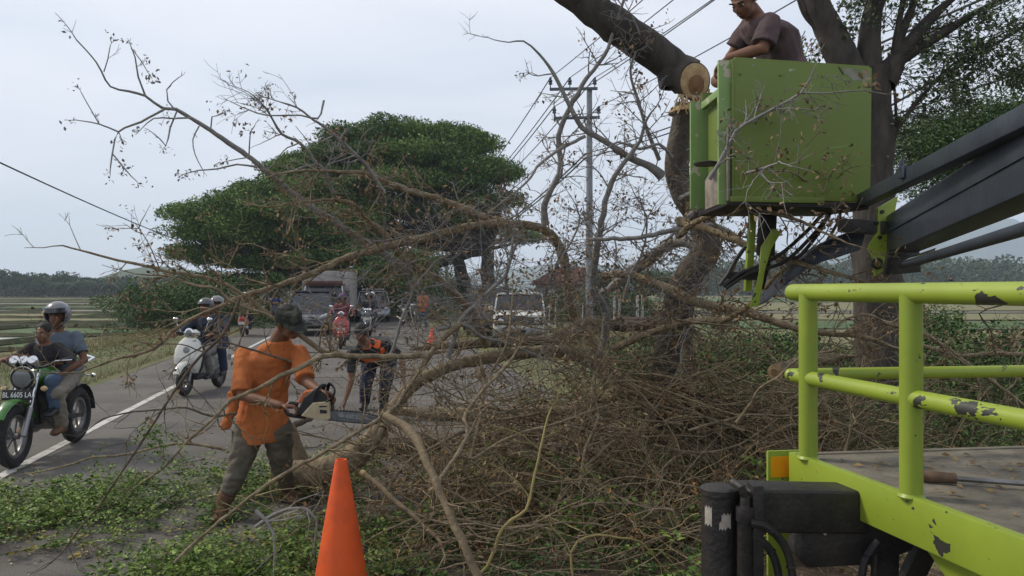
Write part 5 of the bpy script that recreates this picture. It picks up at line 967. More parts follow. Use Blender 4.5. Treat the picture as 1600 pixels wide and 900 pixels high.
# ================================================================ CUT TREE, BIG TREE, FALLEN BRANCHES
mwood = mat('fresh_cut_wood', (.52, .38, .20), (.34, .22, .11), rough=.8, scale=12, bump=.4, bscale=60, stretch=(1, 1, 1)); mheart = mat('dark_heartwood', (.15, .075, .035), (.24, .13, .06), rough=.8, scale=14)
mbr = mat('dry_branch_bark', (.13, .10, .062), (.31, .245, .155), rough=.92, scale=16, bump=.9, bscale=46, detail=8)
mbrd = mat('dark_branch_bark', (.075, .055, .04), (.14, .105, .075), rough=.92, scale=16, bump=.9, bscale=46, detail=8)  # darker brown bark for the dark boughs, twigs and weed stems
mbrg = mat('pale_grey_twig_bark', (.19, .185, .18), (.28, .265, .25), rough=.9, scale=20, bump=.5, bscale=60)
mdry = mat('dry_leaf', (.16, .095, .035), (.30, .20, .07), rough=.8, scale=3, island=.7)
mdry2 = mat('curled_brown_leaf', (.13, .085, .05), (.30, .20, .11), rough=.85, scale=3, island=.8)
def barkify(o, a, rr, sides):
    """knots, ridges and burls: push the ring vertices in and out with 3-D noise"""
    k = len(rr); V = np.empty(k*sides*3, np.float32); o.data.vertices.foreach_get('co', V); V = V.reshape(k, sides, 3); ax = np.asarray(a)[:, None, :]; d = V-ax; ox = o.name.__len__()*3.1
    f = np.array([[mnoise.noise(Vector(v)*2.6+Vector((ox, 0, 0)))*.13+mnoise.noise(Vector((v[0]*9, v[1]*9, v[2]*3.5)))*.13+mnoise.noise(Vector((v[0]*26, v[1]*26, v[2]*8)))*.06 for v in ring] for ring in V.tolist()])
    V = ax+d*(1+f[:, :, None]); o.data.vertices.foreach_set('co', V.astype(np.float32).ravel()); o.data.update()
def twig(tb, tips, a, d, Ln, r, depth, sides=4, kink=.28, droop=-.02, split=2.2):
    """zig-zag twig growing from a along d; recursive"""
    n = max(3, int(Ln/.045)); p = np.array(tuple(a), float); d = np.array(tuple(d), float); d /= np.linalg.norm(d)+1e-9; pts = [p.copy()]
    curl = RNG.normal(size=3)*.10
    for i in range(n):
        d = d+RNG.normal(size=3)*kink*.45+curl*.35+np.array([0, 0, droop]); d /= np.linalg.norm(d); p = p+d*Ln/n
        if p[2] < .015: p[2] = .015+RNG.random()*.02; d[2] = abs(d[2])*.3
        pts.append(p.copy())
    tb.add(pts, r, r*.35, sides)
    if depth > 0:
        k = RNG.poisson(split)+1
        for _ in range(k):
            i = RNG.integers(max(1, n//4), n); t = pts[i]-pts[i-1]; t /= np.linalg.norm(t)+1e-9; v = RNG.normal(size=3); v -= v.dot(t)*t; v /= np.linalg.norm(v)+1e-9
            twig(tb, tips, pts[i], t*.75+v*RNG.uniform(.5, 1.1), Ln*RNG.uniform(.3, .65), r*.55*(1-.4*i/n)+.0006, depth-1, 3, kink, droop, split*.8)
    tips.append(pts[-1]); tips.append(pts[len(pts)//2])
def branch(label, pts, w, Yd, m=None, ntw=10, tl=.45, depth=2, subs=(), leaves=.35, sides=10, name='fallen_branch', cat='branch', group=None, droop=-.01, leafm=None, lsize=.035, kink=.28, cut=False, seed=None, lpt=5, rmin=.0022):
    """pts: photo pixels; w: (start,end) or list of pixel widths; Yd: (start,end) or list of distances in metres"""
    global RNG
    if seed is not None: RNG = np.random.default_rng(seed)
    ntw = int(round(ntw*.85)); leaves = leaves*.33; m = m or mbr; n = len(pts); ww = np.interp(np.linspace(0, 1, n), np.linspace(0, 1, len(w)), w); YY = np.interp(np.linspace(0, 1, n), np.linspace(0, 1, len(Yd)), Yd)
    W_ = [P(x, y, d) for (x, y), d in zip(pts, YY)]; r = [max(rmin, a/2/F*d) for a, d in zip(ww, YY)]
    for p, q in zip(W_, r): p.z = max(p.z, q*.8)
    o0 = W_[0].copy(); t = thing(name, label, cat, o0, 0, group); W_ = [p-o0 for p in W_]
    sp, rr = spline(W_, .05, 0, r); nrm = RNG.normal(size=sp.shape)*np.minimum(rr, .02)[:, None]*.16; nrm[0] = 0; sp = sp+nrm
    tb = TB(); tb.add(sp, rr*(1+.04*RNG.normal(size=len(rr))), None, sides)
    lo_ = tb.build('limb', m, t)
    if max(ww) > 12: barkify(lo_, sp, rr, sides)
    tw = TB(); tips = []; Lt = len(sp); zmin = -o0[2]
    class Sh:                                              # keeps twigs above ground in local space
        def add(s, p, a, b, n=4): p = np.asarray(p); p[:, 2] = np.maximum(p[:, 2], zmin+.01); tw.add(p, a, b, n)
    for k in range(ntw):
        i = min(Lt-2, int(Lt*(.08+.92*RNG.random()**.8))); tg = sp[min(i+1, Lt-1)]-sp[i-1]; tg /= np.linalg.norm(tg)+1e-9; v = RNG.normal(size=3); v[1] *= .6; v -= v.dot(tg)*tg; v /= np.linalg.norm(v)+1e-9
        twig2(Sh(), tips, sp[i], tg*.7+v, tl*RNG.uniform(.35, 1.25), min(rr[i]*.5, .0075), depth, kink, droop)
    twig2(Sh(), tips, sp[-1], sp[-1]-sp[-2], tl*.7, rr[-1]*.9, depth, kink, droop)
    if tw.V: tag(tw.build('twigs', m, t), kind='stuff')
    if leaves and tips:
        T = np.array([q for q in tips if RNG.random() < leaves])
        if len(T):
            C = np.repeat(T, lpt, 0)+RNG.normal(size=(len(T)*lpt, 3))*lsize*.9; C[:, 2] = np.maximum(C[:, 2], zmin+.01)
            V, Fq = leafcards(C, lsize, flat=0, asp=.55); quick('dry_leaves', V, Fq, leafm or mdry2, t, n=3)['kind'] = 'stuff'
    if cut:
        a = Vector(sp[0]); d = (Vector(sp[0])-Vector(sp[2])).normalized(); g = G(); R0 = rr[0]
        g.lathe([(R0*1.01, -.02), (R0*1.0, .002), (R0*.97, .006)], a, d, 22); c = g.build('cut_face', mwood, t)
        g = G(); g.lathe([(R0*.45, .006), (R0*.4, .0085)], a+frame(d)[0]*R0*.15, d, 16); g.build('heartwood', mheart, c)
    return t
def twig2(tb, tips, a, d, Ln, r, depth, kink, droop):
    n = max(3, int(Ln/.05)); p = np.array(tuple(a), float); d = np.array(tuple(d), float); d /= np.linalg.norm(d)+1e-9; pts = [p.copy()]; curl = RNG.normal(size=3)*.10
    for i in range(n):
        d = d+RNG.normal(size=3)*kink*.5+curl*.4+np.array([0, 0, droop]); d /= np.linalg.norm(d); p = p+d*Ln/n; pts.append(p.copy())
    tb.add(pts, max(r, .0018), max(r*.4, .0013), 4 if r > .003 else 3)
    if depth > 0:
        for _ in range(RNG.poisson(1.4)+1):
            i = RNG.integers(1, n); t = pts[i]-pts[i-1]; t /= np.linalg.norm(t)+1e-9; v = RNG.normal(size=3); v -= v.dot(t)*t; v /= np.linalg.norm(v)+1e-9
            twig2(tb, tips, pts[i], t*.7+v*RNG.uniform(.5, 1.2), Ln*RNG.uniform(.3, .7), r*.6, depth-1, kink, droop)
    tips.append(pts[-1]); tips.append(pts[len(pts)//2])
# ---------------------------------------------------------------- the tree being cut
TY = 7.2; tb0 = P(1035, 452, TY); tb0.z = 0
CT = thing('cut_tree', 'grey roadside tree sawn off high up, its top limb hanging beside the green basket', 'tree', tb0)
def tl(lst, Yv=TY, org=None):                                   # pixel path -> local spline + radii
    o = org or tb0; n = len(lst); Yv = np.linspace(Yv[0], Yv[1], n) if isinstance(Yv, tuple) else [Yv]*n
    return spline([P(x, y, d)-o for (x, y, _), d in zip(lst, Yv)], .06, 0, [w/2/F*d for (_, _, w), d in zip(lst, Yv)])
def woody(name, lst, Yv, m, parent, sides=16, rough=.06, org=None):
    sp, rr = tl(lst, Yv, org); tb = TB(); k = len(rr)
    a = np.asarray(sp); tb.add(a, rr, None, sides); o_ = tb.build(name, m, parent); barkify(o_, a, rr, sides); return o_, sp, rr
tr, sp, rr = woody('trunk', [(1030, 745, 52), (1036, 690, 44), (1034, 620, 40), (1040, 560, 42), (1052, 500, 44), (1072, 440, 46), (1104, 392, 44), (1094, 345, 40), (1064, 295, 38), (1058, 255, 40), (1068, 215, 46), (1083, 172, 62)], TY, mbark2, CT, 20)
# splintered top
g = G(); top = P(1082, 172, TY)-tb0
for k in range(42):
    a = random.uniform(0, 6.28); q = math.sqrt(random.random())*.20; b = top+V3(math.cos(a)*q, math.sin(a)*q, -.03); h = random.uniform(.03, .13)+(.10 if math.cos(a) > .3 else 0)
    g.beam(b, b+V3(random.uniform(-.02, .03), random.uniform(-.02, .02), h), random.uniform(.008, .022), .012, (0, 1, 0))
g.lathe([(.215, -.03), (.2, .01), (.1, .03)], top, n=18); g.build('splinters', mwood, tr, smooth=False)
lim, s2, r2 = woody('hanging_limb', [(560, -330, 38), (660, -225, 42), (760, -130, 46), (840, -60, 50), (900, -8, 52), (950, 32, 54), (1000, 68, 54), (1035, 90, 54), (1055, 106, 58), (1074, 120, 62)], (6.7, 6.9), mbark, CT, 18)
stub, _, _ = woody('branch_stub', [(1050, 92, 40), (1048, 112, 42), (1046, 138, 34)], 6.85, mbark, CT, 12)
a = Vector(s2[-1]); d = V3(.30, -.93, -.20).normalized(); g = G(); fa, fb, _ = frame(d); R0 = .165
a2 = P(1087, 127, 6.70)-tb0; g.loft([(a2-d*.025, fa*.135, fb*.150), (a2-d*.005, fa*.133, fb*.148), (a2, fa*.12, fb*.13)], 26); cf = g.build('cut_face', mwood, lim)
g = G(); g.loft([(a2-d*.004+V3(.01, 0, -.03), fa*.075, fb*.085), (a2+d*.005+V3(.01, 0, -.03), fa*.06, fb*.07)], 16); g.build('heartwood', mheart, cf)
g = G(); g.loft([(a-V3(.06, 0, -.03), fa*.155, fb*.165), (a2-d*.02, fa*.152, fb*.16)], 26); g.build('slanted_end', mbark, lim); a = a2-d*.03
g = G()
for k in range(26):
    b = a+d*.02+fa*random.uniform(-.16, .16)+V3(0, 0, -.12); g.beam(b, b+V3(random.uniform(-.06, .08), random.uniform(-.05, .05), -random.uniform(.06, .2)), random.uniform(.006, .018), .01, (0, 1, 0))
g.build('splinters', mwood, lim, smooth=False)
def limbs(parent, specs, org, m, nm='limb'):
    for lst, Yv, ntw, tlen, lf in specs:
        o_, sp, rr = woody(nm, lst, Yv, m, parent, 9, .05, org)
        tw = TB(); tips = []
        for k in range(ntw):
            i = RNG.integers(1, len(sp)-1); tg = sp[i+1]-sp[i-1]; tg /= np.linalg.norm(tg)+1e-9; v = RNG.normal(size=3); v -= v.dot(tg)*tg; v /= np.linalg.norm(v)
            twig2(tw, tips, sp[i], tg*.7+v, tlen*RNG.uniform(.4, 1.2), min(rr[i]*.5, .007), 2, .28, -.01)
        twig2(tw, tips, sp[-1], sp[-1]-sp[-2], tlen*.7, rr[-1], 2, .28, -.01); tag(tw.build('twigs', m, o_), kind='stuff')
        if lf:
            T = np.array([q for q in tips if RNG.random() < lf*.2]); C = np.repeat(T, 6, 0)+RNG.normal(size=(len(T)*6, 3))*.035; V, Fq = leafcards(C, .04, asp=.5); quick('dry_leaves', V, Fq, mdry2, o_, n=3)['kind'] = 'stuff'
RNG = np.random.default_rng(51)
limbs(CT, [([(1034, 275, 16), (1015, 260, 13), (985, 247, 11), (955, 227, 10), (930, 212, 9), (910, 200, 8), (890, 165, 7), (865, 115, 6), (842, 84, 4), (818, 64, 3), (795, 66, 2), (772, 62, 1.5)], (7.15, 6.6), 16, .38, .12),
           ([(1064, 310, 10), (1090, 297, 8), (1107, 281, 8), (1137, 277, 7), (1175, 268, 5), (1215, 255, 3)], (7.0, 4.2), 14, .45, .4),
           ([(1108, 280, 8), (1122, 258, 7), (1137, 230, 6), (1150, 205, 6), (1178, 186, 5), (1205, 172, 5), (1230, 158, 4), (1252, 145, 4), (1265, 125, 3), (1274, 104, 2)], (4.85, 4.6), 14, .22, .1),
           ([(1252, 145, 3), (1285, 146, 2.5), (1320, 143, 2.5), (1350, 141, 2), (1384, 147, 1.5)], (4.7, 4.55), 3, .12, .2),
           ([(1205, 172, 3), (1232, 169, 2.5), (1265, 171, 1.5)], (4.72, 4.6), 3, .12, .1),
           ([(1108, 395, 24), (1075, 378, 19), (1040, 384, 18), (1015, 405, 18), (985, 425, 18), (955, 450, 14)], (7.2, 7.9), 10, .4, .2),
           ([(1085, 365, 14), (1083, 340, 12), (1095, 320, 9), (1060, 355, 8)], (7.3, 7.0), 6, .3, .3),
           ([(1030, 250, 7), (1012, 205, 6), (998, 160, 5), (985, 110, 4), (1000, 60, 3), (985, 20, 2)], (7.1, 6.6), 14, .35, .25),
           ([(1050, 245, 6), (1030, 225, 5), (1000, 233, 4), (965, 222, 3), (940, 240, 2)], (7.0, 6.7), 8, .3, .3)], tb0, mbrg, 'side_branch')
# ---------------------------------------------------------------- big tree behind the basket
BY = 8.7; tb1 = P(1388, 452, BY); tb1.z = 0
BT_ = thing('roadside_tree', 'large dark forked tree with small leaves standing behind the green basket', 'tree', tb1)
woody('trunk', [(1388, 720, 118), (1380, 600, 84), (1374, 480, 74), (1366, 360, 66), (1362, 250, 64), (1358, 170, 68), (1348, 112, 78)], BY, mbark, BT_, 22, org=tb1)
RNG = np.random.default_rng(52)
for lst in ([(1338, 135, 52), (1312, 80, 48), (1290, 35, 44), (1272, -5, 40), (1240, -90, 40), (1215, -190, 32), (1180, -330, 20)], [(1358, 130, 40), (1358, 70, 34), (1364, 20, 30), (1380, -40, 26), (1395, -120, 20), (1400, -240, 12)],
            [(1380, 130, 42), (1405, 88, 28), (1428, 60, 22), (1452, 30, 17), (1480, 5, 12), (1520, -30, 8)], [(1400, 98, 20), (1440, 72, 16), (1480, 48, 13), (1520, 22, 9), (1560, 0, 6), (1600, -20, 4)],
            [(1332, 95, 22), (1300, 62, 16), (1275, 42, 10), (1255, 20, 6), (1245, -10, 4)], [(1372, 150, 18), (1395, 110, 14), (1400, 60, 10), (1410, 10, 8), (1420, -40, 5)], [(1385, 120, 16), (1418, 30, 12), (1440, -20, 8)],
            [(1388, 220, 12), (1405, 195, 9), (1425, 170, 7), (1450, 140, 5), (1480, 108, 4), (1520, 80, 3), (1580, 45, 2)], [(1380, 260, 9), (1398, 215, 6), (1400, 170, 5), (1396, 120, 4)]):
    woody('limb', lst, BY-.05, mbark, BT_, 12, org=tb1)
tw = TB(); tips = []
for (x, y, dx_, dz_, L_, n_) in ((1380, 120, .6, .7, 1.0, 8), (1405, 90, .8, .5, .9, 10), (1440, 55, .9, .2, .9, 10), (1470, 50, .9, -.1, .8, 9), (1520, 25, .9, 0, .7, 8), (1365, 20, .2, .9, .6, 8), (1390, 40, .4, .8, .7, 9), (1335, 60, .3, .8, .45, 5), (1420, 175, .8, .5, .6, 8), (1450, 140, .9, .3, .6, 10), (1490, 100, .9, .3, .6, 10), (1530, 75, .9, .3, .6, 10), (1580, 45, .9, .2, .5, 8), (1400, 180, .5, -.6, .5, 6), (1262, 60, -.4, -.9, .35, 4), (1318, 10, .6, .4, .4, 5), (1410, 130, .7, .2, .7, 8), (1570, 120, .8, .4, .5, 8), (1420, 10, .5, .8, .8, 9), (1540, 70, .5, -.7, .5, 10), (1500, 110, .3, -.9, .5, 8), (1575, 110, .4, -.6, .5, 8)):
    for k in range(n_): twig2(tw, tips, P(x+random.uniform(-12, 12), y+random.uniform(-12, 12), BY+random.uniform(-.3, .3))-tb1, V3(dx_+random.uniform(-.5, .5), random.uniform(-.5, .5), dz_+random.uniform(-.5, .5)), L_*random.uniform(.4, 1), .006, 2, .25, -.02)
tag(tw.build('twigs', mbark, BT_), kind='stuff')
T = np.array([q for q in tips if RNG.random() < .30]); C = np.repeat(T, 5, 0)+RNG.normal(size=(len(T)*5, 3))*.055; V, Fq = leafcards(C, .062, asp=.48, flat=.1)
mleafD = mat('grey_green_leaf', (.07, .11, .05), (.16, .21, .09), rough=.6, scale=1, island=.6); quick('crown', V, Fq, mleafD, BT_, n=3)
# thin trunk in the undergrowth
g = thing('sapling_trunk', 'thin bare brown trunk standing in the weeds right of the cut tree', 'tree', P(1078, 452, 8.6)*1)
g.location.z = 0; woody('trunk', [(1078, 695, 26), (1074, 620, 22), (1078, 560, 20), (1072, 520, 18), (1080, 470, 14)], 8.6, mbark2, g, 10, org=g.location.copy())
# ---------------------------------------------------------------- fallen branches
B = branch
B('thick fallen bough lying from behind the cone up towards the chainsaw bar', [(448, 745), (500, 738), (548, 716), (585, 682), (612, 640), (648, 600), (700, 574), (760, 560), (830, 550), (890, 552), (945, 578), (1010, 622), (1080, 665)], [46, 46, 36, 23, 20, 19, 19, 19, 20, 17, 10], (6.5, 6.6, 7.2, 8.2), ntw=46, tl=.55, leaves=.3, sides=18, cut=True, seed=101)
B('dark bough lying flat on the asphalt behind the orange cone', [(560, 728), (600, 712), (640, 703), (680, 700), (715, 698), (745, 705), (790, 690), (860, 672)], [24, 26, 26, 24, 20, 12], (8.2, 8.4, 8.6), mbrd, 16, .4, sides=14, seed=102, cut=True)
B('straight peeled brown log lying across the road beyond the forked pole', [(618, 640), (675, 646), (750, 648), (825, 646), (875, 640), (950, 640), (1010, 650)], [14, 20, 22, 22, 24, 24, 18], (10.4, 10.4), ntw=10, tl=.4, sides=14, seed=103)
B('long bare bough arching over the whole brush heap to the left', [(945, 565), (920, 525), (899, 498), (888, 460), (884, 420), (870, 378), (846, 357), (800, 350), (742, 352), (662, 372), (605, 385), (545, 402), (505, 420), (455, 440), (405, 455), (362, 470), (280, 510), (240, 545), (180, 562), (125, 582)], [19, 16, 15, 15, 15, 14, 13, 13, 12, 11, 10, 8, 7, 5, 4, 3], (8.2, 7.8, 7.2, 6.6, 6.0, 5.3), ntw=60, tl=.55, sides=14, leaves=.35, seed=104)
B('slimmer bough running just above the arched bough towards upper left', [(790, 350), (760, 341), (725, 327), (672, 307), (630, 295), (592, 280), (562, 270), (520, 268), (478, 266)], (15, 4), (7.4, 6.2), ntw=24, tl=.45, seed=105)
B('diagonal branch falling from upper left to the stakes beside the dark van', [(760, 540), (745, 505), (730, 480), (697, 445), (667, 427), (630, 405), (605, 372), (575, 345), (555, 322), (522, 312), (492, 314), (450, 318)], (15, 4), (8.0, 6.2), ntw=34, tl=.5, seed=106)
B('long pale leafless limb reaching high into the sky at far left', [(640, 425), (605, 400), (560, 372), (515, 342), (470, 312), (440, 287), (417, 268), (385, 242), (330, 205), (300, 185), (275, 171), (255, 170), (227, 150), (200, 142), (172, 135), (150, 97), (119, 62)], [13, 11, 9, 8, 6, 4, 3, 2], (7.2, 6.2, 5.6), mbrg, 0, .3, 1, leaves=.5, leafm=mbrg, seed=107)
SKY = [('pale forked twig hanging below the high limb at far left', [(256, 171), (220, 190), (185, 206), (177, 232), (172, 262)], (4, 2)), ('thin pale twig pointing left from the hanging fork', [(185, 206), (155, 194), (117, 187)], (3, 1.5)), ('thin pale twig rising from the left pointing one', [(155, 194), (142, 172), (127, 145)], (2, 1.3)),
       ('thin pale twig dropping right from the hanging fork to a leaf tuft', [(175, 240), (190, 258), (205, 275), (212, 282)], (2.5, 1.5)), ('upright pale twig with a crossed tip left of the high limb', [(227, 150), (216, 120), (211, 90), (205, 75)], (3.5, 1.6)), ('crossed tip twig sloping down right over the upright one', [(205, 76), (218, 92), (231, 113)], (1.8, 1.3)),
       ('pale looped twig hanging under the middle of the high limb', [(276, 174), (266, 200), (259, 228), (250, 218), (240, 209)], (3, 1.6)), ('pale twig running flat left under the high limb', [(298, 184), (270, 185), (240, 185), (222, 200)], (3, 1.5)), ('flat pale twig growing left from the lower high limb', [(402, 261), (370, 257), (340, 264), (310, 266), (291, 271)], (3.5, 1.6)), ('small flat twig above the lowest one of the high limb', [(388, 246), (372, 248), (354, 252)], (2.5, 1.4)),
       ('pale twig hanging down from the middle of the high limb', [(311, 197), (301, 218), (305, 242), (316, 264)], (2.6, 1.4)), ('short hooked twig above the high limb', [(329, 203), (331, 182), (340, 180), (349, 175)], (2.5, 1.5)), ('short twig with a dry seed tuft above the high limb', [(272, 170), (262, 158), (260, 140), (270, 128), (279, 121)], (2.5, 1.4)), ('tiny stalk near the far tip of the high limb', [(162, 112), (168, 92), (172, 71)], (2, 1.3)),
       ('twig joining the high limb from the upright hooked pair', [(389, 243), (390, 220), (391, 206), (398, 196)], (2.4, 1.4))]
for k, (lb, pts, w) in enumerate(SKY): B(lb, pts, w, (5.75, 5.65), mbrg, 1, .10, 1, leaves=.55, leafm=mat('bleached_leaf', (.20, .185, .17), (.30, .28, .26), rough=.9, scale=4, island=.5), name='pale_twig', cat='twig', seed=200+k, rmin=.003, lsize=.03, lpt=7, sides=6)
B('bare twiggy branch above the rain tree at upper left, leftmost of two', [(520, 300), (508, 271), (490, 249), (468, 223), (440, 209), (424, 183), (412, 165), (397, 150)], (7, 2), (6.6, 6.0), mbrg, 16, .32, 2, leaves=.1, seed=108)
B('bare twiggy branch above the rain tree at upper left, right of the other', [(600, 300), (575, 262), (563, 249), (516, 205), (490, 188), (464, 168), (440, 160)], (7, 2), (6.6, 6.0), mbrg, 14, .32, 2, leaves=.1, seed=109)
B('flat forked twig tangle left of the rain tree top', [(506, 157), (497, 185), (470, 180), (415, 180), (377, 167)], (3.5, 1.8), (6.1, 5.9), mbrg, 6, .25, 1, leaves=.1, seed=110)
B('low branch reaching far left over the road above the white scooter', [(665, 556), (600, 557), (530, 556), (507, 550), (460, 518), (425, 495), (375, 457), (325, 435), (265, 425), (225, 415), (185, 407), (140, 395), (98, 384)], [9, 9, 8, 7, 6, 5, 4, 2.5], (6.0, 5.6, 5.3), mbr, 20, .35, 2, leaves=.25, seed=111)
B('second low branch sprouting left under the reaching one', [(425, 495), (360, 470), (340, 452), (300, 445), (262, 431), (235, 430), (212, 428)], (5, 2), (5.5, 5.3), mbr, 12, .3, seed=112)
B('kinked branch crossing the back of the man in orange', [(545, 556), (505, 556), (475, 572), (450, 582), (415, 600), (380, 617), (360, 625), (340, 648), (322, 664), (290, 693), (257, 730), (233, 747)], (9, 3), (5.45, 5.2, 5.0), mbr, 12, .35, 2, leaves=.1, seed=113, droop=-.03)
B('thin horizontal branch across the waist of the man in orange', [(455, 565), (425, 556), (390, 545), (350, 535), (322, 540), (285, 560)], (4, 2), (5.35, 5.3), mbrd, 5, .25, 1, leaves=.05, seed=114)
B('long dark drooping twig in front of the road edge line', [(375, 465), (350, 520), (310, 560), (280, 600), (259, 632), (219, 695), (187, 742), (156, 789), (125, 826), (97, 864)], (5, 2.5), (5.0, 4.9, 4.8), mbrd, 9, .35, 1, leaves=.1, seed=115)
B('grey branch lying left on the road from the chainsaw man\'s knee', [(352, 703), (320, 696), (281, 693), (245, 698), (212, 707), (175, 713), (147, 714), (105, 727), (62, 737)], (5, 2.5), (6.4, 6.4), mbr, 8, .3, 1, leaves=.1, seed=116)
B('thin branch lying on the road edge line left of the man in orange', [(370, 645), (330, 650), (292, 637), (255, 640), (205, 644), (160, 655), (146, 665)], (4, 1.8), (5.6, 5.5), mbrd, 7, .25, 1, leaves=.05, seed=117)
B('long straight foreground stick rising from lower left past the cone to the bough', [(272, 880), (292, 860), (333, 823), (387, 780), (433, 747), (500, 710), (550, 680), (593, 655), (620, 632), (640, 600)], (5, 6), (4.3, 4.6, 5.0), mbr, 14, .3, 1, leaves=.05, seed=118)
B('forked peeled pole standing in front of the brush, its foot at the bottom edge', [(603, 650), (640, 672), (655, 692), (664, 715), (680, 750), (695, 785), (710, 820), (728, 860), (752, 915)], [11, 17, 15, 13, 13, 13, 14, 14, 14], (4.6, 4.2, 3.9), mat('peeled_branch', (.13, .098, .058), (.20, .15, .09), rough=.8, scale=14, bump=.5, bscale=40), 3, .3, 1, sides=14, seed=119)
B('short crooked pole sloping down right of the cone', [(566, 738), (585, 752), (600, 766), (620, 787), (640, 800), (660, 818), (680, 838)], (9, 7), (4.6, 4.3), MATS['peeled_branch'], 4, .3, 1, seed=120, sides=12, cut=True)
B('thin side stem running right from the crooked pole', [(622, 790), (660, 808), (708, 820), (745, 818), (780, 827), (830, 822), (872, 830)], (4, 2), (4.4, 4.4), mbr, 9, .3, 1, seed=121)
B('S-shaped branch rising from the forked pole foot to the heap', [(685, 760), (686, 752), (694, 738), (715, 708), (731, 680), (725, 656), (735, 635), (755, 610), (782, 582), (800, 560)], (7, 5), (4.5, 5.4), mbr, 16, .35, 2, seed=122)
B('gently curved branch crossing the heap above the forked pole', [(715, 712), (740, 716), (768, 698), (812, 677), (867, 662), (930, 640)], (5, 3), (4.8, 5.4), mbr, 12, .35, 2, seed=123)
B('yellowish upright wand standing in front of the heap', [(742, 905), (762, 885), (787, 824), (822, 796), (832, 760), (840, 722), (848, 685), (856, 650)], (6, 3), (4.2, 4.5), mat('yellow_twig', (.24, .19, .07), (.32, .26, .10), rough=.8, scale=12), 4, .25, 1, seed=124)
B('yellow bent vine arching over the litter at the bottom', [(895, 905), (892, 863), (903, 845), (933, 836), (967, 840), (1000, 846), (1024, 873)], (4, 3), (4.3, 4.5), MATS['yellow_twig'], 2, .2, 1, leaves=0, seed=125)
B('pale antler-shaped root twig lying in the leaves left of the cone', [(400, 823), (425, 805), (450, 795), (480, 795), (495, 812), (492, 845)], (6, 3), (4.7, 4.6), mbrg, 5, .22, 1, leaves=0, seed=126)
B('second arm of the pale antler-shaped twig', [(400, 798), (418, 815), (428, 835), (430, 862), (428, 890)], (7, 3), (4.5, 4.4), mbrg, 5, .22, 1, leaves=0, seed=127)
B('tall bluish S-curved stem in front of the utility pole', [(852, 352), (850, 322), (862, 295), (876, 262), (873, 225), (876, 200), (892, 165), (915, 125), (945, 85), (960, 45), (968, 20), (980, -15)], [12, 10, 9, 9, 8, 7, 6, 5, 4], (7.2, 6.6), mbrg, 18, .35, 2, leaves=.25, seed=128)
B('tall straight stem rising right of the utility pole to the cut tree', [(932, 575), (946, 520), (945, 482), (930, 462), (928, 425), (935, 375), (942, 335), (955, 285), (975, 255), (1000, 220), (1006, 195), (1018, 175)], [10, 12, 13, 12, 11, 10, 9, 8, 6, 5, 3], (7.4, 7.0, 6.6), mbrg, 24, .35, 2, leaves=.3, seed=129, sides=12)
B('thin branch curving down left from the utility pole across the wires', [(914, 213), (877, 232), (845, 255), (825, 282), (805, 300), (790, 312)], (6, 2.5), (6.8, 6.4), mbrg, 9, .3, 1, leaves=.25, seed=130)
B('horizontal grey branch passing in front of the cut tree trunk', [(920, 375), (960, 373), (1000, 371), (1040, 362), (1075, 357), (1115, 352), (1140, 362)], (6, 9), (6.8, 6.4), mbrg, 16, .35, 2, leaves=.4, seed=131)
B('arched branch springing over the trunk towards the basket floor', [(1060, 368), (1080, 352), (1110, 337), (1142, 326), (1175, 325), (1217, 335), (1255, 347), (1280, 360), (1325, 380)], (11, 3), (6.6, 5.2, 4.6), mbr, 18, .35, 2, leaves=.35, seed=132)
B('heavy brown bough crossing under the basket to the lower right', [(1062, 345), (1080, 352), (1130, 367), (1185, 390), (1230, 407), (1255, 412), (1305, 427), (1350, 440)], (15, 5), (6.7, 5.6, 4.9), mbr, 26, .35, 2, leaves=.4, seed=133, sides=14)
B('reddish bough sagging through the brush from centre to the railing', [(940, 430), (975, 428), (1005, 437), (1040, 450), (1062, 460), (1090, 472), (1130, 482), (1180, 492), (1213, 503), (1247, 513), (1290, 521), (1336, 524), (1380, 535)], [10, 13, 14, 15, 15, 14, 13, 12, 10, 9, 7], (7.4, 6.8, 6.3), mbr, 36, .4, 2, leaves=.35, seed=134, sides=14)
B('branch curving up from the brush past the lower boom to the basket corner', [(960, 545), (980, 535), (1017, 520), (1055, 507), (1080, 502), (1130, 500), (1155, 487), (1175, 473), (1220, 425), (1255, 415), (1285, 385), (1312, 342), (1307, 317), (1292, 302), (1255, 280), (1234, 268), (1189, 268)], [12, 12, 11, 10, 10, 9, 8, 6, 5, 5, 5, 4, 3, 2], (7.2, 6.2, 5.2, 4.7), mbr, 34, .4, 2, leaves=.4, seed=135)
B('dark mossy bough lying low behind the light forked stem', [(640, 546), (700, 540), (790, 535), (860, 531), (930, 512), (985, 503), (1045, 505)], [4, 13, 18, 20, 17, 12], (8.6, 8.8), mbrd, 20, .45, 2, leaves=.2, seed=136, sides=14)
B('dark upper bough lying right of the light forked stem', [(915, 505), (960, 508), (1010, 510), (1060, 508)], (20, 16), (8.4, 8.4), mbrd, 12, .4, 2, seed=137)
B('bent pale branch looping in front of the white jeep', [(682, 515), (700, 512), (718, 506), (735, 512), (755, 527), (790, 535), (830, 552), (870, 566)], (7, 3), (6.2, 6.4), mbrg, 9, .3, 2, leaves=.1, seed=138)
B('steep stick leaning right before the jeep and van', [(700, 560), (720, 500), (745, 475), (775, 445), (790, 430), (798, 400), (802, 370)], (8, 4), (6.3, 6.6), mbrg, 18, .35, 2, leaves=.3, seed=139)
B('thin pole leaning between the motorbikes and the bending man', [(607, 560), (620, 530), (627, 500), (640, 470), (650, 445), (668, 424)], (5, 3), (6.6, 6.6), mbrg, 5, .3, 1, leaves=.1, seed=140)
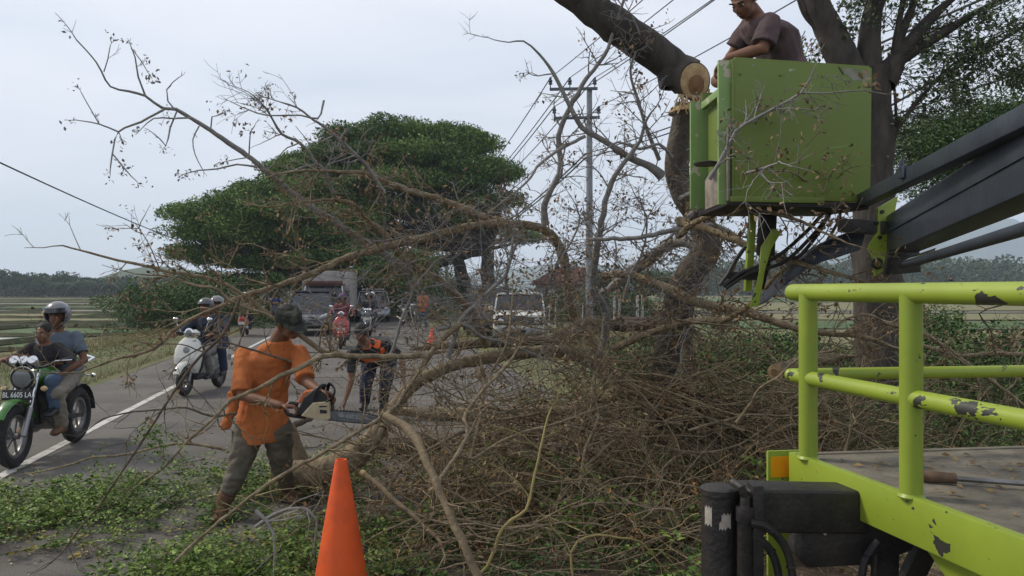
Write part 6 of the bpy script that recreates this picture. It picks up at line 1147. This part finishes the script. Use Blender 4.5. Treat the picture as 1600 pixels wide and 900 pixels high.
B('branch running from the heap top down to the chainsaw bar', [(720, 505), (690, 530), (668, 560), (650, 585), (632, 612), (608, 645), (598, 668)], (9, 12), (6.2, 5.8), mbr, 16, .35, 2, leaves=.15, seed=141)
B('brown stick slanting over the right weeds beside the railing', [(1150, 660), (1175, 628), (1188, 605), (1215, 590), (1248, 560), (1300, 548)], (5, 3), (5.6, 5.4), mbr, 6, .3, 1, leaves=.1, seed=142)
B('short sawn log end lying behind the railing corner', [(1212, 582), (1230, 574), (1252, 566), (1300, 560)], [26, 22, 20, 18], (6.1, 6.6), mbr, 3, .3, 1, seed=143, sides=16, cut=True)
B('bent branch hanging behind the near railing post', [(1300, 522), (1312, 505), (1335, 494), (1360, 492), (1385, 505), (1410, 512)], (4, 3), (5.6, 5.6), mbr, 9, .35, 2, seed=144)
B('long dark twig crossing the weeds right of the near railing post', [(1600, 470), (1560, 478), (1530, 490), (1548, 515), (1552, 545), (1560, 560)], (3, 2), (5.8, 5.8), mbrd, 7, .4, 2, seed=145)
B('brown branch slanting through the right weeds behind the railing', [(1370, 500), (1440, 520), (1480, 545), (1520, 575), (1570, 610), (1620, 650)], (8, 5), (6.2, 6.2), mbr, 16, .5, 2, seed=146)
B('level reddish branch at the far right behind the railing', [(1440, 540), (1500, 555), (1560, 552), (1640, 556)], (6, 7), (6.6, 6.6), mbr, 12, .45, 2, seed=147)
B('half rotten log lying in the litter in front of the brush', [(1000, 848), (1040, 836), (1085, 828), (1120, 825)], (26, 22), (5.3, 5.3), mbrd, 2, .2, 1, seed=148, sides=14)
B('light brown log poking out under the brush beside the truck leg', [(1000, 668), (1050, 690), (1100, 705), (1135, 722), (1165, 755)], [18, 16, 15, 14], (6.8, 6.2), MATS['peeled_branch'], 5, .3, 1, seed=149, sides=12)
B('short thick stub lying by the chainsaw man\'s right leg', [(447, 670), (470, 659), (486, 653)], (12, 9), (8.6, 8.8), mbrd, 0, .1, 0, leaves=0, seed=150, cut=True)
B('light broad bark slab leaning behind the chainsaw man\'s knee', [(452, 665), (462, 700), (474, 735), (482, 750)], (16, 40), (6.7, 6.5), MATS['peeled_branch'], 0, .1, 0, leaves=0, seed=151, sides=14)
B('thin twisted twigs standing up at the heap top before the pole', [(850, 470), (862, 430), (880, 400), (905, 350), (900, 320)], (5, 2), (6.8, 6.6), mbrg, 20, .4, 2, leaves=.3, seed=152)
B('upright twig cluster at the heap top left of the pole', [(800, 480), (790, 440), (800, 400), (815, 360), (805, 330)], (5, 2), (6.6, 6.5), mbrg, 18, .4, 2, leaves=.3, seed=153)
B('upright twig cluster at the heap top right of the pole', [(975, 470), (985, 430), (1005, 390), (1010, 340), (990, 300)], (5, 2), (6.8, 6.7), mbrg, 20, .4, 2, leaves=.4, seed=154)
B('knotted branch rising beside the cut tree on its right', [(1130, 520), (1125, 480), (1140, 440), (1150, 410), (1175, 370), (1172, 335)], (6, 2), (6.4, 6.0), mbr, 16, .35, 2, leaves=.4, seed=155)
B('grey upright branch among the heap below the crossing boughs', [(735, 720), (748, 660), (760, 600), (790, 540), (800, 480)], (6, 3), (5.6, 6.0), mbr, 22, .4, 2, leaves=.15, seed=156)
B('thin leaning branch in front of the heap centre', [(905, 760), (915, 700), (935, 650), (925, 600), (950, 550)], (5, 3), (5.4, 6.0), mbr, 18, .4, 2, leaves=.2, seed=157)
# ================================================================ BRUSH HEAP, CUT FOLIAGE, WEEDS, LITTER
RNG = np.random.default_rng(77)
def onroad(px, py): return GP(px, py)
# dense heap of thin dry brush (world-space mound)
def mound(x, y):
    """height of the brush heap over the ground"""
    return .85*math.exp(-((x-1.2)/1.5)**2-((y-7.5)/1.1)**2)+.35*math.exp(-((x-.3)/1.3)**2-((y-6.4)/.8)**2)+.45*math.exp(-((x-2.6)/1.0)**2-((y-7.2)/1.1)**2)+.12*math.exp(-((x-.6)/1.7)**2-((y-5.6)/1.0)**2)
tb = TB(); tips = []
def spray(n, fx, fy, fz, fd, L_, r, depth=1, kink=.22, droop=-.01):
    for k in range(n):
        a = V3(fx(), fy(), 0); a.z = max(.02, fz(a)); twig(tb, tips, a, fd(), L_()*1.0, r(), depth, 4, kink, droop, 1.3)
U = random.uniform; random.seed(31)
spray(700, lambda: random.gauss(1.1, 1.15), lambda: random.gauss(7.2, .8), lambda a: mound(a.x, a.y)*U(.1, 1.1), lambda: V3(U(-1, 1), U(-.6, .6), U(-.25, .4)), lambda: U(.3, 1.0), lambda: U(.0025, .007))
# parallel bundle falling to the right
spray(190, lambda: U(.9, 1.9), lambda: U(6.6, 7.4), lambda a: .95-.42*(a.x-.9)+U(-.22, .12), lambda: V3(1, U(-.25, .15), -.30+U(-.12, .12)), lambda: U(.7, 1.5), lambda: U(.003, .009), 1, .08)
spray(620, lambda: random.gauss(.7, 1.0), lambda: U(4.9, 6.6), lambda a: U(.01, .22), lambda: V3(U(-1, 1), U(-.8, .8), U(-.1, .25)), lambda: U(.2, .9), lambda: U(.002, .006), 1, .25)
spray(120, lambda: U(2.2, 3.6), lambda: U(6.2, 7.8), lambda a: U(.02, .6), lambda: V3(U(-1, 1), U(-.6, .6), U(-.2, .3)), lambda: U(.3, 1.1), lambda: U(.0025, .006))
tag(tb.build('brush_heap', mat('dry_brush_bark', (.075, .058, .032), (.47, .37, .22), rough=.9, scale=9, island=1.1, bump=.5, bscale=60)), 'tangled heap of thin dry brushwood covering the right half of the road', 'brushwood', kind='stuff')  # wide spread of twig colours paints in highlights and dark gaps
T = np.array([t for t in tips if RNG.random() < .34]); C = np.repeat(T, 5, 0)+RNG.normal(size=(len(T)*5, 3))*.03; C[:, 2] = np.maximum(C[:, 2], .01)
V, Fq = leafcards(C, .034, asp=.55); tag(quick('dry_leaves', V, Fq, mat('rusty_dry_leaf', (.09, .05, .022), (.26, .145, .055), rough=.85, scale=3, island=.8), n=3), 'withered brown leaves caught all through the brushwood heap', 'dry leaves', kind='stuff')
# stouter bare branches lying criss-cross on top of the heap
tb = TB(); random.seed(41)
def stout(n, xa, xb, ya, yb, za, zb, la, lb, ra, rb, dep=2):
    for k in range(n): 
        a = V3(U(xa, xb), U(ya, yb), U(za, zb)); a.z = max(.03, a.z); twig(tb, tips, a, V3(random.choice((-1, 1))*U(.4, 1), U(-.5, .5), U(-.25, .35)), U(la, lb), U(ra, rb), dep, 6, .16, -.015, 2.0)
stout(95, -.5, 2.0, 4.8, 6.3, .02, .35, .5, 1.5, .006, .012); stout(95, -.2, 2.8, 6.0, 7.2, .2, .8, .6, 1.6, .007, .014); stout(75, -.6, 2.4, 6.0, 7.4, .7, 1.5, .5, 1.3, .005, .009); stout(34, 2.4, 4.2, 6.2, 7.6, .1, .9, .5, 1.4, .005, .009); stout(16, -.6, .8, 4.3, 4.9, .02, .25, .3, .9, .004, .008)
tag(tb.build('brush_branches', mbr), 'loose bare branches lying criss-cross over the brushwood heap', 'branches', kind='stuff')
# vertical wispy twigs in the mid-air tangle
tb = TB(); tips = []
random.seed(32)
for k in range(310):
    px, py, Yd = U(640, 1130), random.gauss(450, 65), U(6.1, 7.6)
    twig(tb, tips, P(px, py, Yd), V3(U(-1, 1), U(-.4, .4), U(-.6, 1.0)), U(.25, .8), U(.0022, .0045), 1, 3, .3, 0, 1.6)
for k in range(60):
    px, py, Yd = U(430, 700), U(300, 520), U(5.9, 6.6)
    twig(tb, tips, P(px, py, Yd), V3(U(-1, 1), U(-.4, .4), U(-.8, .6)), U(.2, .6), U(.002, .004), 1, 3, .3, 0, 1.2)
tag(tb.build('twig_tangle', mbrg), 'mesh of fine grey twigs hanging through the upper fallen boughs', 'twigs', kind='stuff')
T = np.array([t for t in tips if RNG.random() < .12]); C = np.repeat(T, 6, 0)+RNG.normal(size=(len(T)*6, 3))*.028
V, Fq = leafcards(C, .036, asp=.55); tag(quick('curled_leaves', V, Fq, mdry2, n=3), 'small curled brown leaf tufts on the upper twigs', 'dry leaves', kind='stuff')
# cut green foliage: compound leaf sprigs lying on the road
mcut = mat('cut_green_leaf', (.055, .115, .018), (.19, .27, .05), rough=.6, scale=1.6, island=.6, spec=.3, detail=4)
mcuty = mat('yellowing_leaf', (.12, .12, .02), (.24, .19, .04), rough=.7, scale=3, island=.7)
def sprigs(name, label, spots, m, per_m2=60, hgt=.16, leaf=.040, seed=1, mstem=None, upr=.3, nl=11, cat='cut foliage', ln=(.10, .26), base=None):
    """spots: (x, y, rx, ry, weight) ellipses on the ground (metres)"""
    rs = np.random.default_rng(seed); Cs = []; Ds = []; tb = TB()
    for (x, y, rx, ry, wt) in spots:
        n = int(per_m2*math.pi*rx*ry*wt)
        for k in range(n):
            a = rs.random()*6.283; q = math.sqrt(rs.random())*(1+.25*rs.normal()*.6); px_, py_ = x+math.cos(a)*q*rx, y+math.sin(a)*q*ry
            if mnoise.noise(Vector((px_*2.6, py_*2.6, seed))) < -.18: continue
            z = (rs.random()**1.6)*hgt*max(.15, 1-q*.75)+.01+(base(px_, py_) if base else 0); d = np.array([rs.normal(), rs.normal(), rs.normal()*.3+upr*.5]); d /= np.linalg.norm(d); L_ = rs.uniform(*ln)
            s_ = np.cross(d, [0, 0, 1]); s_ /= np.linalg.norm(s_)+1e-9; p0 = np.array([px_, py_, z]); sag = rs.uniform(0, .5)
            pts = [p0+d*L_*t+np.array([0, 0, -sag*L_*t*t]) for t in (0, .5, 1)]
            if k % 3 == 0: tb.add(pts, .0022, .001, 3)
            for j in range(nl):
                t = (j//2+1)/(nl/2+.5); pp = p0+d*L_*t+np.array([0, 0, -sag*L_*t*t])+(1 if j % 2 else -1)*s_*leaf*(.55+.3*math.sin(t*3))
                pp[2] = max(pp[2], .006); Cs.append(pp); Ds.append((1 if j % 2 else -1)*s_+d*.5)
    C = np.array(Cs); D = np.array(Ds); D += rs.normal(size=D.shape)*.25; D /= np.linalg.norm(D, axis=1)[:, None]; n = len(C)
    nn = rs.normal(size=(n, 3))*.55; nn[:, 2] += 1; nn -= (nn*D).sum(1)[:, None]*D; nn /= np.linalg.norm(nn, axis=1)[:, None]; E = np.cross(D, nn); s = (leaf*(.45+1.1*rs.random(n)**1.3))[:, None]
    V = np.stack([C-D*s*.5, C+E*s*.26+nn*s*.1, C+D*s*.5, C-E*s*.26+nn*s*.1], 1).reshape(-1, 3); V[:, 2] = np.maximum(V[:, 2], .004)
    b = np.arange(n)[:, None]*4; o = quick(name, V, np.concatenate([b+[0, 1, 2], b+[0, 2, 3]], 1).reshape(-1, 3), m, n=3); tag(o, label, cat, kind='stuff')
    if tb.V: tag(tb.build(name+'_stems', mbr), 'thin stems showing among the '+label, 'stems', kind='stuff')
sprigs('cut_foliage', 'bright green cut foliage strewn over the asphalt at lower left', [(-3.35, 6.35, .75, .55, 1), (-2.85, 5.9, .9, .35, 1), (-2.3, 6.7, .8, .5, .9), (-3.9, 5.6, .6, .6, 1), (-3.3, 5.35, .75, .25, .7), (-1.75, 6.9, .5, .7, .9), (-1.55, 7.7, .35, .8, .8), (-2.6, 7.4, .6, .35, .4), (-4.6, 6.2, .6, .7, .8)], mcut, 430, .26, leaf=.033, upr=.7, seed=2)
sprigs('cut_foliage', 'green cut foliage spread along the bottom edge left of the cone', [(-1.6, 4.95, .65, .5, 1), (-1.15, 5.35, .6, .45, .9), (-1.9, 4.5, .55, .45, 1), (-1.15, 4.55, .55, .5, 1), (-1.2, 4.0, .5, .4, 1), (-.75, 5.4, .4, .5, .7)], mcut, 430, .26, leaf=.033, upr=.7, seed=3)
sprigs('cut_foliage', 'dark green leafy cuttings at the bottom right of the cone', [(-.30, 4.5, .38, .36, 1.1), (.15, 4.9, .7, .5, .9), (.05, 4.2, .5, .3, .9), (-.35, 5.6, .5, .6, .7), (1.0, 4.5, .6, .3, .35), (.35, 5.8, .9, .5, .6), (1.3, 5.9, .5, .4, .7)], mat('deep_green_leaf', (.03, .075, .018), (.085, .15, .035), rough=.65, scale=1.6, island=.6, spec=.3), 270, .20, leaf=.038, seed=4)
sprigs('cut_foliage', 'loose green leaf patches on the road behind the brush', [(-.6, 8.5, .5, .5, .5), (.0, 9.2, .5, .4, .5), (1.0, 11.8, 1.2, .5, .5), (2.1, 11.5, .6, .6, .6), (-.5, 7.2, .5, .4, .6), (.6, 12.8, 1.0, .6, .3), (1.6, 7.0, .6, .4, .5)], mcut, 110, .10, leaf=.045, seed=5)
sprigs('cut_foliage', 'green leafy shoots poking out through the brushwood', [(1.9, 7.6, .8, .5, .8), (2.9, 7.2, .7, .4, .7), (1.6, 5.2, .6, .3, .8), (.6, 5.3, .5, .3, .8), (1.7, 5.9, .5, .4, .8), (.4, 6.3, .6, .4, .6), (2.1, 6.9, .6, .4, .6), (1.1, 6.0, .5, .3, .6), (2.4, 5.6, .5, .4, .6), (.9, 4.3, .4, .25, .5), (-.1, 6.9, .4, .3, .8)], mcut, 560, .48, upr=1.1, leaf=.042, seed=15)
sprigs('yellow_cuttings', 'yellowish withering leaves mixed in the cuttings', [(-1.5, 4.9, .8, .6, .8), (-.7, 5.3, .6, .7, 1), (-3.0, 5.7, 1.1, .6, .25), (-3.15, 5.05, .12, .08, 3), (-3.0, 4.62, .1, .06, 3), (.3, 5.4, 1.2, .7, .6), (-.55, 4.55, .22, .3, 1.2), (1.6, 6.5, 1.2, .8, .7)], mcuty, 55, .13, seed=6)
# hanging leafy sprigs on the left twigs
V = []; tb = TB(); rs = np.random.default_rng(9); Cs = []
for (px, py, n) in ((245, 668, 9), (258, 690, 8), (235, 700, 6), (228, 660, 6), (215, 745, 8), (110, 770, 6), (190, 720, 3), (160, 700, 3)):
    for k in range(n):
        a = np.array(tuple(P(px+rs.normal()*9, py+rs.normal()*9, 4.95+rs.normal()*.06))); d = np.array([rs.normal()*.6, rs.normal()*.4, -.6]); d /= np.linalg.norm(d); tb.add([a, a+d*.07, a+d*.13], .0018, .001, 3)
        for j in range(12): Cs.append(a+d*.13*(j/12)+rs.normal(size=3)*.011)
V, Fq = leafcards(np.array(Cs), .024, asp=.5); h_ = quick('hanging_leaves', V, Fq, mcut, n=3); tag(h_, 'small green leaf sprigs hanging on the drooping twigs over the road', 'leaves', kind='stuff')
# wood chips and sawdust on the road, litter on the soil
mchip = mat('sawdust_chip', (.38, .29, .17), (.50, .42, .28), rough=.9, scale=5, island=.6)
C = []
for (x, y, rx, ry, n) in ((.9, 12.6, 1.9, 1.8, 1300), (.2, 10.2, 1.6, 1.3, 900), (-.9, 8.2, 1.3, 1.2, 700), (-1.0, 6.6, .9, .8, 500), (-3.2, 5.2, 1.4, .8, 120), (-1.6, 9.5, 2.2, 4.0, 260), (-3.0, 16, 1.8, 6, 160), (1.2, 5.3, 1.6, .9, 900), (2.0, 4.6, 1.2, .5, 500)):
    a = RNG.normal(size=(n, 2))*.6; C.append(np.stack([x+a[:, 0]*rx, y+a[:, 1]*ry, np.full(n, .012)+RNG.random(n)*.01], 1))
V, Fq = leafcards(np.concatenate(C), .022, flat=.9, asp=.6); V[:, 2] = np.maximum(V[:, 2], .005); tag(quick('wood_chips', V, Fq, mchip, n=3), 'pale sawdust and wood chips scattered round the cut boughs', 'wood chips', kind='stuff')
n = 15000; x = RNG.normal(size=n)*1.25+1.5; y = 4.0+RNG.random(n)**.8*3.6; keep = (x > -.8+.0*y); C = np.stack([x, y, .012+RNG.random(n)**3*.07], 1)[keep]
V, Fq = leafcards(C, .028, flat=.5, asp=.5); V[:, 2] = np.maximum(V[:, 2], .005); tag(quick('leaf_litter', V, Fq, mat('ground_litter_leaf', (.06, .042, .028), (.17, .12, .07), rough=.9, scale=3, island=.8), n=3), 'thick brown leaf litter on the ground beside the truck leg', 'leaf litter', kind='stuff')
V, Fq = leafcards(np.array([(rp(l, a).x, rp(l, a).y, .008) for l, a in zip(RNG.random(900)*7.6-4.6, RNG.random(900)**1.6*22+4)]), .035, flat=.9, asp=.5); V[:, 2] = np.maximum(V[:, 2], .004); tag(quick('scattered_leaves', V, Fq, mdry2, n=3), 'single dead leaves and bark bits scattered along the asphalt', 'leaf litter', kind='stuff')
msoil = mat('litter_soil', (.045, .033, .021), (.10, .07, .042), rough=.95, scale=4, bump=.8, bscale=30, detail=9, lo=.35, hi=.65)
V = []; nx_, ny_ = 30, 30
for j in range(ny_+1):
    for i in range(nx_+1):
        l = .55+(3.0)*i/nx_; a = 2.0+6.5*j/ny_; wob = .25*mnoise.noise(Vector((a*1.3, 2, 0))) if i == 0 else 0; q = rp(l+wob, a); e = min(i, 4)/4*min(1, (ny_-j)/4); V.append((q.x, q.y, -.004+e*(.035+.02*mnoise.noise(Vector((q.x*3, q.y*3, 0))))))
quick('dirt_patch', V, [(j*(nx_+1)+i, j*(nx_+1)+i+1, (j+1)*(nx_+1)+i+1, (j+1)*(nx_+1)+i) for j in range(ny_) for i in range(nx_)], msoil, smooth=True)['kind'] = 'structure'
# weeds and bushes on the right verge
mweed = mat('weed_green', (.045, .10, .022), (.13, .21, .05), rough=.7, scale=1.2, island=.6); mweedd = mat('dark_weed_green', (.03, .065, .018), (.09, .14, .035), rough=.7, scale=1.2, island=.6)
def weeds(label, spots, m, seed, leaf=.05, per=600, name='weeds', blades=.25):
    rs = np.random.default_rng(seed); Cs = []; tb = TB()
    for (x, y, rx, ry, h) in spots:
        n = int(per*rx*ry*4)
        for k in range(int(n/9)):
            bx, by = x+rs.normal()*rx*.55, y+rs.normal()*ry*.55; hh = h*rs.uniform(.35, 1.05)*math.exp(-((bx-x)/rx)**2*.4); top = np.array([bx+rs.normal()*.12, by+rs.normal()*.12, hh]); b0 = np.array([bx, by, -.05])
            if k % 2 == 0: tb.add([b0, (b0+top)/2+rs.normal(size=3)*.03, top], .004, .0015, 3)
            for j in range(9): t = rs.uniform(.25, 1.05); Cs.append(b0+(top-b0)*t+rs.normal(size=3)*np.array([.05, .05, .03]))
    C = np.array(Cs); C[:, 2] = np.maximum(C[:, 2], .01); V, Fq = leafcards(C, leaf, asp=.45, flat=.1); tag(quick(name, V, Fq, m, n=3), label, 'weeds', kind='stuff'); tag(tb.build(name+'_stems', mbrd), 'stems of the '+label, 'weed stems', kind='stuff')
weeds('leafy green weeds and shrubs behind the brush right of the cut tree', [(2.9, 8.6, .9, .6, .95), (3.7, 9.2, .9, .8, 1.15), (4.6, 9.2, .9, .8, 1.0), (3.3, 7.9, .8, .5, .75), (5.4, 9.0, .9, .8, 1.15), (6.4, 10.2, 1.0, .8, 1.2), (2.4, 10.8, 1.0, .9, .9), (1.9, 13.4, .8, .8, .7), (3.5, 11.5, 1.4, .9, 1.2), (3.2, 12.5, 1.2, .8, 1.35), (5.6, 10.2, .8, 1.0, .9)], mweed, 61, .055, 620)
weeds('mid green leafy weeds behind the railing and the deck', [(3.2, 7.6, .9, .7, .7), (4.1, 7.6, .9, .8, .6), (2.6, 6.6, .7, .5, .35), (5.0, 8.0, .8, .7, .85), (5.6, 9.0, 1.0, .8, 1.0), (4.4, 7.0, .7, .5, .6), (3.9, 5.9, .8, .6, .6), (4.7, 6.4, .8, .7, .75), (3.6, 6.6, .8, .6, .4), (1.9, 8.3, .8, .6, .5)], mweedd, 62, .045, 700)
weeds('tall weeds in front of the field at far right', [(5.3, 7.6, .8, .7, 1.0), (6.0, 8.8, .9, .8, 1.1), (7.2, 11, 1.2, 1.0, 1.1), (4.6, 7.0, .7, .5, .8), (5.2, 6.6, .6, .5, .75)], mweed, 63, .05, 420)
weeds('rough grass tufts on the left road verge', [(-7.3+(-.187*(a-0)) + .9, a, .7, 1.2, .13) for a in range(5, 27, 2)]+[(-5.9, 7.0, .4, .8, .3), (-6.3, 8.6, .5, .9, .3)], mweed, 64, .05, 200)
# grass blades both verges
def grass(label, pts, h, m, seed):
    rs = np.random.default_rng(seed); P_ = np.array(pts); n = len(P_); a = rs.random(n)*6.283; hh = h*(.5+rs.random(n)); d = np.stack([np.cos(a), np.sin(a), np.zeros(n)], 1); lean = rs.normal(size=(n, 3))*.3; lean[:, 2] = 0
    V = np.stack([P_-d*.006, P_+d*.006, P_+lean*hh[:, None]+np.stack([np.zeros(n), np.zeros(n), hh], 1)], 1).reshape(-1, 3); tag(quick('grass', V, np.arange(3*n).reshape(-1, 3), m, n=3), label, 'grass', kind='stuff')
mgrass = mat('dry_grass_blade', (.10, .12, .03), (.22, .19, .08), rough=.9, scale=1.0, island=.6)
rs = np.random.default_rng(5); pts = []
for _ in range(42000):
    a = rs.random()**1.4*34+3; l = -4.85-rs.random()**1.3*4.2; q = rp(l, a); pts.append((q.x, q.y, 0))
grass('short dry grass along the left road edge', pts, .10, mgrass, 1); pts = []
for _ in range(46000):
    a = rs.random()**1.3*30+5; l = 3.3+rs.random()*9; q = rp(l, a); pts.append((q.x, q.y, -.02))
grass('short dry grass on the verge beyond the brush', pts, .12, mgrass, 2)
# ================================================================ AIR
hb = G(); hb.box((0, 1250, 139), (5200, 3700, 282)); hm = bpy.data.materials.new('haze_air'); hm.use_nodes = True; ht = hm.node_tree; ht.nodes.clear()
ho = ht.nodes.new('ShaderNodeOutputMaterial'); hv = ht.nodes.new('ShaderNodeVolumePrincipled'); hv.inputs['Color'].default_value = (.72, .84, 1, 1); hv.inputs['Density'].default_value = .0005; hv.inputs['Anisotropy'].default_value = .2
ht.links.new(hv.outputs[0], ho.inputs['Volume']); hz_ = hb.build('haze', hm, smooth=False); hz_['kind'] = 'stuff'
